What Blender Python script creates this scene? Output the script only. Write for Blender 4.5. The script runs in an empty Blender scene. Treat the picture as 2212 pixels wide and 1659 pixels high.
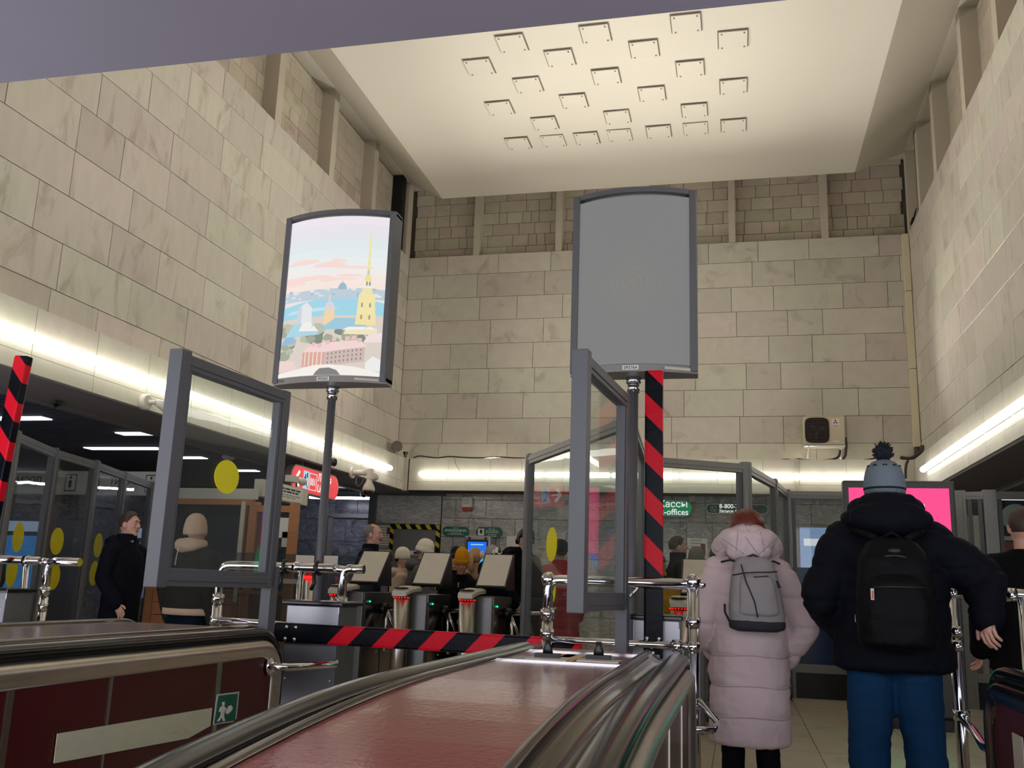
import bpy, bmesh, math, random
from mathutils import Vector, Matrix, Euler, noise as mnoise
random.seed(7)
scene = bpy.context.scene
COL = scene.collection
PI = math.pi
R = math.radians

# ------------------------------------------------------------------ camera
FPX = 2028.147
YAW, PITCH, ROLL = -0.23869938, 0.21289088, 0.03554875
CAM = Vector((0.0, 0.0, 1.19))
_fwd = Vector((math.sin(YAW) * math.cos(PITCH), math.cos(YAW) * math.cos(PITCH), math.sin(PITCH)))
_r0 = Vector((math.cos(YAW), -math.sin(YAW), 0))
_u0 = _r0.cross(_fwd)
_right = _r0 * math.cos(ROLL) + _u0 * math.sin(ROLL)
_up = -_r0 * math.sin(ROLL) + _u0 * math.cos(ROLL)
camd = bpy.data.cameras.new('camera')
camd.sensor_fit = 'HORIZONTAL'
camd.sensor_width = 36.0
camd.lens = FPX / 2212 * 36.0
camd.clip_start = 0.05
camd.clip_end = 100
cam = bpy.data.objects.new('camera', camd)
COL.objects.link(cam)
cam.matrix_world = Matrix(((_right.x, _up.x, -_fwd.x, CAM.x), (_right.y, _up.y, -_fwd.y, CAM.y), (_right.z, _up.z, -_fwd.z, CAM.z), (0, 0, 0, 1)))
scene.camera = cam

def ray(x, y):
    return _right * ((x - 1106) / FPX) - _up * ((y - 829.5) / FPX) + _fwd
def atY(x, y, Y):
    d = ray(x, y); return CAM + d * (Y / d.y)
def atX(x, y, X):
    d = ray(x, y); return CAM + d * (X / d.x)
def atZ(x, y, Z):
    d = ray(x, y); return CAM + d * ((Z - CAM.z) / d.z)

# ------------------------------------------------------------------ world, exposure, lamp strengths
world = bpy.data.worlds.new('world'); scene.world = world
world.use_nodes = True
wb = world.node_tree.nodes['Background']
wb.inputs[0].default_value = (0.86, 0.86, 0.93, 1)
wb.inputs[1].default_value = 2.9
vs = scene.view_settings
vs.view_transform = 'Standard'; vs.look = 'None'; vs.exposure = 0.0; vs.gamma = 1.0
vs.use_curve_mapping = False
TUBE_STRENGTH = 5.8        # fluorescent tubes on the three fascias
COVE_STRENGTH = 12.0        # tubes lying on the ledge behind the fascias
AISLE_STRENGTH = 2.2       # strip lamps of the side aisles
scene.cycles.max_bounces = 6
scene.cycles.use_adaptive_sampling = True
scene.cycles.adaptive_threshold = 0.03
scene.cycles.diffuse_bounces = 3
scene.cycles.glossy_bounces = 3
scene.cycles.transparent_max_bounces = 16

# ------------------------------------------------------------------ materials
def lin(c):
    return tuple(((v / 255) / 12.92 if v / 255 <= 0.04045 else ((v / 255 + 0.055) / 1.055) ** 2.4) for v in c[:3]) + (1.0,)
MATS = {}
def mat(name, rgb, rough=0.5, metal=0.0, var=0.06, vscale=6.0, bump=0.0, bscale=40.0, objrand=0.0, coat=0.0, spec=0.5, stretch=(1, 1, 1), vdetail=4.0):
    """procedural principled material: noise varies the colour, optional fine bump, optional per-object tint"""
    if name in MATS: return MATS[name]
    m = bpy.data.materials.new(name); m.use_nodes = True
    nt = m.node_tree; N = nt.nodes; L = nt.links
    b = N['Principled BSDF']
    b.inputs['Roughness'].default_value = rough
    b.inputs['Metallic'].default_value = metal
    b.inputs['Coat Weight'].default_value = coat
    b.inputs['Specular IOR Level'].default_value = spec
    tc = N.new('ShaderNodeTexCoord'); mp = N.new('ShaderNodeMapping')
    mp.inputs['Scale'].default_value = stretch
    L.new(tc.outputs['Object'], mp.inputs['Vector'])
    no = N.new('ShaderNodeTexNoise'); no.inputs['Scale'].default_value = vscale; no.inputs['Detail'].default_value = vdetail
    L.new(mp.outputs[0], no.inputs['Vector'])
    c = lin(rgb)
    mx = N.new('ShaderNodeMix'); mx.data_type = 'RGBA'
    mx.inputs['A'].default_value = tuple(max(0, v * (1 - 2 * var)) for v in c[:3]) + (1,)
    mx.inputs['B'].default_value = tuple(min(1, v * (1 + 2 * var)) for v in c[:3]) + (1,)
    L.new(no.outputs['Fac'], mx.inputs['Factor'])
    out = mx.outputs['Result']
    if objrand:
        oi = N.new('ShaderNodeObjectInfo')
        mr = N.new('ShaderNodeMapRange'); mr.inputs['To Min'].default_value = 1 - objrand; mr.inputs['To Max'].default_value = 1 + objrand
        L.new(oi.outputs['Random'], mr.inputs['Value'])
        hs = N.new('ShaderNodeHueSaturation'); L.new(mr.outputs[0], hs.inputs['Value']); L.new(out, hs.inputs['Color'])
        out = hs.outputs['Color']
    L.new(out, b.inputs['Base Color'])
    if bump:
        nb = N.new('ShaderNodeTexNoise'); nb.inputs['Scale'].default_value = bscale; nb.inputs['Detail'].default_value = 3
        L.new(mp.outputs[0], nb.inputs['Vector'])
        bp = N.new('ShaderNodeBump'); bp.inputs['Strength'].default_value = bump; bp.inputs['Distance'].default_value = 0.02
        L.new(nb.outputs['Fac'], bp.inputs['Height']); L.new(bp.outputs[0], b.inputs['Normal'])
    MATS[name] = m
    return m
def emit(name, rgb, strength, linear=False, lamp=False):
    if name in MATS: return MATS[name]
    m = bpy.data.materials.new(name); m.use_nodes = True
    nt = m.node_tree; b = nt.nodes['Principled BSDF']
    c = rgb + (1,) if linear else lin(rgb)
    b.inputs['Base Color'].default_value = (0.02, 0.02, 0.02, 1)
    b.inputs['Roughness'].default_value = 0.35
    b.inputs['Emission Color'].default_value = c
    b.inputs['Emission Strength'].default_value = strength
    b.inputs['Specular IOR Level'].default_value = 0.2
    if not linear: m.cycles.emission_sampling = 'NONE'
    MATS[name] = m
    return m
def stone(name, rgb, stain, patch=0.55, rough=0.42, stretch=(1, 1, 1), objrand=0.07, vein=None, greenish=True, bumpy=0.04):
    """cut stone slab: per-slab tint and cloud offset, stain patches, optional veins"""
    if name in MATS: return MATS[name]
    m = bpy.data.materials.new(name); m.use_nodes = True
    nt = m.node_tree; N = nt.nodes; L = nt.links; b = N['Principled BSDF']
    b.inputs['Roughness'].default_value = rough
    tc = N.new('ShaderNodeTexCoord'); oi = N.new('ShaderNodeObjectInfo')
    mu = N.new('ShaderNodeMath'); mu.operation = 'MULTIPLY'; mu.inputs[1].default_value = 173.0
    L.new(oi.outputs['Random'], mu.inputs[0])
    ad = N.new('ShaderNodeVectorMath'); ad.operation = 'ADD'
    L.new(tc.outputs['Object'], ad.inputs[0]); L.new(mu.outputs[0], ad.inputs[1])
    mp = N.new('ShaderNodeMapping'); mp.inputs['Scale'].default_value = stretch
    L.new(ad.outputs[0], mp.inputs['Vector'])
    n1 = N.new('ShaderNodeTexNoise'); n1.inputs['Scale'].default_value = 2.3; n1.inputs['Detail'].default_value = 9; n1.inputs['Distortion'].default_value = 0.8
    n1.inputs['Roughness'].default_value = 0.62
    n2 = N.new('ShaderNodeTexNoise'); n2.inputs['Scale'].default_value = 5.5; n2.inputs['Detail'].default_value = 8
    L.new(mp.outputs[0], n1.inputs['Vector']); L.new(mp.outputs[0], n2.inputs['Vector'])
    c = lin(rgb)
    base = N.new('ShaderNodeMix'); base.data_type = 'RGBA'
    base.inputs['A'].default_value = tuple(v * 0.88 for v in c[:3]) + (1,)
    base.inputs['B'].default_value = tuple(min(1, v * 1.13) for v in c[:3]) + (1,)
    L.new(n2.outputs['Fac'], base.inputs['Factor'])
    rp = N.new('ShaderNodeValToRGB'); rp.color_ramp.elements[0].position = patch; rp.color_ramp.elements[1].position = patch + 0.14
    rp.color_ramp.elements[0].color = (0, 0, 0, 1); rp.color_ramp.elements[1].color = (0.65, 0.65, 0.65, 1)
    L.new(n1.outputs['Fac'], rp.inputs['Fac'])
    st = N.new('ShaderNodeMix'); st.data_type = 'RGBA'
    L.new(rp.outputs['Color'], st.inputs['Factor']); L.new(base.outputs['Result'], st.inputs['A']); st.inputs['B'].default_value = lin(stain)
    out = st.outputs['Result']
    if vein:
        wv = N.new('ShaderNodeTexNoise'); wv.inputs['Scale'].default_value = 2.0; wv.inputs['Detail'].default_value = 10; wv.inputs['Distortion'].default_value = 2.2
        mp2 = N.new('ShaderNodeMapping'); mp2.inputs['Scale'].default_value = (1.0, 1.0, 3.4); mp2.inputs['Rotation'].default_value = (0, R(35), 0)
        L.new(ad.outputs[0], mp2.inputs['Vector']); L.new(mp2.outputs[0], wv.inputs['Vector'])
        sb = N.new('ShaderNodeMath'); sb.operation = 'SUBTRACT'; sb.inputs[1].default_value = 0.5; L.new(wv.outputs['Fac'], sb.inputs[0])
        ab = N.new('ShaderNodeMath'); ab.operation = 'ABSOLUTE'; L.new(sb.outputs[0], ab.inputs[0])
        vr = N.new('ShaderNodeMapRange'); vr.inputs['From Min'].default_value = 0.0; vr.inputs['From Max'].default_value = 0.045
        vr.inputs['To Min'].default_value = 0.75; vr.inputs['To Max'].default_value = 0.0
        L.new(ab.outputs[0], vr.inputs['Value'])
        vm = N.new('ShaderNodeMix'); vm.data_type = 'RGBA'; L.new(vr.outputs[0], vm.inputs['Factor']); L.new(out, vm.inputs['A']); vm.inputs['B'].default_value = lin(vein)
        out = vm.outputs['Result']
    hs = N.new('ShaderNodeHueSaturation')
    mr = N.new('ShaderNodeMapRange'); mr.inputs['To Min'].default_value = 1 - objrand; mr.inputs['To Max'].default_value = 1 + objrand
    L.new(oi.outputs['Random'], mr.inputs['Value']); L.new(mr.outputs[0], hs.inputs['Value']); L.new(out, hs.inputs['Color'])
    if greenish:
        m2 = N.new('ShaderNodeMath'); m2.operation = 'MULTIPLY'; m2.inputs[1].default_value = 7.31; L.new(oi.outputs['Random'], m2.inputs[0])
        fr = N.new('ShaderNodeMath'); fr.operation = 'FRACT'; L.new(m2.outputs[0], fr.inputs[0])
        mh = N.new('ShaderNodeMapRange'); mh.inputs['To Min'].default_value = 0.475; mh.inputs['To Max'].default_value = 0.53
        L.new(fr.outputs[0], mh.inputs['Value']); L.new(mh.outputs[0], hs.inputs['Hue'])
    L.new(hs.outputs['Color'], b.inputs['Base Color'])
    bp = N.new('ShaderNodeBump'); bp.inputs['Strength'].default_value = bumpy; bp.inputs['Distance'].default_value = 0.02
    L.new(n2.outputs['Fac'], bp.inputs['Height']); L.new(bp.outputs[0], b.inputs['Normal'])
    MATS[name] = m
    return m
def stripes(name, c1, c2, axis, slant_axis, slant, period, duty=0.5, offset=0.0, rough=0.3, dark_end=None):
    """painted diagonal bands, laid out along the object's own axes"""
    if name in MATS: return MATS[name]
    m = bpy.data.materials.new(name); m.use_nodes = True
    nt = m.node_tree; N = nt.nodes; L = nt.links; b = N['Principled BSDF']
    b.inputs['Roughness'].default_value = rough; b.inputs['Specular IOR Level'].default_value = 0.12
    tc = N.new('ShaderNodeTexCoord'); sp = N.new('ShaderNodeSeparateXYZ'); L.new(tc.outputs['Object'], sp.inputs[0])
    m1 = N.new('ShaderNodeMath'); m1.operation = 'MULTIPLY'; m1.inputs[1].default_value = slant; L.new(sp.outputs[slant_axis], m1.inputs[0])
    a1 = N.new('ShaderNodeMath'); a1.operation = 'ADD'; L.new(sp.outputs[axis], a1.inputs[0]); L.new(m1.outputs[0], a1.inputs[1])
    a2 = N.new('ShaderNodeMath'); a2.operation = 'ADD'; a2.inputs[1].default_value = offset + 50 * period; L.new(a1.outputs[0], a2.inputs[0])
    d = N.new('ShaderNodeMath'); d.operation = 'DIVIDE'; d.inputs[1].default_value = period; L.new(a2.outputs[0], d.inputs[0])
    f = N.new('ShaderNodeMath'); f.operation = 'FRACT'; L.new(d.outputs[0], f.inputs[0])
    lt = N.new('ShaderNodeMath'); lt.operation = 'LESS_THAN'; lt.inputs[1].default_value = duty; L.new(f.outputs[0], lt.inputs[0])
    fac = lt.outputs[0]
    if dark_end:                      # plain band beyond (axis, limit, side)
        g = N.new('ShaderNodeMath'); g.operation = 'GREATER_THAN' if dark_end[1] > 0 else 'LESS_THAN'; g.inputs[1].default_value = dark_end[0]
        L.new(a1.outputs[0], g.inputs[0])
        mm = N.new('ShaderNodeMath'); mm.operation = 'MULTIPLY'; L.new(fac, mm.inputs[0]); L.new(g.outputs[0], mm.inputs[1]); fac = mm.outputs[0]
    mx = N.new('ShaderNodeMix'); mx.data_type = 'RGBA'; L.new(fac, mx.inputs['Factor'])
    mx.inputs['A'].default_value = lin(c2); mx.inputs['B'].default_value = lin(c1)
    L.new(mx.outputs['Result'], b.inputs['Base Color'])
    nb = N.new('ShaderNodeTexNoise'); nb.inputs['Scale'].default_value = 25; L.new(tc.outputs['Object'], nb.inputs['Vector'])
    bp = N.new('ShaderNodeBump'); bp.inputs['Strength'].default_value = 0.12; bp.inputs['Distance'].default_value = 0.01
    L.new(nb.outputs['Fac'], bp.inputs['Height']); L.new(bp.outputs[0], b.inputs['Normal'])
    MATS[name] = m
    return m
def glassmat(name, tint=(0.9, 0.93, 0.92), refl=1.0, rough=0.0, film=0.0):
    """thin pane: clear with a fresnel reflection and a trace of dust"""
    if name in MATS: return MATS[name]
    m = bpy.data.materials.new(name); m.use_nodes = True
    nt = m.node_tree; N = nt.nodes; L = nt.links
    N.remove(N['Principled BSDF'])
    out = N['Material Output']
    tr = N.new('ShaderNodeBsdfTransparent'); tr.inputs[0].default_value = tint + (1,)
    gl = N.new('ShaderNodeBsdfGlossy'); gl.inputs['Roughness'].default_value = rough; gl.inputs[0].default_value = (refl, refl, refl, 1)
    fr = N.new('ShaderNodeFresnel')
    geo = N.new('ShaderNodeNewGeometry'); mri = N.new('ShaderNodeMapRange'); mri.inputs['To Min'].default_value = 1.5; mri.inputs['To Max'].default_value = 1 / 1.5
    L.new(geo.outputs['Backfacing'], mri.inputs['Value']); L.new(mri.outputs[0], fr.inputs['IOR'])
    nz = N.new('ShaderNodeTexNoise'); nz.inputs['Scale'].default_value = 1.6
    tc = N.new('ShaderNodeTexCoord'); L.new(tc.outputs['Object'], nz.inputs['Vector'])
    bp = N.new('ShaderNodeBump'); bp.inputs['Strength'].default_value = 0.05; bp.inputs['Distance'].default_value = 0.05
    L.new(nz.outputs['Fac'], bp.inputs['Height']); L.new(bp.outputs[0], gl.inputs['Normal'])
    half = N.new('ShaderNodeMath'); half.operation = 'MULTIPLY'; half.inputs[1].default_value = 0.5; L.new(fr.outputs[0], half.inputs[0])
    mx = N.new('ShaderNodeMixShader'); L.new(half.outputs[0], mx.inputs[0]); L.new(tr.outputs[0], mx.inputs[1]); L.new(gl.outputs[0], mx.inputs[2])
    df = N.new('ShaderNodeBsdfDiffuse'); df.inputs[0].default_value = (0.6, 0.62, 0.62, 1)
    m2 = N.new('ShaderNodeMixShader'); m2.inputs[0].default_value = 0.03 + film
    L.new(mx.outputs[0], m2.inputs[1]); L.new(df.outputs[0], m2.inputs[2])
    L.new(m2.outputs[0], out.inputs[0])
    MATS[name] = m
    return m

M_stone = stone('beige_stone', (190, 183, 169), (152, 141, 122), patch=0.56, stretch=(1, 1, 1), objrand=0.085)
M_stoneL = stone('beige_stone_streaked', (190, 183, 170), (150, 138, 122), patch=0.545, stretch=(1.0, 1.5, 0.6), objrand=0.085)
M_stoneD = stone('brown_stone', (184, 173, 155), (150, 138, 120), patch=0.55, stretch=(1, 1, 1), objrand=0.10)
M_marble = stone('grey_marble', (166, 167, 165), (112, 114, 115), patch=0.52, rough=0.16, stretch=(1.2, 1.2, 0.8), objrand=0.12, vein=(210, 211, 208), greenish=False, bumpy=0.02)
M_marbleD = stone('dark_marble', (112, 112, 122), (62, 62, 70), patch=0.5, rough=0.2, objrand=0.12, vein=(150, 150, 160), greenish=False, bumpy=0.02)
M_fascia = stone('pale_fascia_stone', (198, 193, 176), (176, 168, 146), patch=0.66, rough=0.45, objrand=0.03)
M_joint = mat('joint_mortar', (92, 84, 72), 0.9)
M_jointg = mat('grey_joint', (52, 52, 52), 0.9)
M_plaster = mat('cream_plaster', (198, 192, 177), 0.7, var=0.02, vscale=0.7, bump=0.05, bscale=6)
M_soffit = mat('grey_painted_soffit', (134, 129, 141), 0.8, var=0.03, vscale=1.5)
M_soffit2 = mat('grey_side_soffit', (120, 116, 116), 0.8, var=0.03)
M_slat = mat('dark_ceiling_slat', (70, 68, 76), 0.6)
M_floor = stone('floor_stone', (178, 165, 145), (150, 137, 118), patch=0.55, rough=0.35, objrand=0.05, greenish=False, bumpy=0.02)
M_grey = mat('grey_painted_metal', (88, 89, 94), 0.42, var=0.04, vscale=3, spec=0.5)
M_greyw = mat('grey_alu_profile', (134, 133, 130), 0.4, metal=0.3, var=0.04)
M_alu = mat('brushed_aluminium', (176, 172, 164), 0.3, metal=1.0, var=0.06, vscale=5, stretch=(40, 2, 40))
M_steel = mat('worn_steel_band', (196, 188, 174), 0.34, metal=0.9, var=0.1, vscale=7, stretch=(6, 1, 6))
M_dsteel = mat('dark_polished_steel', (112, 104, 100), 0.18, metal=0.95, var=0.08, vscale=5)
M_chrome = mat('chrome', (214, 214, 216), 0.1, metal=1.0, var=0.02)
M_rubber = mat('black_rubber', (16, 15, 16), 0.2, var=0.1, spec=0.6)
M_rubberd = mat('dull_rubber', (24, 23, 24), 0.45)
M_redpanel = mat('dark_red_laminate', (74, 9, 20), 0.32, var=0.05, vscale=3, spec=0.5)
M_deck = mat('red_brown_deck', (134, 56, 58), 0.16, var=0.08, vscale=4, bump=0.05, bscale=60, spec=0.6)
M_white = mat('white_plastic', (222, 220, 212), 0.4, var=0.02)
M_offw = mat('aged_white_plastic', (205, 200, 184), 0.45, var=0.03)
M_black = mat('black_plastic', (18, 18, 20), 0.35)
M_blackm = mat('matt_black', (10, 10, 11), 0.8)
M_cable = mat('cable_sleeve', (62, 54, 50), 0.6)
M_wood = mat('honey_wood', (176, 122, 80), 0.45, var=0.12, vscale=5, stretch=(1, 1, 10))
M_woodp = mat('orange_siding', (196, 130, 92), 0.5, var=0.08, vscale=3, stretch=(1, 1, 8))
M_woodd = mat('brown_siding', (112, 84, 58), 0.5, var=0.08)
M_yellow = mat('yellow_sticker', (238, 226, 10), 0.45, var=0.04)
M_red = mat('red_plastic', (176, 16, 26), 0.3)
M_green = mat('green_sign_paint', (0, 92, 72), 0.35, var=0.05)
M_lightgrey = mat('pale_grey_panel', (196, 188, 172), 0.4, var=0.05, vscale=8)
M_boxmetal = mat('scuffed_box_metal', (150, 150, 156), 0.3, metal=0.8, var=0.1, vscale=6)
M_glass = glassmat('clear_glass')
M_glassd = glassmat('booth_glass', tint=(0.62, 0.66, 0.68))
M_print = mat('dark_print', (40, 40, 42), 0.6)
M_tube = emit('fluorescent_tube', (1.0, 0.965, 0.90), TUBE_STRENGTH, linear=True)
M_cove = emit('cove_tube', (1.0, 0.90, 0.74), COVE_STRENGTH, linear=True)
M_aisle = emit('aisle_strip_lamp', (0.80, 0.84, 1.0), AISLE_STRENGTH, linear=True)
M_ledr = emit('red_led', (255, 24, 18), 3.0)
M_tstile = mat('turnstile_grey_metal', (104, 104, 104), 0.34, metal=0.6, var=0.08, vscale=5)
M_deckg = mat('brown_grey_deck', (128, 104, 98), 0.2, var=0.1, vscale=5, spec=0.6)
M_ledg = emit('green_led', (20, 230, 150), 2.0)
BAR_A = stripes('barrier_paint', (206, 18, 40), (5, 8, 17), 0, 2, -0.95, 0.262, 0.47, 0.154, 0.28, dark_end=(0.355, 1))
BAR_V = stripes('barrier_paint_raised', (206, 18, 40), (5, 8, 17), 2, 0, 1.0, 0.25, 0.48, 0.0415, 0.28, dark_end=(0.40, 1))
M_hazard = stripes('hazard_tape', (196, 184, 60), (26, 26, 26), 0, 2, 0.7, 0.2, 0.42)
M_hazardv = stripes('hazard_tape_upright', (196, 184, 60), (26, 26, 26), 2, 0, 0.7, 0.2, 0.42)

# ------------------------------------------------------------------ mesh helpers
class MB:
    def __init__(s): s.v = []; s.f = []; s.m = []; s.sm = []
    def add(s, vs, fs, mi=0, smooth=False):
        o = len(s.v); s.v += [tuple(v) for v in vs]
        for f in fs: s.f.append(tuple(i + o for i in f)); s.m.append(mi); s.sm.append(smooth)
        return s
    def box(s, c, d, rz=0.0, mi=0, M=None):
        x, y, z = d[0] / 2, d[1] / 2, d[2] / 2
        vs = [(-x, -y, -z), (x, -y, -z), (x, y, -z), (-x, y, -z), (-x, -y, z), (x, -y, z), (x, y, z), (-x, y, z)]
        fs = [(3, 2, 1, 0), (4, 5, 6, 7), (0, 1, 5, 4), (1, 2, 6, 5), (2, 3, 7, 6), (3, 0, 4, 7)]
        if M is None: M = Matrix.Rotation(rz, 3, 'Z')
        c = Vector(c)
        return s.add([M @ Vector(v) + c for v in vs], fs, mi)
    def span(s, a, b, mi=0):
        a, b = Vector(a), Vector(b)
        return s.box((a + b) / 2, [abs(b[i] - a[i]) for i in range(3)], mi=mi)
    def seg(s, p0, p1, z0, z1, th, mi=0, ext=0.0, off=0.0):
        """upright slab along a plan segment"""
        p0, p1 = Vector(p0[:2]), Vector(p1[:2]); d = p1 - p0; L = d.length
        n = Vector((-d.y, d.x)) / L
        c = (p0 + p1) / 2 + n * off
        return s.box((c.x, c.y, (z0 + z1) / 2), (L + 2 * ext, th, z1 - z0), math.atan2(d.y, d.x), mi)
    def tube(s, pts, r, seg=10, mi=0, caps=True, close=False, flat=None):
        """round tube along points; r may be a number or list"""
        pts = [Vector(p) for p in pts]; n = len(pts)
        rs = r if isinstance(r, (list, tuple)) else [r] * n
        rings = []; prev = None
        for i, p in enumerate(pts):
            t = (pts[min(i + 1, n - 1)] - pts[max(i - 1, 0)])
            if t.length < 1e-9: t = Vector((0, 0, 1))
            t.normalize()
            if prev is None:
                a = Vector((0, 0, 1)) if abs(t.z) < 0.9 else Vector((1, 0, 0))
                u = t.cross(a).normalized()
            else:
                u = (prev - t * prev.dot(t))
                if u.length < 1e-6: u = t.orthogonal()
                u.normalize()
            prev = u; w = t.cross(u)
            rings.append([p + (u * math.cos(2 * PI * k / seg) + w * math.sin(2 * PI * k / seg)) * rs[i] for k in range(seg)])
        vs = [v for rr in rings for v in rr]; fs = []
        for i in range(n - 1):
            for k in range(seg):
                k2 = (k + 1) % seg
                fs.append((i * seg + k, i * seg + k2, (i + 1) * seg + k2, (i + 1) * seg + k))
        s.add(vs, fs, mi, True)
        if caps:
            o = len(s.v) - len(vs)
            s.f.append(tuple(o + k for k in reversed(range(seg)))); s.m.append(mi); s.sm.append(False)
            s.f.append(tuple(o + (n - 1) * seg + k for k in range(seg))); s.m.append(mi); s.sm.append(False)
        return s
    def cyl(s, a, b, r, r2=None, seg=14, mi=0): return s.tube([a, b], [r, r if r2 is None else r2], seg, mi)
    def ell(s, c, r, seg=16, rings=10, M=None, mi=0):
        if isinstance(r, (int, float)): r = (r, r, r)
        vs = [(0, 0, r[2])]
        for i in range(1, rings):
            t = PI * i / rings
            for k in range(seg):
                a = 2 * PI * k / seg
                vs.append((r[0] * math.sin(t) * math.cos(a), r[1] * math.sin(t) * math.sin(a), r[2] * math.cos(t)))
        vs.append((0, 0, -r[2])); fs = []
        for k in range(seg): fs.append((0, 1 + k, 1 + (k + 1) % seg))
        for i in range(rings - 2):
            for k in range(seg):
                a = 1 + i * seg + k; b = 1 + i * seg + (k + 1) % seg
                fs.append((a, a + seg, b + seg, b))
        e = len(vs) - 1
        for k in range(seg): fs.append((e, 1 + (rings - 2) * seg + (k + 1) % seg, 1 + (rings - 2) * seg + k))
        c = Vector(c)
        return s.add([((M @ Vector(v)) if M else Vector(v)) + c for v in vs], fs, mi, True)
    def cap(s, a, b, r0, r1, seg=14):
        """closed tapered capsule"""
        a, b = Vector(a), Vector(b); d = (b - a); L = d.length
        if L < 1e-6: return s.ell(a, r0)
        d.normalize(); pts = []; rs = []
        for i in range(4):
            t = PI / 2 * (1 - i / 4); pts.append(a - d * r0 * math.sin(t)); rs.append(max(r0 * math.cos(t), r0 * 0.06))
        pts.append(a); rs.append(r0); pts.append(b); rs.append(r1)
        for i in range(1, 5):
            t = PI / 2 * i / 4; pts.append(b + d * r1 * math.sin(t)); rs.append(max(r1 * math.cos(t), r1 * 0.06))
        return s.tube(pts, rs, seg)
    def loft(s, rings, seg=24, mi=0, power=2.0):
        """closed loft of super-elliptic rings (z, rx, ry, cx, cy)"""
        vs = []
        for (z, rx, ry, cx, cy) in rings:
            for k in range(seg):
                a = 2 * PI * k / seg; ca, sa = math.cos(a), math.sin(a)
                e = 2.0 / power
                vs.append((cx + rx * math.copysign(abs(ca) ** e, ca), cy + ry * math.copysign(abs(sa) ** e, sa), z))
        n = len(rings); fs = []
        for i in range(n - 1):
            for k in range(seg):
                k2 = (k + 1) % seg
                fs.append((i * seg + k, i * seg + k2, (i + 1) * seg + k2, (i + 1) * seg + k))
        fs.append(tuple(reversed(range(seg)))); fs.append(tuple((n - 1) * seg + k for k in range(seg)))
        return s.add(vs, fs, mi, True)
    def lathe(s, prof, c=(0, 0, 0), seg=20, mi=0):
        """closed revolve of (r, z) profile"""
        return s.loft([(z + c[2], max(r, 1e-4), max(r, 1e-4), c[0], c[1]) for r, z in prof], seg, mi)
    def prism(s, poly, depth, M, mi=0):
        """extrude a 2-D polygon (x, z) by depth along local y, placed with 4x4 M"""
        n = len(poly)
        vs = [M @ Vector((p[0], -depth / 2, p[1])) for p in poly] + [M @ Vector((p[0], depth / 2, p[1])) for p in poly]
        fs = [tuple(range(n)), tuple(reversed(range(n, 2 * n)))]
        for i in range(n):
            j = (i + 1) % n; fs.append((i, i + n, j + n, j))
        return s.add(vs, fs, mi)
    def mesh(s, name):
        me = bpy.data.meshes.new(name); me.from_pydata(s.v, [], s.f)
        me.polygons.foreach_set('material_index', s.m); me.polygons.foreach_set('use_smooth', s.sm)
        me.update(); return me
    def build(s, name, mats, parent=None, loc=None, fix=True, bevel=0.0):
        me = s.mesh(name)
        if fix:
            bm = bmesh.new(); bm.from_mesh(me); bmesh.ops.recalc_face_normals(bm, faces=bm.faces)
            if bevel:
                ed = [e for e in bm.edges if len(e.link_faces) == 2 and e.calc_face_angle(0) > 0.6]
                bmesh.ops.bevel(bm, geom=ed, offset=bevel, segments=2, affect='EDGES', profile=0.6, clamp_overlap=True)
            bm.to_mesh(me); bm.free()
        for m in (mats if isinstance(mats, (list, tuple)) else [mats]): me.materials.append(m)
        return obj(name, me, parent, loc)
def obj(name, me, parent=None, loc=None):
    o = bpy.data.objects.new(name, me); COL.objects.link(o)
    if loc is not None: o.location = loc
    if parent is not None: o.parent = parent
    return o
def tag(o, label=None, cat=None, group=None, kind=None):
    if label: o['label'] = label
    if cat: o['category'] = cat
    if group: o['group'] = group
    if kind: o['kind'] = kind
    return o
def thing(name, label, cat, loc=(0, 0, 0), rz=0.0, group=None):
    o = bpy.data.objects.new(name, None); COL.objects.link(o)
    o.empty_display_size = 0.1
    o.location = loc; o.rotation_euler = (0, 0, rz)
    return tag(o, label, cat, group)
def struct(name, mb, m, parent=None, **k):
    o = mb.build(name, m, parent, **k)
    if parent is None: o['kind'] = 'structure'
    return o
_pieces = {}
def piece(kind, dims, m, parent, loc, rz=0.0, bevel=0.0):
    """a slab, tile or slat; alike sizes share one mesh"""
    key = (kind, m.name) + tuple(round(d, 3) for d in dims)
    me = _pieces.get(key)
    if me is None:
        mb = MB().box((0, 0, 0), dims); me = mb.mesh(kind)
        if bevel:
            bm = bmesh.new(); bm.from_mesh(me); bmesh.ops.bevel(bm, geom=bm.edges[:], offset=bevel, segments=1, affect='EDGES'); bm.to_mesh(me); bm.free()
        me.materials.append(m); _pieces[key] = me
    o = obj(kind, me, parent, loc)
    if rz: o.rotation_euler = (0, 0, rz)
    return o
BENCH = bpy.data.scenes.new('bench')          # scratch scene: evaluates one object at a time, removed at the end
def evaluated_mesh(o):
    BENCH.collection.objects.link(o); vl = BENCH.view_layers[0]; vl.update()
    me = bpy.data.meshes.new_from_object(o.evaluated_get(vl.depsgraph))
    BENCH.collection.objects.unlink(o)
    return me
def text(name, body, size, m, parent, M, align='LEFT', extrude=0.002, bold=0.0, sx=1.0):
    """flat lettering; local x runs along the line, local y is up"""
    cu = bpy.data.curves.new(name, 'FONT'); cu.body = body; cu.size = size; cu.align_x = align; cu.extrude = extrude
    cu.offset = bold; cu.resolution_u = 3
    t = bpy.data.objects.new(name, cu)
    me = evaluated_mesh(t)
    bpy.data.objects.remove(t); bpy.data.curves.remove(cu)
    me.transform(M @ Matrix.Diagonal((sx, 1, 1, 1)))
    me.materials.clear(); me.materials.append(m); me.name = name
    return obj(name, me, parent)
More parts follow.
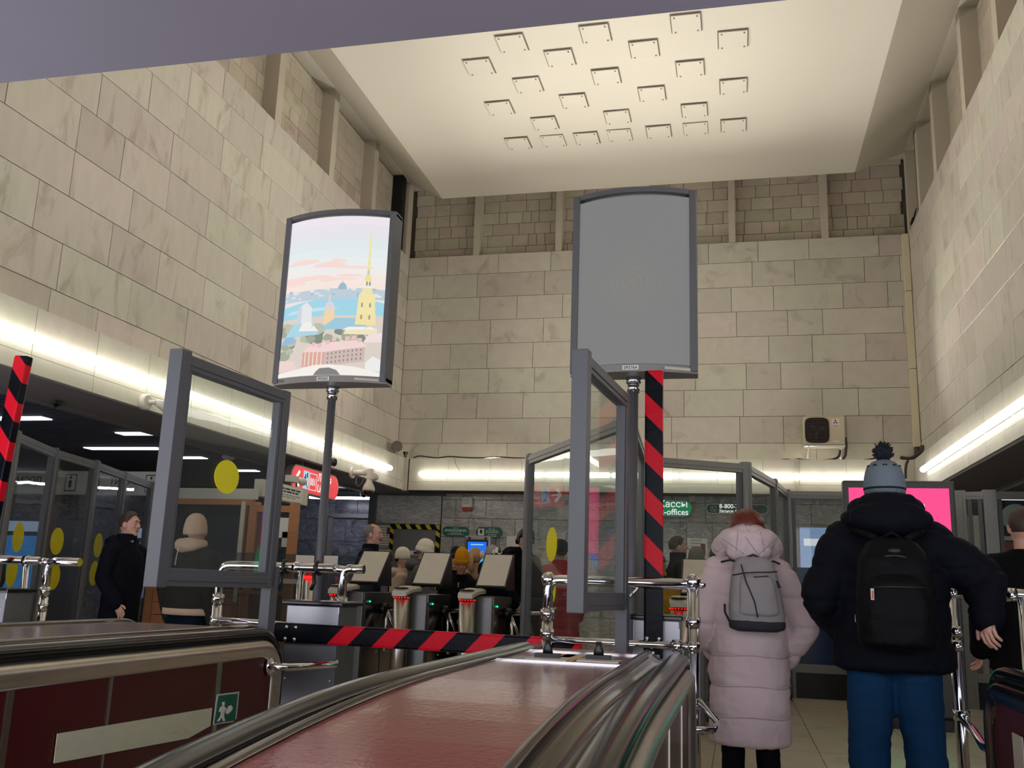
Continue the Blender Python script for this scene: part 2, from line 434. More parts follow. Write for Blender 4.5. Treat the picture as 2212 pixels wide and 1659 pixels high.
def face_M(loc, rz=0.0, tilt=0.0):
    """frame whose local x is along the wall, local y up, local z toward the viewer at -Y (rz turns it about Z)"""
    return Matrix.Translation(Vector(loc)) @ Matrix.Rotation(rz, 4, 'Z') @ Matrix.Rotation(PI / 2 + tilt, 4, 'X')
# ================================================================== the hall
XL, XR, YB = -6.36, 3.05, 17.0
ROWS = [3.35, 3.83, 4.31, 4.80, 5.285, 5.785, 6.26, 6.73, 7.21, 7.61]
LEDGE = 7.61
CEIL2 = 9.17        # outer rim of the ceiling
CEIL1 = 8.43        # flat field of the ceiling
REC = 0.24          # depth of the clerestory recess
Y0 = 2.56           # near edge of the hall

rw = random.Random(11)
def tile_run(a, b, widths, gap):
    out = []; x = a - rw.uniform(0, 0.5)
    while x < b:
        w = rw.choice(widths); s, e = max(a, x), min(b, x + w)
        if e - s > 0.06: out.append((s + gap / 2, e - gap / 2))
        x += w
    return out
def tiled_wall(parent, axis, fixed, face, a, b, zs, widths, m, gap=0.007, th=0.03, name='tile'):
    """rows of slabs on a wall; axis 'x' or 'y' is the running direction, face = +1/-1 the side the slabs look to"""
    for z0, z1 in zip(zs[:-1], zs[1:]):
        for s, e in tile_run(a, b, widths, gap):
            L = round(e - s, 3); h = z1 - z0 - gap; zc = (z0 + z1) / 2
            proud = rw.uniform(0, 0.004)
            if axis == 'x': piece(name, (L, th, h), m, parent, ((s + e) / 2, fixed - face * (th / 2) + face * proud, zc), bevel=0.003)
            else: piece(name, (th, L, h), m, parent, (fixed - face * (th / 2) + face * proud, (s + e) / 2, zc), bevel=0.003)

W1 = [0.6, 0.75, 0.9, 0.9, 1.05, 1.2, 1.35]
wall_back = struct('wall_back', MB().span((XL - 0.3, YB + 0.026, 2.9), (XR + 0.3, YB + REC, LEDGE)), M_joint)
tiled_wall(wall_back, 'x', YB, -1, XL, XR, ROWS, W1, M_stone)
wall_left = struct('wall_left', MB().span((XL - REC, Y0, 2.9), (XL - 0.026, YB + 0.3, LEDGE)), M_joint)
tiled_wall(wall_left, 'y', XL, 1, 5.2, YB - 0.005, ROWS, [0.7, 0.85, 0.95, 1.1, 1.3], M_stoneL)
wall_right = struct('wall_right', MB().span((XR + 0.026, Y0, 2.9), (XR + REC, YB + 0.3, LEDGE)), M_joint)
tiled_wall(wall_right, 'y', XR, -1, 7.0, YB - 0.005, ROWS, [0.7, 0.85, 0.95, 1.1, 1.3], M_stoneL)
struct('trim_1', MB().span((XL, 5.2, 3.3), (XL - 0.02, Y0, LEDGE)).span((XR, 7.0, 3.3), (XR + 0.02, Y0, LEDGE)), M_stoneL)

# clerestory band behind the ledge: small slabs between pilasters
CZ = [7.60 + 0.243 * i for i in range(8)]
W2 = [0.17, 0.26, 0.32, 0.4, 0.52, 0.55]
cb = struct('wall_back_clerestory', MB().span((XL - REC - 0.2, YB + REC + 0.022, LEDGE - 0.1), (XR + REC + 0.2, YB + REC + 0.3, 9.6)), M_joint)
tiled_wall(cb, 'x', YB + REC, -1, XL, XR, CZ, W2, M_stoneD, gap=0.008, th=0.024)
cl = struct('wall_left_clerestory', MB().span((XL - REC - 0.3, Y0, LEDGE - 0.1), (XL - REC - 0.022, YB + 0.5, 9.6)), M_joint)
tiled_wall(cl, 'y', XL - REC, 1, 8.6, YB + 0.2, CZ, [0.3, 0.45, 0.6, 0.75], M_stoneD, gap=0.008, th=0.024)
cr = struct('wall_right_clerestory', MB().span((XR + REC + 0.022, Y0, LEDGE - 0.1), (XR + REC + 0.3, YB + 0.5, 9.6)), M_joint)
tiled_wall(cr, 'y', XR + REC, -1, 9.5, YB + 0.2, CZ, [0.3, 0.45, 0.6, 0.75], M_stoneD, gap=0.008, th=0.024)
M_pil = mat('pilaster_plaster', (186, 176, 158), 0.7, var=0.04, vscale=2)
k = 0
for x in (-4.97, -3.31, -1.66, -0.012, 1.642):
    k += 1
    struct('pilaster', MB().span((x - 0.062, YB + 0.01, LEDGE), (x + 0.062, YB + REC, 9.2)), M_pil, cb)
for (px_, py_) in ((604.6, 262.7), (719.4, 382), (808, 470)):
    y = atX(px_, py_, XL).y
    struct('pilaster', MB().span((XL - REC, y - 0.13, LEDGE), (XL - 0.01, y + 0.05, 9.2)), M_pil, cl)
struct('pilaster', MB().span((XL - REC, YB - 0.22, LEDGE), (XL - 0.005, YB + 0.03, 9.2)), M_pil, cl)
for (px_, py_) in ((2081, 263), (2019, 389), (2150, 118), (1985, 462)):
    y = atX(px_, py_, XR).y
    struct('pilaster', MB().span((XR + 0.01, y - 0.13, LEDGE), (XR + REC, y + 0.06, 9.2)), M_pil, cr)
struct('pilaster', MB().span((XR + 0.005, YB - 0.1, LEDGE), (XR + REC, YB + 0.04, 9.2)), M_pil, cr)

# ceiling: a flat field with sloping sides up to the walls
cx0, cx1, cy1 = -5.41, 2.08, 16.06
mbc = MB()
A = [(cx0, Y0, CEIL1), (cx1, Y0, CEIL1), (cx1, cy1, CEIL1), (cx0, cy1, CEIL1)]
B = [(XL, Y0, CEIL2), (XR, Y0, CEIL2), (XR, YB, CEIL2), (XL, YB, CEIL2)]
Cc = [(XL - REC - 0.1, Y0, CEIL2), (XR + REC + 0.1, Y0, CEIL2), (XR + REC + 0.1, YB + REC + 0.1, CEIL2), (XL - REC - 0.1, YB + REC + 0.1, CEIL2)]
T = [(p[0], p[1], 9.5) for p in Cc]
mbc.add(A + B + Cc + T, [(3, 2, 1, 0), (2, 6, 5, 1), (3, 7, 6, 2), (0, 4, 7, 3), (6, 10, 9, 5), (7, 11, 10, 6), (4, 8, 11, 7), (12, 13, 14, 15), (8, 9, 13, 12), (9, 10, 14, 13), (10, 11, 15, 14), (11, 8, 12, 15), (0, 1, 5, 4), (4, 5, 9, 8)])
ceiling = struct('ceiling', mbc, M_plaster, fix=False)
hatch_px = [(258, 237), (548, 205), (850, 173), (1168, 138), (434, 302), (714, 272), (1015, 243), (332, 385), (598, 360), (878, 334), (1170, 307),
            (494, 440), (754, 417), (1030, 393), (398, 512), (524, 504), (644, 494), (762, 484), (902, 470), (1034, 460), (1170, 447), (375, 152), (675, 117), (1000, 80)]
M_gap = mat('hatch_shade_and_screw', (126, 118, 104), 0.9)
hm = MB().box((0, 0, 0), (0.37, 0.40, 0.014)).mesh('hatch'); hm.materials.append(M_plaster)
gm = MB().box((0, 0, 0), (0.40, 0.43, 0.012)).mesh('hatch_gap_shade'); gm.materials.append(M_gap)  # darker plate paints the gap shade round each hatch
sc_ = MB()
for sx in (-1, 1):
    for sy in (-1, 1): sc_.cyl((sx * 0.145, sy * 0.16, -0.016), (sx * 0.145, sy * 0.16, 0), 0.012, seg=6)
sm_ = sc_.mesh('screw'); sm_.materials.append(M_gap)
rh = random.Random(3)
for i, (hx, hy) in enumerate(hatch_px):
    p = atZ(880 + hx / 1.6607, hy / 1.6607, CEIL1)
    g = obj('hatch_gap_shade', gm, ceiling, (p.x, p.y, CEIL1 - 0.001))
    thin = i in (15, 17, 19)
    hmo = obj('hatch', hm, ceiling, (p.x, p.y, CEIL1 - (0.012 if thin else 0.022)))
    hmo.rotation_euler = (R(rh.uniform(-0.6, 0.5) * (0.3 if thin else 1.5)), R(rh.uniform(-1, 1)), 0)
    if thin: g.scale = (0.96, 0.96, 1)
    obj('screw', sm_, hmo, (0, 0, 0))

# soffit over the escalators, near the camera, and the hall's near wall above it
struct('ceiling_near', MB().span((-14, -0.6, 2.9), (8, Y0, 3.1)), M_soffit)  # rear edge cut back so the even world fill reaches in
struct('wall_near', MB().span((XL - 0.3, Y0 - 0.2, 3.1), (XR + 0.3, Y0, 9.5)), M_stoneL)

# fascias with their tubes
FZ0, FG, FZ1 = 2.89, 3.05, 3.49
FXL, FXR, FYB = -6.06, 2.87, 16.6
fasL = struct('trim_2', MB().span((FXL - 0.09, Y0, FZ0 + 0.01), (FXL - 0.024, YB, FZ1 - 0.01)).span((FXL - 0.1, Y0, FZ0 + 0.02), (XL, YB, FZ0 + 0.06)), M_joint)
fasB = struct('trim_3', MB().span((FXL, FYB + 0.024, FZ0 + 0.01), (FXR, FYB + 0.09, FZ1 - 0.01)).span((FXL, FYB + 0.1, FZ0 + 0.02), (FXR, YB, FZ0 + 0.06)), M_joint)
fasR = struct('trim_4', MB().span((FXR + 0.024, Y0, FZ0 + 0.01), (FXR + 0.09, YB, FZ1 - 0.01)).span((FXR + 0.1, Y0, FZ0 + 0.02), (XR, YB, FZ0 + 0.06)), M_joint)
y = 6.87 - 0.85 * 5
while y < YB - 0.45:
    L = min(0.846, FYB - 0.03 - y)
    if L > 0.1:
        for fx, pr in ((FXL, fasL), (FXR, fasR)):
            s = -1 if fx < 0 else 1
            piece('panel', (0.03, L - 0.004, FZ1 - FG - 0.006), M_fascia, pr, (fx + s * 0.015, y + L / 2, (FG + FZ1) / 2))
            piece('panel', (0.03, L * 1.0 - 0.004, FG - FZ0 - 0.004), M_fascia, pr, (fx + s * 0.012, y + L / 2, (FG + FZ0) / 2))
    y += 0.85
x = FXL + 0.1
while x < FXR - 0.1:
    L = min(rw.choice([0.6, 0.76, 0.8]), FXR - x)
    piece('panel', (L - 0.004, 0.03, FZ1 - FG - 0.006), M_fascia, fasB, (x + L / 2, FYB + 0.015, (FG + FZ1) / 2))
    x += L
for i in range(3):
    L = (FXR - FXL - 0.1) / 3
    piece('panel', (L - 0.006, 0.03, FG - FZ0 - 0.004), M_fascia, fasB, (FXL + 0.1 + L * (i + 0.5), FYB + 0.01, (FG + FZ0) / 2))
struct('trim_5', MB().span((-6.115, FYB - 0.03, FZ0 - 0.01), (-5.985, FYB + 0.1, FZ1 + 0.01)).span((FXR - 0.02, FYB - 0.03, FZ0), (FXR + 0.1, FYB + 0.1, FZ1)), M_fascia)

def tube_lamp(a, b, label, group, side):
    """a fluorescent batten: white diffuser with rounded ends on a backing rail"""
    a, b = Vector(a), Vector(b)
    t = thing('fluorescent_lamp', label, 'lamp', (a + b) / 2, 0, group)
    d = (b - a).normalized(); h = (b - a).length / 2; mb = MB(); r = 0.048
    pts = []; rs = []
    for q in (0.15, 0.5, 0.8, 1.0):
        pts.append(d * (-h + r * q * 0.8)); rs.append(r * math.sqrt(1 - (1 - q) ** 2))
    for q in (1.0, 0.8, 0.5, 0.15):
        pts.append(d * (h - r * q * 0.8)); rs.append(r * math.sqrt(1 - (1 - q) ** 2))
    mb.tube(pts, rs, 10).build('diffuser', M_tube, t)
    rail = MB()
    s = Vector(side)
    rail.box(s * 0.054, [abs(d[i]) * 2 * h * 0.96 + abs(s[i]) * 0.02 + (0.05 if i == 2 else 0) for i in range(3)]).build('back_rail', M_white, t)
    return t
LZ = 3.185
ORD = ['first', 'second', 'third', 'fourth', 'fifth', 'sixth', 'seventh', 'eighth', 'ninth', 'tenth', 'eleventh']
for i in range(-3, 8):
    y0 = 7.36 + 1.197 * (i - 1); y1 = y0 + 1.19
    tube_lamp((FXL + 0.066, y0, LZ), (FXL + 0.066, y1, LZ), 'white fluorescent tube on the left fascia, %s from the rear corner' % ORD[7 - i], 'tubes along the left fascia', (-1, 0, 0))
for i in range(7):
    x0 = -5.75 + 1.197 * i
    tube_lamp((x0, FYB - 0.066, LZ), (x0 + 1.19, FYB - 0.066, LZ), 'white fluorescent tube on the back fascia, %s from the left corner' % ORD[i], 'tubes along the back fascia', (0, 1, 0))
for i in range(8):
    y1 = 15.55 - 1.197 * i
    tube_lamp((FXR - 0.066, y1 - 1.19, LZ), (FXR - 0.066, y1, LZ), 'white fluorescent tube on the right fascia, %s from the rear corner' % ORD[i], 'tubes along the right fascia', (1, 0, 0))
# cove tubes lying in the trough behind the fascias
def cove(a, b, where):
    o = MB().tube([a, b], 0.03, 8).build('cove_lamp', M_cove)
    tag(o, 'warm strip lamp hidden in the trough behind the ' + where, 'lamp', 'hidden cove lamps')
for i in range(6): cove((-6.23, 3.0 + 2.3 * i, 3.06), (-6.23, 5.2 + 2.3 * i, 3.06), 'left fascia, %s from the rear corner' % ORD[5 - i])
for i in range(4): cove((-5.9 + 2.2 * i, 16.83, 3.06), (-3.8 + 2.2 * i, 16.83, 3.06), 'back fascia, %s from the left corner' % ORD[i])
for i in range(6): cove((2.975, 3.0 + 2.3 * i, 3.06), (2.975, 5.2 + 2.3 * i, 3.06), 'right fascia, %s from the rear corner' % ORD[5 - i])

# unseen floods added in the troughs to brighten walls and ceiling
FILL_W = 80.0
def flood(x, y, aim, label, watt=FILL_W):
    t = thing('flood_lamp', label, 'lamp', (x, y, 3.10), 0, 'added fill floods behind the fascias')
    d = (Vector(aim) - Vector((x, y, 3.3))).normalized()
    c = Vector((0, 0, 0.35))
    MB().tube([c - d * 0.06, c - d * 0.03, c + d * 0.03], [0.025, 0.05, 0.07], 14).build('reflector', M_dsteel, t)
    MB().tube([(0, 0, -0.14), (0, 0, 0.3)], 0.02, 8).build('stand', M_grey, t)
    ld = bpy.data.lights.new('fill_light', 'AREA'); ld.shape = 'DISK'; ld.size = 0.13; ld.energy = watt; ld.color = (1.0, 0.955, 0.88); ld.spread = R(95)
    lo = bpy.data.objects.new('fill_light', ld); COL.objects.link(lo); lo.parent = t; lo.location = c + d * 0.04
    lo.rotation_euler = d.to_track_quat('-Z', 'Y').to_euler()
for i, y in enumerate((4.0, 6.6, 9.2, 11.8, 14.4)):
    flood(-6.20, y, (3.0, y + 0.8, 7.4), 'unseen fill flood added in the left trough, %s from the rear corner' % ORD[4 - i], FILL_W * 0.85)
    flood(2.99, y, (-6.3, y + 0.8, 7.4), 'unseen fill flood added in the right trough, %s from the rear corner' % ORD[4 - i])
for i, x in enumerate((-4.4, -1.6, 1.2)):
    flood(x, 16.82, (x, 6.0, 8.4), 'unseen fill flood added in the rear trough, %s from the left' % ORD[i])

# floor
floor = struct('floor', MB().span((-12.6, 4.15, -0.3), (6.6, 19.5, -0.012)), M_floor)
sl = 0.8
for i in range(19):
    for j in range(16):
        x, y = -11.4 + sl * (i + 0.5), 4.2 + sl * (j + 0.5)
        if x > 3.6 or x < -8.5: continue
        piece('slab', (sl - 0.006, sl - 0.006, 0.03), M_floor, floor, (x, y, -0.015 + rw.uniform(0, 0.001)))

struct('light_block_left', MB().span((-14, 2.3, -0.3), (-6.3, 2.5, 3.0)), M_marbleD)  # unseen wall added to keep background light out of the left aisle
struct('light_block_right', MB().span((3.1, 2.3, -0.3), (8, 2.5, 3.0)), M_marbleD)  # unseen wall added to block background light on the right
# side aisles: soffits, slatted ceilings, outer walls
struct('ceiling_aisle_left', MB().span((-6.84, Y0, 2.88), (FXL - 0.02, 17.3, 2.92)).span((-6.98, Y0, 2.86), (-6.84, 17.3, 2.9)), M_soffit2)
slc = MB()
yy = 3.0
while yy < 17.2:
    slc.box((-9.75, yy, 2.985), (5.6, 0.085, 0.02)); yy += 0.12
cal = struct('ceiling_slats_left', MB().span((-12.6, Y0, 3.03), (-6.9, 18.4, 3.1)), M_blackm)
tag(slc.build('slats', M_slat, cal), kind='stuff')
struct('wall_left_aisle', MB().span((-12.7, 2.5, -0.3), (-12.5, 19.5, 3.1)), M_marbleD)
struct('ceiling_aisle_right', MB().span((FXR + 0.02, Y0, 2.86), (3.75, 17.3, 2.92)), M_soffit2)
slr = MB(); yy = 3.0
while yy < 17.2:
    slr.box((5.2, yy, 2.985), (2.8, 0.085, 0.02)); yy += 0.12
car = struct('ceiling_slats_right', MB().span((3.7, Y0, 3.03), (6.7, 18.4, 3.1)), M_blackm)
tag(slr.build('slats', M_slat, car), kind='stuff')
struct('trim_6', MB().span((3.72, Y0, 2.78), (3.86, 17.3, 2.96)), M_soffit2)
struct('wall_right_aisle', MB().span((6.5, 2.5, -0.3), (6.7, 19.5, 3.1)), M_marbleD)

def aisle_lamp(px0, px1, py, label, w=0.13):
    a = atZ(px0, py, 2.965); b = atZ(px1, py, 2.965)
    c = (a + b) / 2; L = max(0.5, (b - a).length)
    t = thing('ceiling_strip_lamp', label, 'lamp', (c.x, c.y, 2.965), 0, 'strip lamps in the side aisle ceilings')
    MB().box((0, 0, 0.012), (L + 0.06, w + 0.04, 0.025)).build('housing', M_greyw, t)
    MB().box((0, 0, -0.006), (L, w, 0.014)).build('diffuser', M_aisle, t)
aisle_lamp(-60, 103, 903, 'long bluish strip lamp in the slatted ceiling beside the leftmost raised barrier', 0.2)
aisle_lamp(258, 352, 936, 'bluish strip lamp in the slatted ceiling left of the glazed screen', 0.2)
aisle_lamp(190, 346, 968, 'farther bluish strip lamp in the slatted ceiling left of the glazed screen', 0.2)
aisle_lamp(395, 425, 988, 'short strip lamp seen through the glazed screen, left one', 0.2)
aisle_lamp(480, 555, 1016, 'strip lamp seen through the glazed screen behind the yellow sticker', 0.2)
aisle_lamp(650, 815, 1078, 'far strip lamp under the left soffit behind the round signpost', 0.14)
aisle_lamp(2170, 2330, 1049, 'strip lamp in the right aisle ceiling at the frame edge', 0.2)
tag(thing('corridor_lamp', 'lamp lighting the marble wall of the far left corridor', 'lamp', (-7.6, 17.4, 2.8)), None)
cl_ = bpy.data.objects['corridor_lamp']
MB().box((0, 0, 0), (1.4, 0.12, 0.04)).build('diffuser', emit('corridor_strip', (0.78, 0.82, 1.0), 16.0, linear=True), cl_)

# lower back wall in grey marble, corridor wall beyond it on the left
LZS = [0.0, 0.35, 0.70, 1.04, 1.385, 1.73, 2.075, 2.43, 2.78, 2.9]
wbl = struct('wall_back_lower', MB().span((-6.85, 17.226, 0), (6.6, 17.5, 2.9)), M_jointg)
tiled_wall(wbl, 'x', 17.2, -1, -5.47, 3.6, LZS, [0.45, 0.6, 0.75, 0.9], M_marble, gap=0.006, th=0.03)
for (x0, x1, z0, z1) in ((-6.85, -5.48, 2.30, 2.86), (-6.85, -6.46, 0, 2.29)):
    piece('tile', (x1 - x0 - 0.006, 0.03, z1 - z0 - 0.006), M_marble, wbl, ((x0 + x1) / 2, 17.19, (z0 + z1) / 2))
wco = struct('wall_corridor', MB().span((-12.6, 18.43, 0), (-6.2, 18.7, 3.1)), M_jointg)
tiled_wall(wco, 'x', 18.4, -1, -11.5, -6.3, [0, 0.35, 0.75, 1.15, 1.55, 2.0, 2.45, 2.9], [0.5, 0.7, 0.9, 1.1], M_marbleD, gap=0.006)
struct('trim_7', MB().span((-6.92, 17.1, 0), (-6.78, 17.3, 2.88)).span((-6.9, 17.12, 2.84), (-5.4, 17.2, 2.9)), M_grey)
struct('trim_8', MB().span((-8.3, 18.33, 0), (-8.2, 18.4, 2.5)).span((-8.3, 18.33, 2.48), (-6.3, 18.4, 2.56)), M_greyw)
# ================================================================== escalators
def hz(y, top=0.945):
    if y >= 2.7: return top
    d = 2.7 - y
    if d < 6.35: return top - d * d / 22
    return top - 6.35 ** 2 / 22 - (d - 6.35) * 0.577
def rail_path(yend, top=0.945, rad=0.26, ystart=-1.6, back=0.5, off=0.0):
    """side view (y, z) of the handrail line: along the run, round the newel, back below; off shifts it inward"""
    pts = []
    y = ystart
    yc = yend - rad
    while y < yc - 1e-6:
        pts.append((y, hz(y, top) - off)); y += 0.2 if y < 3.6 else 0.1
    n = 14
    for i in range(n + 1):
        a = PI / 2 - PI / 2 * i / n
        pts.append((yc + (rad - off) * math.cos(a), top - rad + (rad - off) * math.sin(a)))
    for i in range(1, 5): pts.append((yc + rad - off, top - rad - (top - rad - 0.02) * i / 4))
    return pts
def sweep(mb, path, X, sec, mi=0, closed=True, smooth=True):
    """carry a section of (dx, inward) points along a side-view path at lateral X"""
    n = len(path); k = len(sec); vs = []
    for i, (y, z) in enumerate(path):
        a = path[max(i - 1, 0)]; b = path[min(i + 1, n - 1)]
        t = Vector((b[0] - a[0], b[1] - a[1])); t.normalize()
        nin = Vector((t.y, -t.x))          # inward (down on the level run)
        for dx, dn in sec: vs.append((X + dx, y + nin.x * dn, z + nin.y * dn))
    fs = []
    for i in range(n - 1):
        for j in range(k if closed else k - 1):
            j2 = (j + 1) % k; fs.append((i * k + j, i * k + j2, (i + 1) * k + j2, (i + 1) * k + j))
    if closed: fs += [tuple(range(k)), tuple((n - 1) * k + j for j in reversed(range(k)))]
    return mb.add(vs, fs, mi, smooth)
HR_SEC = [(0.043 * math.cos(a), 0.022 - 0.024 * math.sin(a)) for a in [PI * i / 10 for i in range(11)]] + [(-0.043, 0.034), (0.043, 0.034)]
def panel_piece(parent, X, ya, yb, top_off, bottom, m, th=0.02, name='side_panel', newel=None):
    """upright laminate panel between ya and yb below the steel band, following the run; newel rounds its far end"""
    poly = []
    n = 8
    if newel is None:
        for i in range(n + 1):
            y = ya + (yb - ya) * i / n; poly.append((y, hz(y) - top_off))
        poly += [(yb, hz(yb) - bottom), (ya, hz(ya) - bottom)]
    else:
        yc, rad = newel
        for i in range(5):
            y = ya + (yc - ya) * i / 4; poly.append((y, hz(y) - top_off))
        r2 = 0.26 - top_off
        for i in range(1, 9):
            a = PI / 2 - PI / 2 * i / 8; poly.append((yc + max(r2, 0.09) * math.cos(a), 0.945 - 0.26 + r2 * math.sin(a)))
        poly += [(yc + max(r2, 0.09), 0.0), (ya, 0.0)]
    vs = [(X - th / 2, y, z) for y, z in poly] + [(X + th / 2, y, z) for y, z in poly]
    k = len(poly); fs = [tuple(range(k)), tuple(reversed(range(k, 2 * k)))] + [(i, i + k, (i + 1) % k + k, (i + 1) % k) for i in range(k)]
    return MB().add(vs, fs).build(name, m, parent)

def balustrade(label, XA, XB, yendA, yendB, seamsA, seamsB, deck=True, mats=None, yA=None):
    """two handrails XA < XB with a deck between; visible sides carry panels"""
    t = thing('escalator_balustrade', label, 'escalator', (0, 0, 0))
    for X, ye, s in ((XA, yendA, -1), (XB, yendB, 1)):
        if ye is None: continue
        sweep(MB(), rail_path(ye), X, HR_SEC).build('handrail', M_rubber, t)
        sweep(MB(), rail_path(ye), X, [(-0.03, 0.034), (0.03, 0.034), (0.022, 0.055), (-0.022, 0.055)]).build('handrail_guide', M_blackm, t)
        # bulged steel band under the handrail on the lane side
        band = [(s * 0.012, 0.05), (s * 0.05, 0.062), (s * 0.066, 0.082), (s * 0.062, 0.104), (s * 0.05, 0.118), (s * 0.052, 0.128), (s * 0.042, 0.14), (s * 0.02, 0.145), (-s * 0.01, 0.13)]
        sweep(MB(), rail_path(ye, back=0.35), X, band).build('steel_band', mats[0], t)
        # laminate panels with thin cover strips
        seams = seamsA if s < 0 else seamsB
        Xp = X + s * 0.026; yc = ye - 0.26
        edges = [-1.6] + seams + [yc - 0.001]
        for i in range(len(edges) - 1):
            nw = (yc, 0.26) if i == len(edges) - 2 else None
            panel_piece(t, Xp, edges[i] + 0.004, edges[i + 1] - 0.004, 0.138, 1.0, mats[1], newel=nw)
        for i, ys in enumerate(seams):
            w = 0.028 if i % 2 == 0 else 0.012
            vs = [(Xp + s * 0.014, ys - w / 2, hz(ys) - 0.14), (Xp + s * 0.014, ys + w / 2, hz(ys) - 0.14), (Xp + s * 0.014, ys + w / 2, hz(ys) - 1.0), (Xp + s * 0.014, ys - w / 2, hz(ys) - 1.0)]
            vs += [(v[0] - s * 0.02, v[1], v[2]) for v in vs]
            MB().add(vs, [(0, 1, 2, 3), (4, 7, 6, 5), (0, 4, 5, 1), (1, 5, 6, 2), (2, 6, 7, 3), (3, 7, 4, 0)]).build('cover_strip', M_alu, t)
    if deck:
        ye = min(v for v in (yendA, yendB) if v is not None) - 0.12
        run = [(y * 0.2 - 1.6, 0) for y in range(0, 200) if y * 0.2 - 1.6 < ye] + [(ye, 0)]
        path = [(y, hz(y) - 0.008) for y, _ in run]
        xa, xb = XA + 0.11, XB - 0.135
        sweep(MB(), path, 0, [(xa, 0), (xb, 0), (xb, 0.03), (xa, 0.03)], smooth=False).build('deck_plate', mats[2], t)
        for xe in (xa, xb):
            sweep(MB(), path, xe, [(-0.014, -0.008), (0, -0.014), (0.014, -0.008), (0.014, 0.02), (-0.014, 0.02)]).build('deck_trim', M_dsteel, t)
        # hollow steel shoulders between deck and handrails
        for xe, xh, s in ((xa, XA, -1), (xb, XB, 1)):
            w = abs(xh - xe) - 0.05
            sec = [(s * (0.012 + w * q), 0.0 + 0.022 * math.sin(PI * q) + 0.02 * q) for q in (0, 0.2, 0.4, 0.6, 0.8, 1.0)]
            sec += [(s * (0.012 + w), 0.06), (s * 0.012, 0.06)]
            sweep(MB(), path, xe, sec).build('deck_shoulder', M_dsteel, t)
        MB().box(((xa + xb) / 2, ye + 0.005, 0.945 - 0.28), (xb - xa + 0.1, 0.02, 0.53)).build('end_cover', M_dsteel, t)
    return t
E1 = balustrade('central escalator balustrade with glossy red-brown deck between two black handrails', -0.96, -0.245, 4.62, 4.30, [1.6, 2.6, 3.4], [2.3, 3.0, 3.65], mats=(M_steel, M_redpanel, M_deck))
sA = [atX(22, 1480, -2.32).y, atX(240, 1452, -2.32).y, atX(474, 1426, -2.32).y]
E2 = balustrade('left escalator balustrade with dark red panels and green exit plate', -3.34, -2.35, 5.0, 4.70, [3.0, 4.0], sA, mats=(M_steel, M_redpanel, M_deckg))
E3 = balustrade('right escalator balustrade at the frame edge with rounded steel newel', 1.04, 1.78, 4.50, 4.6, [2.9, 3.7], [3.0], mats=(M_dsteel, mat('brown_red_laminate', (84, 30, 30), 0.3), M_deck))
# seam across the central deck, hinged covers, brackets and stickers near its end
dm = lambda x, y, z=0.0: (x, y, hz(y) - 0.008 + z)
for yy, hgt in ((3.36, 0.003), (3.92, 0.006)):
    MB().box(dm(-0.615, yy, 0.002), (0.46, 0.012, hgt + 0.004)).build('deck_seam', M_chrome, E1)
for (px_, py_) in ((1183, 1424), (1293, 1428)):
    p = atZ(px_, py_, 0.937)
    MB().box((p.x + 0.01, p.y - 0.05, 0.941), (0.15, 0.11, 0.006)).build('bracket_plate', M_lightgrey, E1)
    b = MB().box((p.x, p.y, 0.951), (0.09, 0.05, 0.014)).build('bracket', M_black, E1)
    MB().loft([(0.955, 0.02, 0.014, p.x, p.y), (0.975, 0.017, 0.012, p.x, p.y), (0.985, 0.012, 0.012, p.x, p.y), (1.005, 0.011, 0.01, p.x, p.y)], 10).build('bracket_stud', M_black, b)
for (xa, xb, ya, yb, c, nm) in ((-0.80, -0.70, 3.40, 3.60, (150, 148, 150), 'grey_notice'), (-0.76, -0.62, 3.62, 3.80, (176, 40, 44), 'red_notice'), (-0.66, -0.58, 3.44, 3.8, (190, 150, 30), 'amber_notice'), (-0.57, -0.46, 3.5, 3.8, (168, 166, 160), 'pale_notice')):
    MB().box(((xa + xb) / 2, (ya + yb) / 2, 0.9385), (xb - xa, yb - ya, 0.002)).build(nm, mat(nm + '_print', c, 0.3, var=0.15, vscale=30), E1)
# photoluminescent strip and running-man plate on the left balustrade
Xs = -2.306
def xquad(nm, pts, m, parent, X=Xs, th=0.004):
    P = [atX(p[0], p[1], X) for p in pts]
    vs = [tuple(p) for p in P] + [(p.x - th, p.y, p.z) for p in P]; n = len(P)
    return MB().add(vs, [tuple(range(n)), tuple(reversed(range(n, 2 * n)))] + [(i, (i + 1) % n, (i + 1) % n + n, i + n) for i in range(n)]).build(nm, m, parent)
strip_m = stone('photoluminescent_film', (206, 206, 176), (176, 172, 140), patch=0.6, stretch=(1, 2, 8), objrand=0.0, greenish=False)
xquad('glow_strip', [(125, 1585), (459, 1529), (455, 1568), (407, 1595), (117, 1649)], strip_m, E2)
pl = xquad('exit_plate', [(470, 1500), (517, 1494), (511, 1552), (503, 1560), (461, 1566)], mat('exit_plate_border', (196, 200, 190), 0.4), E2, X=Xs + 0.003)
xquad('exit_field', [(473, 1503), (514, 1498), (508, 1556), (464, 1563)], M_green, E2, X=Xs + 0.006)
for pts in ([(481, 1517), (486, 1516), (485, 1524), (481, 1524)], [(477, 1528), (483, 1524), (490, 1531), (487, 1534), (485, 1537), (479, 1540), (474, 1537)], [(479, 1538), (486, 1537), (484, 1548), (487, 1557), (483, 1558), (480, 1549), (474, 1558), (470, 1558), (477, 1548)], [(488, 1538), (493, 1530), (495, 1525), (501, 1524), (503, 1531), (498, 1538), (491, 1543)]):
    xquad('pictogram', pts, mat('white_print', (224, 226, 220), 0.5), E2, X=Xs + 0.009)
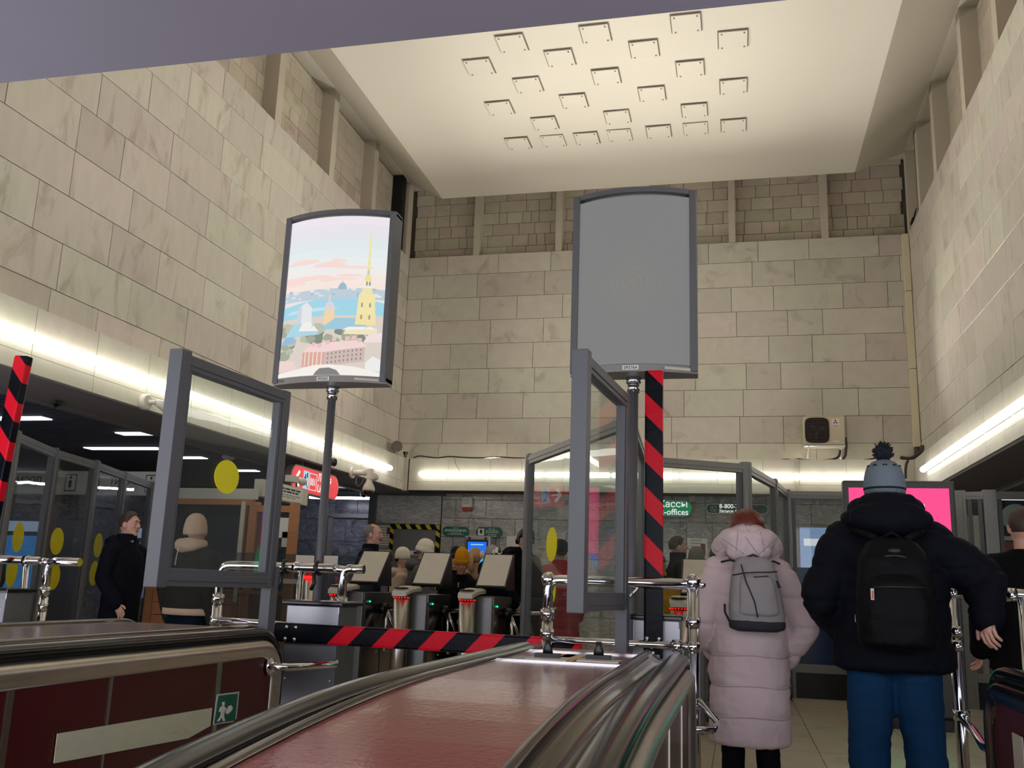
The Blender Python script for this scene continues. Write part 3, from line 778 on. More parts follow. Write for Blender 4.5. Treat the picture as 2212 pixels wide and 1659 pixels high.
# green plate corner on the right balustrade
pr = atX(2200, 1640, 0.99)
MB().box((0.995, pr.y, pr.z), (0.004, 0.12, 0.16)).build('exit_plate', M_green, E3)
MB().box((0.992, pr.y, pr.z), (0.004, 0.13, 0.17)).build('exit_plate_border', M_lightgrey, E3)
# moving steps of the two lanes seen from beside the camera
for (xa, xb, lab) in ((-0.17, 0.97, 'right escalator lane with ribbed steel steps in front of the camera'), (-2.27, -1.03, 'left escalator lane with ribbed steel steps behind the lowered barrier')):
    t = thing('escalator_steps', lab, 'escalator')
    yy = 4.15; i = 0
    while yy > -1.2:
        z = hz(yy - 0.2) - 0.945
        piece('step', (xb - xa, 0.396, 0.2), M_dsteel, t, ((xa + xb) / 2, yy - 0.2, z - 0.11)); yy -= 0.4
    piece('comb_plate', (xb - xa, 0.06, 0.02), M_yellow, t, ((xa + xb) / 2, 4.13, -0.004))

# chrome stubs that tie the balustrades to the guard rails are in the rail builders below
def flange(parent, p, n, r=0.05):
    p = Vector(p); n = Vector(n).normalized()
    MB().tube([p, p + n * 0.012, p + n * 0.03], [r, r * 0.9, r * 0.45], 16).build('flange', M_chrome, parent)
RR = 0.027
def rail(label, tubes, collars=(), group=None, loc=(0, 0, 0)):
    t = thing('guard_rail', label, 'railing', loc, 0, group)
    for nm, pts, r in tubes:
        MB().tube(pts, r, 12).build(nm, M_chrome, t)
    for c, d, r in collars:
        c = Vector(c); d = Vector(d).normalized()
        MB().tube([c - d * 0.025, c + d * 0.025], r, 12).build('collar', M_chrome, t)
    return t
def bend(a, b, c, r=0.07, n=5):
    """points rounding the corner a-b-c"""
    a, b, c = Vector(a), Vector(b), Vector(c)
    p = b + (a - b).normalized() * r; q = b + (c - b).normalized() * r
    return [a] + [((p * (1 - s) + b * s) * (1 - s) + (b * (1 - s) + q * s) * s) for s in [i / n for i in range(n + 1)]] + [c]
# middle rail, between the glazed screen and the woman in the pale coat
yc = 4.95
a = atY(1185, 1243, yc); b = atY(1497, 1267, yc); m_ = atY(1345, 1258, yc)
zt = 1.235
rl = rail('chrome guard rail behind the central deck and the raised barrier', [
    ('top_rail', bend((a.x, yc, 0.0), (a.x, yc, zt), (b.x, yc, zt), 0.06) [1:-1] and bend((a.x, yc, 1.0), (a.x, yc, zt), (b.x, yc, zt), 0.06), RR),
    ('post', [(a.x, yc, 0.0), (a.x, yc, 1.02)], 0.03),
    ('post', [(m_.x, yc, 0.0), (m_.x, yc, zt)], 0.02),
    ('post', [(b.x, yc, 0.0), (b.x, yc, zt + 0.01)], 0.031),
    ('lower_rail', [(a.x, yc, 0.93), (b.x, yc, 0.93)], 0.02),
    ('brace', [(m_.x + 0.01, yc, 1.13), (m_.x + 0.10, yc, zt)], 0.008),
    ('tie_rod', [(b.x, yc, 0.70), (b.x + 0.12, yc - 0.05, 0.58), (b.x + 0.10, yc - 0.35, 0.585), (b.x - 0.03, yc - 0.42, 0.59)], 0.016)],
    [((a.x, yc, 1.06), (0, 0, 1), 0.036), ((a.x, yc, 0.96), (0, 0, 1), 0.036), ((b.x, yc, 1.05), (0, 0, 1), 0.037), ((b.x, yc, 0.93), (0, 0, 1), 0.037), ((b.x, yc, 0.66), (0, 0, 1), 0.036), ((m_.x, yc, 0.93), (0, 0, 1), 0.03), ((m_.x, yc, 1.13), (0, 0, 1), 0.026), ((b.x - 0.08, yc, 0.93), (1, 0, 0), 0.03)])
MB().ell((b.x, yc, zt + 0.012), 0.042).build('elbow_cap', M_chrome, rl)
MB().ell((a.x, yc, zt), 0.04).build('elbow_cap', M_chrome, rl)
MB().ell((b.x + 0.045, yc, zt), 0.02).build('end_cap', M_chrome, rl)
# left rail
yl = 5.35
a = atY(478, 1218, yl); b = atY(742, 1236, yl); zt = 1.262
rl = rail('chrome guard rail beside the left balustrade carrying two black straps', [
    ('top_rail', bend((a.x, yl, 1.0), (a.x, yl, zt), (b.x - 0.06, yl, zt), 0.07), RR),
    ('top_rail', bend((b.x, yl, 1.0), (b.x, yl, zt), (b.x + 0.13, yl, zt), 0.05), RR),
    ('top_rail', [(b.x - 0.07, yl, zt), (b.x + 0.02, yl, zt - 0.01)], 0.025),
    ('post', [(a.x, yl, 0.0), (a.x, yl, 1.02)], 0.032),
    ('post', [(b.x, yl, 0.0), (b.x, yl, 1.02)], 0.031),
    ('post', [(atY(650, 1240, yl).x, yl, 0.0), (atY(650, 1240, yl).x, yl, zt)], 0.02),
    ('lower_rail', [(a.x, yl, 0.93), (a.x + 0.3, yl, 0.925), (b.x, yl, 0.90)], 0.021),
    ('tie_rod', [(-2.305, 4.55, 0.755), (-2.24, 4.62, 0.75), (-2.12, 4.9, 0.75), (b.x, yl, 0.76)], 0.019)],
    [((a.x, yl, 1.06), (0, 0, 1), 0.038), ((a.x, yl, 0.93), (0, 0, 1), 0.038), ((b.x, yl, 1.07), (0, 0, 1), 0.037), ((b.x, yl, 0.76), (0, 0, 1), 0.036), ((-2.6, yl, zt), (1, 0, 0), 0.031)])
flange(rl, (-2.312, 4.53, 0.757), (1, 0.1, 0))
for px_ in (612, 683):
    x = atY(px_, 1228, yl).x
    MB().tube([(x + 0.03 * q, yl + 0.036 * math.cos(2 * PI * q), zt + 0.036 * math.sin(2 * PI * q)) for q in [i / 14 for i in range(15)]], 0.012, 6).tube([(x, yl - 0.03, zt - 0.03), (x + 0.01, yl - 0.035, zt - 0.09), (x - 0.01, yl - 0.03, zt - 0.13)], 0.012, 6).build('strap', M_rubberd, rl)
# far left rail
yf = 5.4
a = atY(0, 1208, yf); b = atY(104, 1216, yf); zt = 1.25
rail('chrome guard rail at the far left frame edge', [
    ('top_rail', [(a.x - 0.9, yf, zt), (b.x - 0.06, yf, zt)], RR),
    ('top_rail', bend((b.x, yf, 1.0), (b.x, yf, zt), (b.x + 0.24, yf, zt), 0.05), RR),
    ('post', [(b.x, yf, 0.0), (b.x, yf, 1.02)], 0.03),
    ('top_rail', [(b.x - 0.08, yf, zt), (b.x + 0.02, yf, zt - 0.01)], 0.026),
    ('post', [(b.x - 0.17, yf + 0.1, 0), (b.x - 0.17, yf, zt)], 0.02)],
    [((b.x, yf, 1.06), (0, 0, 1), 0.036), ((b.x, yf, 0.96), (0, 0, 1), 0.034), ((b.x - 0.16, yf, zt), (1, 0, 0), 0.032)])
# right rail behind the man
yr = 5.35
a = atY(2045, 1280, yr); b = atY(2212, 1291, yr); zt = 1.24
rl = rail('chrome guard rail beside the man in jeans tied to the right balustrade', [
    ('top_rail', [(a.x - 0.08, yr, zt + 0.005), (b.x + 0.6, yr, zt)], RR),
    ('post', [(a.x + 0.035, yr, 0.0), (a.x + 0.02, yr, zt)], 0.03),
    ('post', [(b.x - 0.01, yr, 0.0), (b.x - 0.01, yr, zt)], 0.022),
    ('tie_rod', [(a.x + 0.035, yr - 0.02, 0.62), (a.x + 0.03, yr - 0.25, 0.6), (1.0, 4.55, 0.60), (1.04, 4.3, 0.60)], 0.02)],
    [((a.x + 0.03, yr, 1.05), (0, 0, 1), 0.036), ((a.x + 0.03, yr, 0.98), (0, 0, 1), 0.035), ((a.x + 0.035, yr, 0.64), (0, 0, 1), 0.04), ((b.x - 0.06, yr, zt), (1, 0, 0), 0.034)])
MB().ell((a.x + 0.02, yr, zt + 0.004), 0.037).build('elbow_cap', M_chrome, rl)

# ------------------------------------------------------------------ striped barriers and their boxes
def barrier_box(label, x, y, w, d, h, lidw):
    t = thing('barrier_post_box', label, 'barrier', (x, y, 0))
    MB().box((0, 0, h / 2), (w, d, h)).build('body', M_boxmetal, t, bevel=0.006)
    MB().box((0, 0, h + 0.012), (w + lidw, d + lidw, 0.026)).build('lid', M_rubber, t, bevel=0.008)
    MB().box((w * 0.02, -d / 2 - 0.002, h - 0.25), (w * 0.96, 0.004, 0.42)).build('front_plate', M_boxmetal, t)
    for sx in (-1, 1):
        for z in (h - 0.1, h - 0.4): MB().ell((sx * w * 0.42, -d / 2 - 0.004, z), 0.007, 8, 6).build('screw', M_chrome, t)
    return t
barrier_box('grey metal barrier box with black lid holding the lowered striped bar', -2.33, 5.16, 0.32, 0.26, 1.05, 0.05)
barrier_box('small metal barrier box with black lid behind the raised striped bar', -0.415, 5.14, 0.24, 0.2, 1.05, 0.035)
def bar(name, label, p, axis, L, w, th, m, bolts):
    t = thing(name, label, 'barrier', p)
    mb = MB()
    if axis == 'x': mb.box((L / 2, 0, 0), (L, th, w))
    else: mb.box((0, 0, L / 2), (w, th, L))
    mb.build('arm', m, t, bevel=0.012)
    for (u, v) in bolts:
        q = (u, -th / 2 - 0.004, v) if axis == 'x' else (v, -th / 2 - 0.004, u)
        MB().ell(q, (0.012, 0.01, 0.012), 10, 6).build('bolt', M_chrome, t)
    return t
b1 = bar('striped_barrier', 'lowered red and black striped barrier bar across the left escalator exit', (-2.525, 4.98, 0.90), 'x', 1.73, 0.105, 0.035, BAR_A, [(0.08, 0.03), (0.135, 0.03), (0.077, -0.032), (0.132, -0.033)])
b1.rotation_euler = (0, R(0.4), 0)
b2 = bar('striped_barrier', 'raised red and black striped barrier bar in front of the dim signboard', (-0.424, 4.98, 0.86), 'z', 1.50, 0.098, 0.035, BAR_V, [(0.03, 0.0), (0.10, -0.03), (0.10, 0.03)])
b3 = bar('striped_barrier', 'raised red and black striped barrier bar at the far left frame edge', (-4.566, 5.0, 0.95), 'z', 1.59, 0.10, 0.06, BAR_V, [(0.08, -0.03), (0.08, 0.03)])
b3.rotation_euler = (0, R(3.64), 0)
bxr = atY(46, 1265, 5.15).x
barrier_box('grey metal barrier box with black lid at the far left frame edge', bxr - 0.17, 5.16, 0.32, 0.22, 1.05, 0.04)
# ------------------------------------------------------------------ glazed screens on posts beside the escalators
def ellipse_disc(mb, c, rx, rz, n=28, th=0.002, M=None):
    poly = [(rx * math.cos(2 * PI * i / n), rz * math.sin(2 * PI * i / n)) for i in range(n)]
    return mb.prism(poly, th, (M or Matrix.Identity(4)))
def screen(label, p0, p1, z0, z1, stickers, broken=False):
    """free-standing framed pane from near end p0 to far end p1, carried by a post at the far end"""
    t = thing('glazed_screen', label, 'glass screen', (p0[0], p0[1], 0))
    P0, P1 = Vector((0, 0)), Vector((p1[0] - p0[0], p1[1] - p0[1]))
    d = (P1 - P0); L = d.length; d.normalize(); rz = math.atan2(d.y, d.x)
    at = lambda s, z: (d.x * s, d.y * s, z)
    MB().box(at(0.035, (z0 + z1) / 2), (0.07, 0.072, z1 - z0), rz).box(at(0.085, (z0 + z1) / 2 - 0.01), (0.03, 0.05, z1 - z0 - 0.03), rz).build('near_stile', M_grey, t, bevel=0.004)
    MB().box(at(L - 0.03, (z0 + z1) / 2), (0.06, 0.06, z1 - z0 - 0.02), rz).box(at(L - 0.075, (z0 + z1) / 2), (0.03, 0.045, z1 - z0 - 0.05), rz).build('far_stile', M_grey, t, bevel=0.004)
    for nm, za, zb in (('top_rail', z1 - 0.085, z1 - 0.015), ('bottom_rail', z0 + 0.005, z0 + 0.085)):
        MB().box(at(L / 2, (za + zb) / 2), (L - 0.12, 0.055, zb - za), rz).box(at(L / 2, (za + zb) / 2), (L - 0.12, 0.068, (zb - za) * 0.4), rz).build(nm, M_grey, t, bevel=0.003)
    MB().box(at(L / 2, (z0 + z1) / 2), (L - 0.17, 0.008, z1 - z0 - 0.16), rz).build('pane', M_glass, t)
    MB().box(at(L + 0.0, z0 / 2 + 0.06), (0.07, 0.06, z0 + 0.12), rz).build('post', M_grey, t, bevel=0.004)
    MB().box(at(L + 0.0, 0.006), (0.16, 0.16, 0.012), rz).build('foot_plate', M_grey, t)
    for (s, z, rx, rr, off) in stickers:
        c = at(s, z); n = Vector((d.y, -d.x)) * 0.0065
        M = Matrix.Translation((c[0] + n.x, c[1] + n.y, z)) @ Matrix.Rotation(rz, 4, 'Z')
        ellipse_disc(MB(), c, rx, rr, M=M).build('sticker', M_yellow, t)
    return t
s1a, s1b = (-2.488, 3.70), (-2.405, 4.64)
yel = atX(475, 1030, -2.48)
screen('grey framed glazed screen with one yellow sticker above the left balustrade', s1a, s1b, 1.135, 2.205, [((yel.y - 3.70), yel.z, 0.10, 0.082, 0)])
s2a, s2b = (-0.648, 3.88), (-0.565, 4.82)
screen('grey framed glazed screen seen edge on above the central deck', s2a, s2b, 1.095, 2.205, [])

# ------------------------------------------------------------------ signboards on round posts
def signboard(label, px_corners, Y, pole_px, face_builder, ID, extra):
    TLp, TRp, BLp, BRp = px_corners
    tl, tr, bl, br = [atY(p[0], p[1], Y) for p in px_corners]
    x0 = (tl.x + bl.x) / 2; x1 = (tr.x + br.x) / 2; z0 = (bl.z + br.z) / 2; z1 = (tl.z + tr.z) / 2
    w = x1 - x0; h = z1 - z0; pc = atY(pole_px[0], pole_px[1], Y)
    t = thing('signboard', label, 'sign', (pc.x, Y, 0))
    cx = (x0 + x1) / 2 - pc.x
    sag = 0.10; depth = 0.10
    n = 16
    def fy(u): return -depth / 2 - sag * (1 - (2 * u - 1) ** 2)       # bulged front, u in 0..1
    # cabinet: back shell, cap and base follow the bulge
    for nm, za, zb, ov, m in (('top_cap', z1 - 0.022, z1 + 0.008, 0.004, M_grey), ('base_profile', z0 - 0.012, z0 + 0.03, 0.004, M_greyw)):
        pts = [(cx - w / 2 - ov, depth / 2), (cx - w / 2 - ov, -depth / 2 - 0.012)] + [(cx - w / 2 + w * i / n, fy(i / n) - 0.014) for i in range(n + 1)] + [(cx + w / 2 + ov, -depth / 2 - 0.012), (cx + w / 2 + ov, depth / 2)]
        vs = [(x, y, za) for x, y in pts] + [(x, y, zb) for x, y in pts]; k = len(pts)
        MB().add(vs, [tuple(range(k)), tuple(reversed(range(k, 2 * k)))] + [(i, i + k, (i + 1) % k + k, (i + 1) % k) for i in range(k)]).build(nm, m, t)
    for sx in (-1, 1):
        MB().box((cx + sx * (w / 2 - 0.016), -0.012, (z0 + z1) / 2), (0.04, depth + 0.05, h), 0).build('side_profile', M_grey, t, bevel=0.006)
    pts = [(cx - w / 2 + 0.03, depth / 2)] + [(cx - w / 2 + 0.03 + (w - 0.06) * i / n, fy(i / n) + 0.02) for i in range(n + 1)] + [(cx + w / 2 - 0.03, depth / 2)]
    vs = [(x, y, z0 + 0.01) for x, y in pts] + [(x, y, z1 - 0.01) for x, y in pts]; k = len(pts)
    MB().add(vs, [tuple(range(k)), tuple(reversed(range(k, 2 * k)))] + [(i, i + k, (i + 1) % k + k, (i + 1) % k) for i in range(k)]).build('cabinet', M_greyw, t)
    # pole with collars, base plate
    MB().cyl((0, 0.0, 0.0), (0, 0.0, z0), 0.028, seg=20).build('pole', M_grey, t)
    MB().tube([(0, 0, z0 - 0.10), (0, 0, z0 - 0.05)], 0.036, 18).tube([(0, 0, z0 - 0.05), (0, 0, z0 - 0.045), (0, 0, z0 - 0.012)], [0.036, 0.044, 0.044], 18).build('collar', M_chrome, t)
    MB().cyl((0, 0, 0), (0, 0, 0.015), 0.11, seg=20).build('foot_plate', M_grey, t)
    # number plate on the base profile
    npl = MB().box((0.0, fy(0.5) - 0.016, z0 + 0.009), (0.09, 0.004, 0.026)).build('number_plate', M_white, t)
    text('number', ID, 0.026, M_print, npl, face_M((0, fy(0.5) - 0.019, z0 + 0.0)), 'CENTER', 0.0008, sx=0.95)
    MB().box((cx + w * 0.36, fy(0.86) - 0.016, z0 + 0.009), (0.16, 0.003, 0.016), R(24)).build('maker_strip', M_lightgrey, t)
    # printed face mapped on the bulge: u 0..1, v 0..1
    iw, ih = w - 0.07, h - 0.075
    def mapuv(u, v, lift=0.0):
        uu = (u * iw + 0.035) / w
        return (cx - w / 2 + 0.035 + u * iw, fy(uu) - 0.002 - lift, z0 + 0.035 + v * ih)
    face_builder(t, mapuv)
    return t
def curved_poly(mapuv, pts, lift, m, parent, name):
    """polygon given in u,v laid on the bulged face, cut into strips so it follows the curve"""
    bm = bmesh.new()
    f = bm.faces.new([bm.verts.new((u, v, 0)) for u, v in pts])
    u0 = min(p[0] for p in pts); u1 = max(p[0] for p in pts)
    for i in range(1, 16):
        uc = i / 16
        if u0 < uc < u1:
            bmesh.ops.bisect_plane(bm, geom=bm.verts[:] + bm.edges[:] + bm.faces[:], plane_co=(uc, 0, 0), plane_no=(1, 0, 0))
    bmesh.ops.triangulate(bm, faces=bm.faces[:])
    vs = [mapuv(v.co.x, v.co.y, lift) for v in bm.verts]
    bm.verts.index_update(); fs = [tuple(v.index for v in f.verts) for f in bm.faces]; bm.free()
    return MB().add(vs, fs).build(name, m, parent)
def panorama(t, mapuv):
    """lit print: pale sky, pink cloud, river, yellow church spire, trees and roofs"""
    E = lambda nm, rgb, s=0.95: emit('print_' + nm, tuple(v + (250 - v) * 0.22 for v in rgb), s)
    rp = random.Random(5)
    def P(nm, pts, rgb, lift, s=0.95): return curved_poly(mapuv, pts, lift * 0.0006, E(nm, rgb, s), t, 'print_' + nm)
    P('backing', [(0, 0), (1, 0), (1, 1), (0, 1)], (226, 226, 226), -1)
    for i, c in enumerate([(250, 228, 216), (246, 232, 222), (240, 236, 234), (232, 238, 240), (226, 236, 238), (222, 232, 234), (226, 228, 234), (232, 226, 236), (238, 228, 238)]):
        a = 0.52 + 0.48 * i / 9; P('sky_%d' % i, [(0, a), (1, a), (1, min(1, a + 0.056)), (0, min(1, a + 0.056))], c, 0)
    for k in range(12):
        u = rp.uniform(0.02, 0.75); v = rp.uniform(0.57, 0.72); w = rp.uniform(0.08, 0.2); h = rp.uniform(0.008, 0.02)
        P('cloud', [(u + w * math.cos(q * PI / 5), v + h * math.sin(q * PI / 5) * (1.4 if q < 6 else 0.5)) for q in range(10)], (250, 214, 206), 1 + k * 0.1)
    P('far_shore', [(0, 0.47), (1, 0.47), (1, 0.535), (0.7, 0.54), (0.4, 0.535), (0, 0.53)], (176, 196, 210), 2.5)
    for k in range(26):
        u = rp.uniform(0, 0.95); v = rp.uniform(0.475, 0.53); w = rp.uniform(0.02, 0.07)
        P('far_roof_%d' % (k % 3), [(u, v), (min(1, u + w), v), (min(1, u + w), v + 0.012), (u, v + 0.014)], [(206, 222, 232), (236, 226, 220), (150, 182, 200)][k % 3], 3 + k * 0.05)
    P('far_dome', [(0.575, 0.53), (0.66, 0.53), (0.655, 0.55), (0.64, 0.566), (0.62, 0.574), (0.617, 0.59), (0.613, 0.574), (0.595, 0.566), (0.58, 0.55)], (132, 170, 190), 4.5)
    P('river', [(0, 0.355), (1, 0.365), (1, 0.45), (0.8, 0.475), (0.35, 0.47), (0, 0.44)], (140, 206, 228), 5)
    P('river_glint', [(0.03, 0.39), (0.5, 0.40), (0.6, 0.415), (0.4, 0.42), (0.1, 0.41)], (176, 226, 238), 5.3)
    P('yard', [(0, 0), (1, 0), (1, 0.37), (0, 0.36)], (214, 200, 186), 6)
    for k in range(34):
        u = rp.choice([rp.uniform(0, 0.14), rp.uniform(0.05, 0.9), rp.uniform(0.25, 0.8)]); v = rp.uniform(0.2, 0.29) if u > 0.15 else rp.uniform(0.12, 0.36); r = rp.uniform(0.035, 0.075)
        v = min(v, 0.3)
        P('tree_%d' % (k % 3), [(min(1, max(0, u + r * 1.2 * math.cos(q * PI / 5) * rp.uniform(0.8, 1.1))), v + r * 0.55 * math.sin(q * PI / 5) * rp.uniform(0.8, 1.1)) for q in range(10)], [(140, 150, 122), (98, 110, 96), (172, 176, 146)][k % 3], 6.5 + k * 0.06)
    P('white_church', [(0.16, 0.32), (0.34, 0.32), (0.33, 0.42), (0.27, 0.46), (0.19, 0.43)], (226, 228, 230), 9)
    P('white_church_shade', [(0.16, 0.32), (0.22, 0.32), (0.22, 0.435), (0.18, 0.42)], (196, 204, 210), 9.2)
    P('blue_roof', [(0.04, 0.24), (0.42, 0.25), (0.36, 0.32), (0.14, 0.33)], (150, 206, 226), 9.4)
    P('roof_light', [(0.2, 0.28), (0.42, 0.27), (0.32, 0.335), (0.24, 0.33)], (244, 238, 234), 9.6)
    P('blue_wing', [(0, 0.20), (0.18, 0.21), (0.14, 0.25), (0.05, 0.25)], (120, 170, 220), 9.7)
    P('small_chapel', [(0.455, 0.315), (0.565, 0.315), (0.56, 0.40), (0.465, 0.40)], (240, 206, 150), 9.8)
    P('chapel_dome', [(0.455, 0.40), (0.565, 0.40), (0.55, 0.44), (0.515, 0.455), (0.515, 0.49), (0.505, 0.50), (0.495, 0.49), (0.495, 0.455), (0.47, 0.44)], (214, 206, 214), 10)
    P('nave_roof', [(0.43, 0.28), (0.86, 0.28), (0.84, 0.35), (0.57, 0.35)], (134, 190, 214), 10.2)
    P('nave', [(0.66, 0.25), (0.95, 0.25), (0.95, 0.29), (0.68, 0.285)], (240, 226, 176), 10.4)
    P('nave_snow', [(0.64, 0.275), (0.95, 0.285), (0.9, 0.30), (0.7, 0.295)], (248, 240, 232), 10.6)
    # bell tower and spire
    P('tower_base', [(0.755, 0.31), (0.935, 0.31), (0.93, 0.38), (0.765, 0.38)], (240, 222, 146), 11)
    P('tower_mid', [(0.765, 0.38), (0.925, 0.38), (0.915, 0.50), (0.775, 0.50)], (244, 226, 150), 11.2)
    P('tower_upper', [(0.795, 0.50), (0.895, 0.50), (0.885, 0.54), (0.805, 0.54)], (236, 226, 160), 11.4)
    P('tower_drum', [(0.815, 0.54), (0.875, 0.54), (0.87, 0.585), (0.82, 0.585)], (240, 240, 226), 11.6)
    P('tower_cupola', [(0.812, 0.585), (0.878, 0.585), (0.868, 0.615), (0.855, 0.625), (0.835, 0.625), (0.822, 0.615)], (236, 222, 130), 11.8)
    P('tower_neck', [(0.834, 0.625), (0.857, 0.625), (0.856, 0.655), (0.836, 0.655)], (190, 196, 176), 12)
    P('spire', [(0.833, 0.655), (0.859, 0.655), (0.850, 0.91), (0.8465, 0.93), (0.844, 0.91)], (240, 226, 140), 12.2)
    for (u, v) in ((0.80, 0.42), (0.87, 0.42), (0.80, 0.345), (0.87, 0.345), (0.83, 0.555), (0.855, 0.555)):
        P('tower_window', [(u, v), (u + 0.016, v), (u + 0.016, v + 0.022), (u + 0.008, v + 0.03), (u, v + 0.022)], (150, 130, 110), 12.4)
    # pink house in front, small roofs, pale rim
    P('pink_house', [(0.27, 0.055), (0.50, 0.05), (0.50, 0.14), (0.27, 0.145)], (214, 150, 134), 12.6)
    P('pink_house_side', [(0.50, 0.05), (0.86, 0.085), (0.86, 0.175), (0.50, 0.14)], (196, 172, 160), 12.6)
    P('pink_roof', [(0.26, 0.145), (0.50, 0.14), (0.88, 0.175), (0.82, 0.215), (0.36, 0.19)], (244, 206, 204), 12.8)
    for k in range(9):
        for r in range(3):
            u = 0.525 + k * 0.037; v = 0.068 + r * 0.026 + k * 0.0036
            P('house_window', [(u, v), (u + 0.012, v + 0.001), (u + 0.012, v + 0.015), (u, v + 0.014)], (120, 104, 100), 13)
    for k in range(5):
        u = 0.295 + k * 0.042
        P('house_pilaster', [(u, 0.058), (u + 0.01, 0.058), (u + 0.01, 0.142), (u, 0.142)], (244, 224, 200), 13)
    for (u, v) in ((0.36, 0.175), (0.42, 0.168), (0.5, 0.185), (0.56, 0.205), (0.68, 0.21), (0.74, 0.215), (0.79, 0.2)):
        P('chimney', [(u, v), (u + 0.04, v + 0.003), (u + 0.04, v + 0.028), (u, v + 0.026)], (232, 180, 176), 13.2)
    P('right_roof', [(0.84, 0.2), (1, 0.21), (1, 0.27), (0.88, 0.25)], (240, 220, 218), 13.2)
    P('right_house', [(0.87, 0.03), (1, 0.03), (1, 0.1), (0.93, 0.12), (0.87, 0.08)], (236, 236, 236), 13.2)
    P('left_roof', [(0, 0.04), (0.22, 0.04), (0.18, 0.09), (0, 0.11)], (236, 204, 196), 13.2)
    P('pale_rim', [(0, 0), (1, 0), (1, 0.02), (0.8, 0.05), (0.55, 0.065), (0.4, 0.062), (0.2, 0.04), (0, 0.025)], (246, 240, 230), 13.6)
    P('dark_crest', [(0.40, 0.0), (0.66, 0.0), (0.62, 0.03), (0.55, 0.045), (0.46, 0.042), (0.42, 0.02)], (96, 96, 96), 14)
    text('print_code', 'ВГ/2/6', 0.024, M_print, t, face_M((mapuv(0.02, 0, 0)[0], mapuv(0.05, 0, 0)[1] - 0.02, mapuv(0, 0, 0)[2] - 0.034)), 'LEFT', 0.0006)
def blank_face(t, mapuv):
    m = emit('dim_grey_lightbox', (128, 128, 128), 0.62)
    N = m.node_tree.nodes; L = m.node_tree.links; b = N['Principled BSDF']
    tc = N.new('ShaderNodeTexCoord'); mp = N.new('ShaderNodeMapping')
    c = mapuv(0.505, 0.475)
    mp.inputs['Location'].default_value = (-c[0], 0, -c[2]); mp.inputs['Scale'].default_value = (1, 0, 1)
    L.new(tc.outputs['Object'], mp.inputs['Vector'])
    w = N.new('ShaderNodeTexWave'); w.wave_type = 'RINGS'; w.rings_direction = 'SPHERICAL'; w.inputs['Scale'].default_value = 9.0; w.inputs['Distortion'].default_value = 1.2
    L.new(mp.outputs[0], w.inputs['Vector'])
    ln = N.new('ShaderNodeVectorMath'); ln.operation = 'LENGTH'; L.new(mp.outputs[0], ln.inputs[0])
    fall = N.new('ShaderNodeMapRange'); fall.inputs['From Min'].default_value = 0.0; fall.inputs['From Max'].default_value = 0.24; fall.inputs['To Min'].default_value = 1; fall.inputs['To Max'].default_value = 0
    L.new(ln.outputs['Value'], fall.inputs['Value'])
    mu = N.new('ShaderNodeMath'); mu.operation = 'MULTIPLY'; L.new(w.outputs['Fac'], mu.inputs[0]); L.new(fall.outputs[0], mu.inputs[1])
    mx = N.new('ShaderNodeMix'); mx.data_type = 'RGBA'; mx.inputs['A'].default_value = lin((133, 133, 133)); mx.inputs['B'].default_value = lin((139, 138, 128))
    L.new(mu.outputs[0], mx.inputs['Factor']); L.new(mx.outputs['Result'], b.inputs['Emission Color'])
    b.inputs['Emission Strength'].default_value = 0.8
    b.inputs['Base Color'].default_value = (0.03, 0.03, 0.03, 1)
    curved_poly(mapuv, [(0, 0), (1, 0), (1, 1), (0, 1)], 0.0, m, t, 'blank_face')
signboard('lit signboard on a round post showing a city panorama with a yellow spire', [(630, 478), (860, 470), (603, 832), (842, 832)], 5.8, (705, 1020), panorama, '093563', 1)
signboard('signboard with a blank grey face on a round post behind the raised barrier', [(1243, 434), (1503, 428), (1240, 808), (1506, 815)], 5.3, (1368, 900), blank_face, '093764', 0)

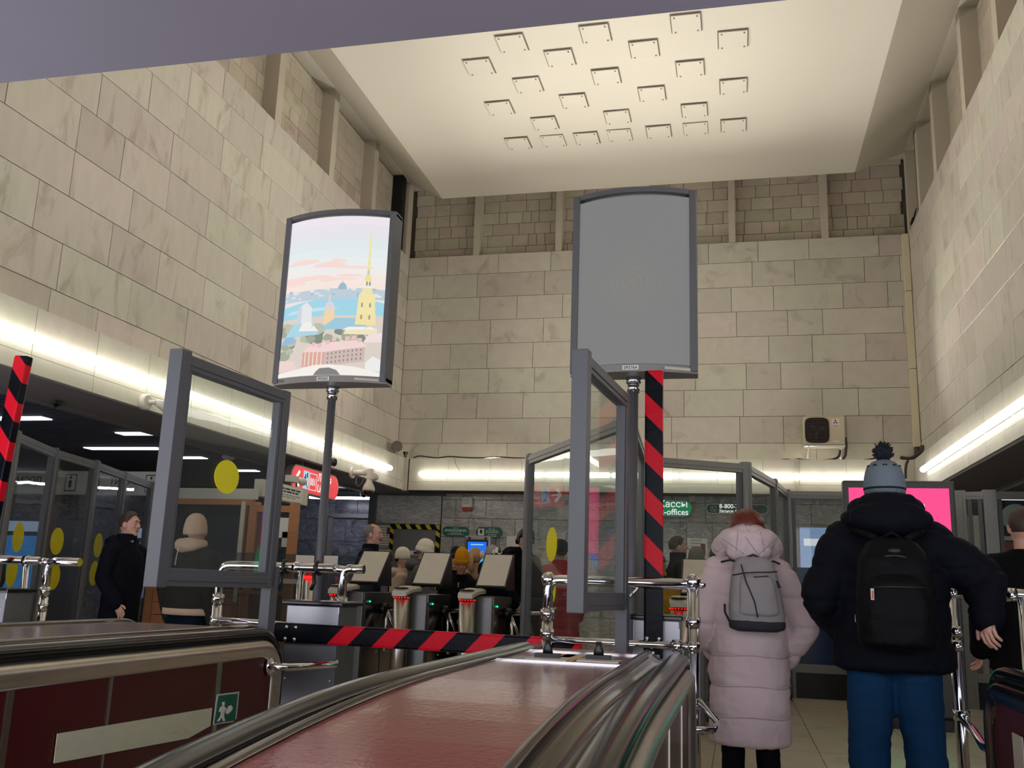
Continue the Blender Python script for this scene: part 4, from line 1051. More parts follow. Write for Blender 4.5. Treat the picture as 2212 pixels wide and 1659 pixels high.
# ------------------------------------------------------------------ glass partitions
def partition(label, pts, H, z0=0.05, fw=0.07, lower=None, stickers=(), mid=None, posts=None, head=0.09, film=None):
    """framed glazing along a plan polyline: posts at every vertex, rails and a pane in every bay"""
    t = thing('glass_partition', label, 'partition', (pts[0][0], pts[0][1], 0))
    o = Vector((pts[0][0], pts[0][1]))
    Q = [Vector(p[:2]) - o for p in pts]; panes = []
    for i, q in enumerate(Q):
        w = fw if posts is None else posts[i]
        a = Q[max(i - 1, 0)]; b = Q[min(i + 1, len(Q) - 1)]; rz = math.atan2((b - a).y, (b - a).x)
        MB().box((q.x, q.y, H / 2 + 0.01), (w, 0.075, H + 0.02), rz).box((q.x, q.y, H / 2), (w * 0.45, 0.09, H), rz).build('post', M_greyw, t)
    for i in range(len(Q) - 1):
        a, b = Q[i], Q[i + 1]
        MB().seg(a, b, H - head, H, 0.06).seg(a, b, H - head * 0.6, H - head * 0.25, 0.074).build('top_rail', M_greyw, t)
        zb = z0
        MB().seg(a, b, zb, zb + 0.1, 0.06).build('bottom_rail', M_greyw, t)
        MB().seg(a, b, 0.0, zb, 0.05).build('plinth', M_black, t)
        zlo = zb + 0.1
        if lower and lower[i]:
            MB().seg(a, b, zlo, lower[i][0], 0.02).build('lower_panel', lower[i][1], t); zlo = lower[i][0]
        panes.append(MB().seg(a, b, zlo, H - head, 0.008).build('pane', M_glass, t))
        # inner stiles give the door-leaf look
        d = (b - a).normalized()
        for s in (a + d * (fw * 0.75), b - d * (fw * 0.75)):
            MB().box((s.x, s.y, (H - head + zb) / 2 + 0.02), (0.045, 0.05, H - head - zb), math.atan2(d.y, d.x)).build('stile', M_grey, t)
    for (i, f, z, rx, rr) in stickers:
        a, b = Q[i], Q[i + 1]; c = a + (b - a) * f; d = (b - a).normalized(); rz = math.atan2(d.y, d.x)
        n = Vector((d.y, -d.x))
        if n.dot(Vector((0, 0)) - (c + o)) < 0: n = -n
        M = Matrix.Translation((c.x + n.x * 0.007, c.y + n.y * 0.007, z)) @ Matrix.Rotation(rz, 4, 'Z')
        ellipse_disc(MB(), c, rx, rr, M=M).build('sticker', M_yellow, panes[i])
    return t
HP = 2.5
pz = lambda x, y: tuple(atZ(x, y, HP)[:2])
A_far, A_near, B_l, B_r, C_n, C_f = pz(1145, 985), pz(1362, 899), pz(1392, 986), pz(1610, 1003), pz(1640, 1010), pz(1697, 1061)
def on_seg(px_, py_, a, b):
    """where the view ray through a pixel meets the upright plane over segment a-b: (fraction, z)"""
    a, b = Vector(a[:2]), Vector(b[:2]); d = b - a; n = Vector((-d.y, d.x)); r = ray(px_, py_)
    k = (n.dot(a) - n.dot(CAM.xy)) / n.dot(Vector((r.x, r.y)))
    p = CAM + r * k
    return ((Vector((p.x, p.y)) - a).dot(d) / d.length_squared, p.z)
st = []
for (x, y) in ((1193, 1176), (1190, 1272)):
    f, z = on_seg(x, y, A_far, A_near); st.append((0, f, z, 0.15, 0.155))
partition('grey framed glass partition left wing with two yellow stickers behind the central rail', [A_far, A_near], HP, stickers=st, fw=0.09)
partition('grey framed glass partition with deep bay behind the raised barrier and signpost', [A_near, B_l], HP, fw=0.08)
partition('grey framed glass partition facing the ticket office sign', [B_l, B_r], HP, fw=0.1, z0=0.08)
mid = ((C_n[0] + C_f[0]) / 2, (C_n[1] + C_f[1]) / 2)
partition('grey framed glass partition receding behind the woman in the pale coat', [B_r, mid, C_f], HP, fw=0.1)
bluep = mat('blue_lower_film', (16, 44, 84), 0.25)
D0 = C_f; Dr = (3.3, C_f[1] + 0.05)
lowz = on_seg(1740, 1226, D0, Dr)[1]
f1, z1_ = on_seg(1798, 1312, D0, Dr)
partition('wide glass partition with dark blue lower film behind the two foreground walkers', [D0, (1.55, D0[1]), (2.55, D0[1])], HP, z0=0.30, lower=[(lowz, bluep), (lowz, bluep)], stickers=[(0, (f1 * (3.3 - D0[0])) / (1.55 - D0[0]), z1_, 0.16, 0.13)], fw=0.12)
R_l, R_m = pz(2132, 1062), pz(2290, 1066)
partition('glass partition in the right aisle behind the person at the right frame edge', [(2.62, R_l[1] + 0.1), (R_l[0] + 0.02, R_l[1]), (R_m[0], R_l[1]), (R_m[0] + 1.2, R_l[1])], HP, fw=0.14, z0=0.3)
# left glazed doors
Lp = [pz(34, 934), pz(118, 971), pz(207, 998), pz(268, 1021), pz(327, 1043)]
st = []
for (x, y, r) in ((38, 1160, .15), (122, 1169, .15), (211, 1178, .15), (309, 1196, .15), (24, 1235, .15), (114, 1245, .15), (202, 1238, .15), (303, 1243, .15)):
    for i in range(4):
        f, z = on_seg(x, y, Lp[i], Lp[i + 1])
        if 0.0 < f < 1.0: st.append((i, f, z, 0.155, 0.15)); break
lp0 = (2 * Lp[0][0] - Lp[1][0], 2 * Lp[0][1] - Lp[1][1])
partition('row of grey framed glass doors with yellow stickers behind the boy in navy', [lp0] + Lp, HP, stickers=[(i + 1, f, z, a, b) for i, f, z, a, b in st], fw=0.11, posts=[0.1, 0.12, 0.06, 0.12, 0.06, 0.12])

# things behind the left doors: a board standing in for a sign reflected in the glass, lit machines
hb = thing('reflected_sign_board', 'white board with reversed lettering standing in for a sign reflected in the left glass doors', 'sign', (-10.3, 12.5, 0))
MB().box((0, 0, 2.52), (4.2, 0.06, 0.36)).build('board', M_offw, hb)
for (dx, s, bdy) in ((-0.55, -1, 'ДОСМОТР'), (1.25, -1, 'POINT')):
    text('lettering', bdy, 0.15, M_print, hb, face_M((dx, -0.034, 2.5)) @ Matrix.Diagonal((-1, 1, 1, 1)), 'CENTER', 0.001)
for dx in (0.35, 0.75, 1.75):
    MB().box((dx, -0.034, 2.52), (0.2, 0.006, 0.26)).build('pictogram_frame', M_print, hb)
    MB().box((dx, -0.038, 2.52), (0.17, 0.006, 0.23)).build('pictogram_field', M_offw, hb)
    MB().ell((dx, -0.043, 2.6), (0.02, 0.003, 0.022), 8, 6).box((dx, -0.043, 2.5), (0.05, 0.004, 0.11)).build('pictogram', M_print, hb)
for (x, y, c1, lab) in ((-9.6, 11.6, (60, 130, 200), 'blue lit vending machine behind the left glass doors'), (-8.6, 12.8, (120, 120, 170), 'pale lit ticket machine behind the left glass doors')):
    vm = thing('machine', lab, 'machine', (x, y, 0))
    MB().box((0, 0, 0.95), (0.9, 0.7, 1.9)).build('body', M_grey, vm, bevel=0.02)
    MB().box((0, -0.353, 1.25), (0.74, 0.01, 0.8)).build('display', emit('display_%d' % int(-x * 10), c1, 0.45), vm)
    MB().box((0, -0.36, 1.78), (0.74, 0.02, 0.14)).build('header', emit('machine_header', (150, 170, 200), 0.5), vm)
    MB().box((0, -0.36, 0.5), (0.5, 0.02, 0.18)).build('tray', M_black, vm)

# ------------------------------------------------------------------ turnstiles
def turnstile(label, x, y, group=None):
    t = thing('turnstile', label, 'turnstile', (x, y, 0), 0, 'turnstiles')
    # front column
    MB().cyl((0, 0, 0.03), (0, 0, 1.04), 0.078, seg=24).build('column', M_alu, t)
    MB().cyl((0, 0, 0), (0, 0, 0.03), 0.1, seg=24).build('column_foot', M_black, t)
    ring = MB().tube([(0, 0, 1.045), (0, 0, 1.065)], 0.079, 24).build('lamp_ring', emit('ring_glow', (90, 12, 10), 0.25), t)
    for k in range(9):
        a = PI + PI * (k + 0.5) / 9
        MB().ell((0.08 * math.cos(a), 0.08 * math.sin(a), 1.055), 0.006, 8, 6).build('red_light', M_ledr, ring)
    # hood sweeping back over the body
    sec = []
    vs = []
    prof = [(-0.09, 1.118, 0.07), (-0.05, 1.135, 0.082), (0.02, 1.150, 0.088), (0.14, 1.162, 0.095), (0.3, 1.168, 0.1)]
    for (yy, zz, hw) in prof:
        vs += [(-hw, yy, zz - 0.02), (-hw * 0.7, yy, zz), (hw * 0.7, yy, zz), (hw, yy, zz - 0.02), (hw, yy, zz - 0.05), (-hw, yy, zz - 0.05)]
    k = 6; n = len(prof)
    fs = [(i * k + j, i * k + (j + 1) % k, (i + 1) * k + (j + 1) % k, (i + 1) * k + j) for i in range(n - 1) for j in range(k)] + [tuple(range(k)), tuple(reversed(range((n - 1) * k, n * k)))]
    MB().add(vs, fs).build('hood', M_lightgrey, t)
    cr_ = MB().ell((0, -0.03, 1.145), (0.075, 0.05, 0.012)).build('card_reader', M_black, t)
    MB().ell((0, -0.06, 1.149), (0.016, 0.01, 0.01)).build('reader_lamp', M_yellow, cr_)
    # long body with door panels
    MB().box((0.09, 0.58, 0.56), (0.24, 0.9, 1.06)).build('body', M_tstile, t, bevel=0.01)
    MB().box((0.09, 0.58, 0.03), (0.22, 0.86, 0.06)).build('plinth', M_black, t)
    MB().box((0.213, 0.42, 0.62), (0.008, 0.44, 0.72)).build('door', M_dsteel, t)
    MB().box((0.213, 0.84, 0.62), (0.008, 0.34, 0.72)).build('door', M_dsteel, t)
    MB().box((0.215, 0.58, 1.05), (0.01, 0.86, 0.07)).build('side_strip', M_tstile, t)
    MB().ell((0.219, 0.3, 1.0), 0.010, 8, 6).build('green_light', M_ledg, t)
    MB().ell((0.22, 0.55, 0.5), 0.01, 8, 6).build('lock', M_chrome, t)
    # inclined display plate with dark side cheeks
    y0, z0, y1, z1 = 0.28, 1.175, 0.60, 1.50
    hw = 0.155; ox = 0.15
    dv = Vector((0, y1 - y0, z1 - z0)).normalized(); nv = Vector((0, -dv.z, dv.y))
    c = Vector((ox, (y0 + y1) / 2, (z0 + z1) / 2)); Ld = Vector((0, y1 - y0, z1 - z0)).length
    Mx = Matrix(((1, 0, 0), (0, dv.y, nv.y), (0, dv.z, nv.z))).to_3x3()
    dfr = MB().box(c, (2 * hw, Ld, 0.03), M=Mx).build('display_frame', M_black, t)
    MB().box(c + nv * 0.014, (2 * hw - 0.03, Ld - 0.03, 0.012), M=Mx).build('display_plate', M_lightgrey, dfr)
    for sx in (-1, 1):
        pts = [(y0, z0 - 0.02), (y1, z1), (y1 + 0.06, z0 - 0.02)]
        vs = [(ox + sx * (hw - 0.012), a, b) for a, b in pts] + [(ox + sx * (hw - 0.002), a, b) for a, b in pts]
        MB().add(vs, [(0, 1, 2), (5, 4, 3), (0, 3, 4, 1), (1, 4, 5, 2), (2, 5, 3, 0)]).build('side_cheek', M_black, t)
    # tripod on the passage side
    hub = Vector((0.24, 0.62, 0.93))
    hb_ = MB().tube([hub - Vector((0.04, 0, 0)), hub + Vector((0.05, 0, 0.0))], [0.06, 0.05], 16).build('tripod_hub', M_black, t)
    for (d) in ((0.42, 0, 0.02), (0.16, 0.22, -0.42), (0.14, -0.26, -0.40)):
        v = Vector(d)
        MB().cyl(hub + Vector((0.03, 0, 0)), hub + v, 0.019, seg=10).build('tripod_arm', M_chrome, hb_)
    return t
_tx = lambda x: atY(x, 1290, 8.8).x
turn_spots = [(_tx(730), 8.8, 'turnstile behind the chrome rail post beside the moustached man'), (_tx(868), 8.8, 'turnstile in front of the woman in the grey coat'), (_tx(1010), 8.8, 'turnstile beside the tall man in black'), (atY(1467, 1310, 8.6).x, 8.6, 'turnstile behind the middle rail left of the woman in the pale coat')]
for x, y, lab in turn_spots: turnstile(lab, x, y)
# narrow gate column with its red ring and two paper notices on a glass gate, left of the turnstiles
gc = thing('gate_column', 'slim gate column with glowing red ring left of the turnstiles', 'turnstile', (-4.52, 9.2, 0))
pg = atY(672, 1246, 9.2)
gx = pg.x + 4.52
MB().cyl((gx, 0, 0.03), (gx, 0, 1.2), 0.07, seg=20).build('column', M_alu, gc)
MB().tube([(gx, 0, 1.2), (gx, 0, 1.23)], 0.075, 20).build('lamp_ring', M_ledr, gc)
MB().tube([(gx, 0, 1.23), (gx, 0, 1.27), (gx, 0, 1.29)], [0.07, 0.05, 0.02], 16).build('dome_cap', M_red, gc)
MB().cyl((gx, 0, 0), (gx, 0, 0.03), 0.1, seg=20).build('foot', M_black, gc)
gg = thing('glass_gate', 'low glass gate carrying two white paper notices behind the left rail', 'gate', (-5.2, 9.6, 0))
MB().box((0.3, 0, 0.78), (2.5, 0.012, 1.36)).build('pane', M_glassd, gg)
for dx in (-0.95, 1.55): MB().box((dx, 0, 0.75), (0.06, 0.06, 1.5)).build('post', M_boxmetal, gg)
for (xa, xb, ya, yb) in ((640, 678, 1199, 1220), (700, 729, 1200, 1223)):
    a = atY(xa, ya, 9.58); b = atY(xb, yb, 9.58)
    MB().box(((a.x + b.x) / 2 + 5.2, -0.022, (a.z + b.z) / 2), (b.x - a.x, 0.004, a.z - b.z)).build('notice', M_white, gg)
a = atY(607, 1255, 9.5); b = atY(640, 1255, 9.5)
MB().box(((a.x + b.x) / 2 + 5.2, -0.04, a.z), (b.x - a.x, 0.02, 0.05)).box((b.x + 5.2 + 0.04, -0.04, a.z + 0.05), (0.14, 0.02, 0.04), M=Matrix.Rotation(R(-45), 3, 'Y')).box((b.x + 5.2 + 0.04, -0.04, a.z - 0.05), (0.14, 0.02, 0.04), M=Matrix.Rotation(R(45), 3, 'Y')).build('arrow_pictogram', M_greyw, gg)
# ------------------------------------------------------------------ wooden control booth behind the left rail
bo = thing('control_booth', 'wood framed control booth with glazed front and orange siding behind the left rail', 'booth', (-6.9, 10.5, 0))
bx = lambda px_, py_, Y=10.5: (atY(px_, py_, Y).x + 6.9, atY(px_, py_, Y).z)
xa = bx(340, 1060)[0]; xb = bx(545, 1075)[0]; xc = bx(640, 1095)[0]
MB().span((xa, 0, 2.13), (xb + 0.05, 0.06, 2.26)).build('header', M_offw, bo)
MB().span((xa, 0, 2.06), (xb, 0.08, 2.13)).build('head_rail', M_wood, bo)
for x0, w in ((xa, 0.1), (bx(516, 1150)[0], 0.07), (xb - 0.02, 0.1), (xc - 0.08, 0.09)):
    MB().span((x0, -0.01, 0), (x0 + w, 0.09, 2.1)).build('post', M_wood, bo)
MB().span((bx(527, 1150)[0] - 0.05, -0.03, 0.9), (bx(527, 1150)[0], 0.02, 2.1)).build('white_trim', M_offw, bo)
MB().span((xb, 0, 1.98), (xc, 0.08, 2.06)).build('head_rail', M_wood, bo)
MB().span((xa, 0.03, 1.04), (xb, 0.04, 2.06)).build('pane', M_glassd, bo)
MB().span((xb + 0.08, 0.03, 0.95), (xc - 0.08, 0.04, 1.98)).build('pane', M_glassd, bo)
zz = 0.1
while zz < 1.0:
    piece('siding_board', (xb - xa, 0.03, 0.145), M_woodp, bo, ((xa + xb) / 2, 0.03, zz + 0.075)); 
    piece('siding_board', (xc - xb - 0.1, 0.03, 0.145), M_woodd, bo, ((xb + xc) / 2 + 0.02, 0.035, zz + 0.075)); zz += 0.153
MB().span((xa, -0.02, 1.0), (xc, 0.1, 1.045)).build('sill', M_wood, bo)
MB().span((xa, 0.9, 0), (xb - 0.25, 0.95, 2.25)).span((xa - 0.03, 0, 0), (xa, 0.95, 2.25)).span((xa, 0.06, 2.22), (xb - 0.25, 0.95, 2.26)).build('shell', mat('booth_dark_interior', (62, 62, 68), 0.7), bo)
a = bx(480, 1105); MB().box((a[0], 0.8, a[1] + 0.02), (0.18, 0.1, 0.12)).build('red_white_folder', mat('folder_print', (190, 120, 118), 0.6), bo)
a = bx(508, 1105); MB().box((a[0], 0.8, a[1] + 0.02), (0.11, 0.03, 0.13)).build('blue_lit_panel', emit('booth_screen', (70, 90, 220), 0.7), bo)
a = bx(512, 1195); MB().box((a[0], 0.35, a[1]), (0.12, 0.2, 0.5)).build('red_cabinet', M_red, bo)
a = bx(545, 1170); MB().box((a[0], 0.5, a[1]), (0.16, 0.05, 0.7)).build('yellow_curtain', mat('yellow_curtain', (206, 170, 40), 0.7), bo)
a = bx(615, 1140); MB().box((a[0], 0.02, a[1]), (0.16, 0.006, 0.24)).build('paper', M_white, bo)
a = bx(618, 1165); MB().box((a[0], 0.02, a[1]), (0.13, 0.006, 0.18)).build('paper', M_lightgrey, bo)
MB().box((bx(440, 1150)[0], 0.74, 1.5), (0.9, 0.3, 0.9)).build('cupboard', mat('booth_cupboard', (92, 90, 98), 0.5), bo)

# ------------------------------------------------------------------ hanging signs on the left
def xplate(nm, X, y0, y1, z0, z1, r, m, parent, th=0.02, n=8):
    """stadium-ended plate in a plane of constant X"""
    poly = []
    for cy, sgn in ((y1 - r, 1), (y0 + r, -1)):
        for i in range(n + 1):
            a = -PI / 2 + PI * i / n if sgn > 0 else PI / 2 + PI * i / n
            poly.append((cy + r * math.cos(a), (z0 + z1) / 2 + (z1 - z0) / 2 * math.sin(a)))
    vs = [(X + th / 2, a, b) for a, b in poly] + [(X - th / 2, a, b) for a, b in poly]; k = len(poly)
    return MB().add(vs, [tuple(range(k)), tuple(reversed(range(k, 2 * k)))] + [(i, i + k, (i + 1) % k + k, (i + 1) % k) for i in range(k)]).build(nm, m, parent)
rs = thing('line_sign', 'red oval lightbox with white arrow, escalator pictogram and the words Линия Line', 'sign', (-6.2, 13.0, 0))
ys0, ys1, zs0, zs1 = -0.78, 0.86, 2.44, 2.79
xplate('cabinet', 0, ys0 - 0.02, ys1 + 0.02, zs0 - 0.02, zs1 + 0.02, 0.19, M_greyw, rs, 0.1)
rf = xplate('red_face', 0.052, ys0, ys1, zs0, zs1, 0.17, emit('red_sign_face', (232, 66, 70), 0.95), rs, 0.01)
MW = emit('sign_white', (246, 244, 240), 1.0)
TXM = lambda y, z: Matrix.Translation((0.06, y, z)) @ Matrix.Rotation(PI / 2, 4, 'Z') @ Matrix.Rotation(PI / 2, 4, 'X')
MB().add([(0.06, ys0 + 0.10, 2.615), (0.06, ys0 + 0.22, 2.74), (0.06, ys0 + 0.265, 2.71), (0.06, ys0 + 0.19, 2.63), (0.06, ys0 + 0.34, 2.63), (0.06, ys0 + 0.34, 2.60), (0.06, ys0 + 0.19, 2.60), (0.06, ys0 + 0.265, 2.52), (0.06, ys0 + 0.22, 2.49)], [tuple(range(9))]).build('arrow', MW, rf, fix=False)
MB().box((0.06, ys0 + 0.46, 2.62), (0.004, 0.18, 0.26)).build('pictogram_field', emit('sign_pale_blue', (176, 206, 232), 0.95), rs)
MB().box((0.063, ys0 + 0.46, 2.58), (0.003, 0.2, 0.014), M=Matrix.Rotation(R(-50), 3, 'X')).box((0.063, ys0 + 0.43, 2.66), (0.003, 0.03, 0.08)).box((0.063, ys0 + 0.49, 2.69), (0.003, 0.03, 0.07)).build('pictogram', M_print, rs)
for (dy, dz, sy, sz) in ((0, 0.12, 0.24, 0.008), (0, -0.12, 0.24, 0.008), (-0.12, 0, 0.008, 0.24), (0.12, 0, 0.008, 0.24)):
    MB().box((0.06, ys0 + 0.70 + dy, 2.615 + dz), (0.004, sy, sz)).build('number_frame', MW, rf)
text('number', '001', 0.16, MW, rf, TXM(ys0 + 0.70, 2.56), 'CENTER', 0.001, sx=0.8)
text('lettering', 'Линия', 0.16, MW, rf, TXM(ys0 + 0.86, 2.65), 'LEFT', 0.001, bold=0.002)
text('lettering', 'Line', 0.16, MW, rf, TXM(ys0 + 0.86, 2.49), 'LEFT', 0.001, bold=0.002)
for yy in (-0.35, 0.35): MB().cyl((0, yy, 2.8), (0, yy, 2.89), 0.012, seg=8).build('hanger', M_grey, rs)
ws = thing('notice_board', 'cream notice board with small dark print hanging over the booth corner', 'sign', (-5.9, 11.6, 0))
xplate('board', 0, -0.75, 0.56, 2.2, 2.42, 0.001, M_offw, ws, 0.12)
MB().box((0.062, -0.14, 2.31), (0.004, 1.06, 0.19)).build('paper', M_white, ws)
for i, (z, w, h) in enumerate(((2.365, 0.9, 0.022), (2.328, 0.86, 0.022), (2.285, 0.8, 0.012), (2.258, 0.78, 0.012))):
    y = -0.6
    while y < -0.6 + w:
        l = 0.05 + rw.random() * 0.11
        MB().box((0.065, y + l / 2, z), (0.002, l, h)).build('print_line', M_greyw if i > 1 else M_print, ws); y += l + 0.025
MB().cyl((0, 0.3, 2.42), (0, 0.3, 2.5), 0.012, seg=8).build('hanger', M_grey, ws)
MB().box((-0.02, 0.2, 2.53), (0.1, 0.22, 0.09)).ell((0.03, 0.42, 2.52), (0.05, 0.1, 0.055)).build('bracket_box', M_offw, ws)

# ------------------------------------------------------------------ the back wall: door, plates, siren, kiosk, posters
YW = 17.185
wy = lambda x, y: atY(x, y, YW)
door = thing('door_1', None, None, (-5.97, YW, 0)); door['kind'] = 'structure'
MB().span((-0.44, -0.03, 0), (0.42, 0.0, 2.2)).build('leaf', mat('door_grey', (112, 112, 114), 0.4), door)
MB().span((-0.50, -0.05, 2.2), (0.48, 0.01, 2.29)).build('hazard_tape', M_hazard, door)
for x0 in (-0.50, 0.42): MB().span((x0, -0.05, 0), (x0 + 0.07, 0.01, 2.2)).build('hazard_tape', M_hazardv, door)
MB().span((-0.08, -0.04, 1.72), (0.2, -0.028, 1.80)).build('door_plate', M_white, door)
MB().span((0.0, -0.044, 1.735), (0.2, -0.036, 1.785)).build('door_plate_field', mat('navy_print', (30, 40, 90), 0.5), door)
MB().ell((0.34, -0.06, 1.05), 0.03).build('door_handle', M_chrome, door)
def stadium(nm, x0, x1, z0, z1, y, m, parent, th=0.02, n=10):
    r = (z1 - z0) / 2; poly = []
    for i in range(n + 1):
        a = -PI / 2 + PI * i / n; poly.append((x1 - r + r * math.cos(a), z0 + r + r * math.sin(a)))
    for i in range(n + 1):
        a = PI / 2 + PI * i / n; poly.append((x0 + r + r * math.cos(a), z0 + r + r * math.sin(a)))
    return MB().prism(poly, th, Matrix.Translation((0, y, 0))).build(nm, m, parent)
def oval_plate(label, pxr, lines, with_icon=False):
    a = wy(pxr[0], pxr[1]); b = wy(pxr[2], pxr[3])
    t = thing('wall_plate', label, 'sign', (0, YW, 0))
    plt = stadium('plate', a.x, b.x, b.z, a.z, -0.012, M_green, t)
    cx = (a.x + b.x) / 2 + (0.06 if with_icon else 0); w = (b.x - a.x); h = a.z - b.z
    for (v, f, hh) in lines:
        x = cx - w * f / 2
        while x < cx + w * f / 2 - 0.01:
            l = min(0.03 + rw.random() * 0.05, cx + w * f / 2 - x)
            MB().box((x + l / 2, -0.024, b.z + h * v), (l, 0.002, hh)).build('print_line', mat('plate_print', (180, 206, 196), 0.5), plt); x += l + 0.012
    if with_icon:
        MB().box((a.x + w * 0.2, -0.024, b.z + h * 0.5), (0.12, 0.003, 0.13)).build('icon_field', M_white, plt)
        MB().ell((a.x + w * 0.2, -0.027, b.z + h * 0.55), (0.025, 0.002, 0.04), 8, 6).build('icon', M_print, plt)
oval_plate('green oval plate with small white print, the one nearer the hazard door', (957, 1137, 1013, 1159), [(0.85, 0.2, 0.014), (0.66, 0.8, 0.018), (0.52, 0.85, 0.018), (0.32, 0.42, 0.014), (0.18, 0.62, 0.014)])
oval_plate('green oval plate with a white bird-like icon above the blue screen', (1029, 1138, 1085, 1162), [(0.8, 0.28, 0.014), (0.64, 0.45, 0.018), (0.48, 0.5, 0.018), (0.28, 0.3, 0.014), (0.13, 0.42, 0.014)], True)
# siren
a = wy(1000, 1075); b = wy(1022, 1105)
si = thing('siren', 'white wall siren with red lower lens above the green plates', 'alarm', ((a.x + b.x) / 2, YW, (a.z + b.z) / 2)); w = b.x - a.x; h = a.z - b.z
MB().box((0, -0.045, h * 0.13), (w * 0.92, 0.09, h * 0.72)).build('housing', M_white, si, bevel=0.01)
MB().box((0, -0.045, -h * 0.36), (w * 0.88, 0.08, h * 0.24)).build('lens', M_red, si, bevel=0.012)
for i in range(3): MB().box((-0.01, -0.092, h * (0.3 - 0.13 * i)), (w * 0.55, 0.006, h * 0.045)).build('vent_slot', M_greyw, si)
MB().tube([(0, 0, h * 0.5), (0.0, -0.005, h * 0.5 + 0.16)], 0.006, 6).build('cable', M_offw, si)
# ticket kiosk with blue screen
a = wy(1020, 1160); b = wy(1071, 1204)
kk = thing('ticket_kiosk', 'grey ticket kiosk with lit blue screen against the marble wall', 'kiosk', ((a.x + b.x) / 2, YW - 0.25, 0)); w = b.x - a.x
MB().box((0, 0, a.z / 2), (w + 0.02, 0.45, a.z)).build('body', M_boxmetal, kk, bevel=0.03)
bz = MB().box((0, -0.228, a.z - 0.30), (w * 0.86, 0.012, 0.46)).build('bezel', M_black, kk)
MB().box((0, -0.236, a.z - 0.22), (w * 0.74, 0.006, 0.22)).build('screen', emit('kiosk_blue', (20, 110, 240), 1.0), bz)
MB().box((0, -0.236, a.z - 0.42), (w * 0.74, 0.006, 0.20)).build('screen', emit('kiosk_cyan', (70, 180, 245), 1.0), bz)
MB().box((0, -0.241, a.z - 0.16), (w * 0.5, 0.003, 0.02)).box((0, -0.241, a.z - 0.36), (w * 0.6, 0.003, 0.01)).build('screen_print', emit('kiosk_pale', (150, 210, 250), 0.9), bz)
MB().box((-w * 0.32, -0.23, a.z - 0.045), (w * 0.1, 0.01, 0.04)).box((w * 0.33, -0.23, a.z - 0.045), (w * 0.1, 0.01, 0.04)).build('slot', M_black, kk)
# poster boards
def poster(label, pxr, Y, frame, lines=True, stand=False, icon=None):
    a = atY(pxr[0], pxr[1], Y); b = atY(pxr[2], pxr[3], Y)
    t = thing('notice_board', label, 'poster', ((a.x + b.x) / 2, Y, 0)); w = b.x - a.x; h = a.z - b.z; zc = (a.z + b.z) / 2
    MB().box((0, 0, zc), (w, 0.025, h)).build('frame', frame, t)
    sh_ = MB().box((0, -0.014, zc), (w - 0.03, 0.006, h - 0.03)).build('sheet', M_white, t)
    if lines:
        for i in range(int(h / 0.05)):
            l = w * rw.uniform(0.5, 0.8)
            MB().box((-w * 0.04, -0.019, b.z + 0.05 + i * 0.05), (l, 0.002, 0.012)).build('print_line', M_greyw, sh_)
    if icon: MB().box((w * 0.28, -0.021, zc + h * 0.22), (w * 0.22, 0.002, h * 0.3)).build('print_picture', mat('poster_picture', icon, 0.5, var=0.3), sh_)
    if stand:
        for sx in (-1, 1): MB().span((sx * w * 0.45 - 0.02, 0.0, 0), (sx * w * 0.45 + 0.02, 0.03, b.z)).build('leg', M_alu, t)
    return t
poster('white printed notice with small red picture behind the moustached man', (812, 1134, 847, 1180), YW - 0.01, M_alu, icon=(120, 50, 40))
poster('small white notice under the larger one behind the moustached man', (818, 1184, 843, 1200), YW - 0.01, M_green)
poster('white notice board partly behind the tall man in black', (1095, 1158, 1128, 1200), YW - 0.01, M_white, lines=False)
poster('information stand with pale sheets behind the man in the dark collar', (1484, 1163, 1529, 1250), 15.6, M_alu, stand=True, icon=(90, 90, 150))
poster('white framed board seen through the stickered glass wing', (1186, 1150, 1220, 1212), YW - 0.01, M_alu)
# ticket office sign and phone sign
ts = thing('ticket_office_sign', 'green lit oval sign reading Кассы Ticket-offices', 'sign', (0, YW - 0.12, 0))
a = wy(1352, 1080); b = wy(1497, 1119)
stadium('cabinet', a.x, b.x, b.z, a.z, 0, M_greyw, ts, 0.1)
stadium('face', a.x + 0.02, b.x - 0.02, b.z + 0.02, a.z - 0.02, -0.052, emit('green_sign_face', (0, 128, 78), 0.85), ts, 0.008)
xr = b.x - 0.07
text('lettering', 'Кассы', 0.165, MW, ts, face_M((xr - 0.52, -0.058, (a.z + b.z) / 2 + 0.02)), 'LEFT', 0.001, bold=0.002)
text('lettering', 'Ticket-offices', 0.15, MW, ts, face_M((xr, -0.058, (a.z + b.z) / 2 - 0.115)), 'RIGHT', 0.001, bold=0.002)
for sx in (0.3, 0.7): MB().cyl((a.x + (b.x - a.x) * sx, 0, a.z), (a.x + (b.x - a.x) * sx, 0, 2.89), 0.012, seg=8).build('hanger', M_grey, ts)
ph = thing('phone_sign', 'green oval sign with handset icon and the number 8-800', 'sign', (0, YW - 0.02, 0))
a = wy(1524, 1088); b = wy(1660, 1112)
stadium('border', a.x, b.x, b.z, a.z, 0, M_white, ph, 0.02)
stadium('face', a.x + 0.015, b.x - 0.015, b.z + 0.015, a.z - 0.015, -0.012, mat('phone_sign_green', (20, 84, 66), 0.35), ph, 0.006)
M_pw = mat('sign_letter_white', (222, 226, 218), 0.5)
text('lettering', '8-800-3', 0.105, MW, ph, face_M((a.x + 0.24, -0.016, b.z + 0.10)), 'LEFT', 0.001, bold=0.0012)
text('lettering', 'Звонок б', 0.075, MW, ph, face_M((a.x + 0.23, -0.016, b.z + 0.025)), 'LEFT', 0.001, bold=0.0008)
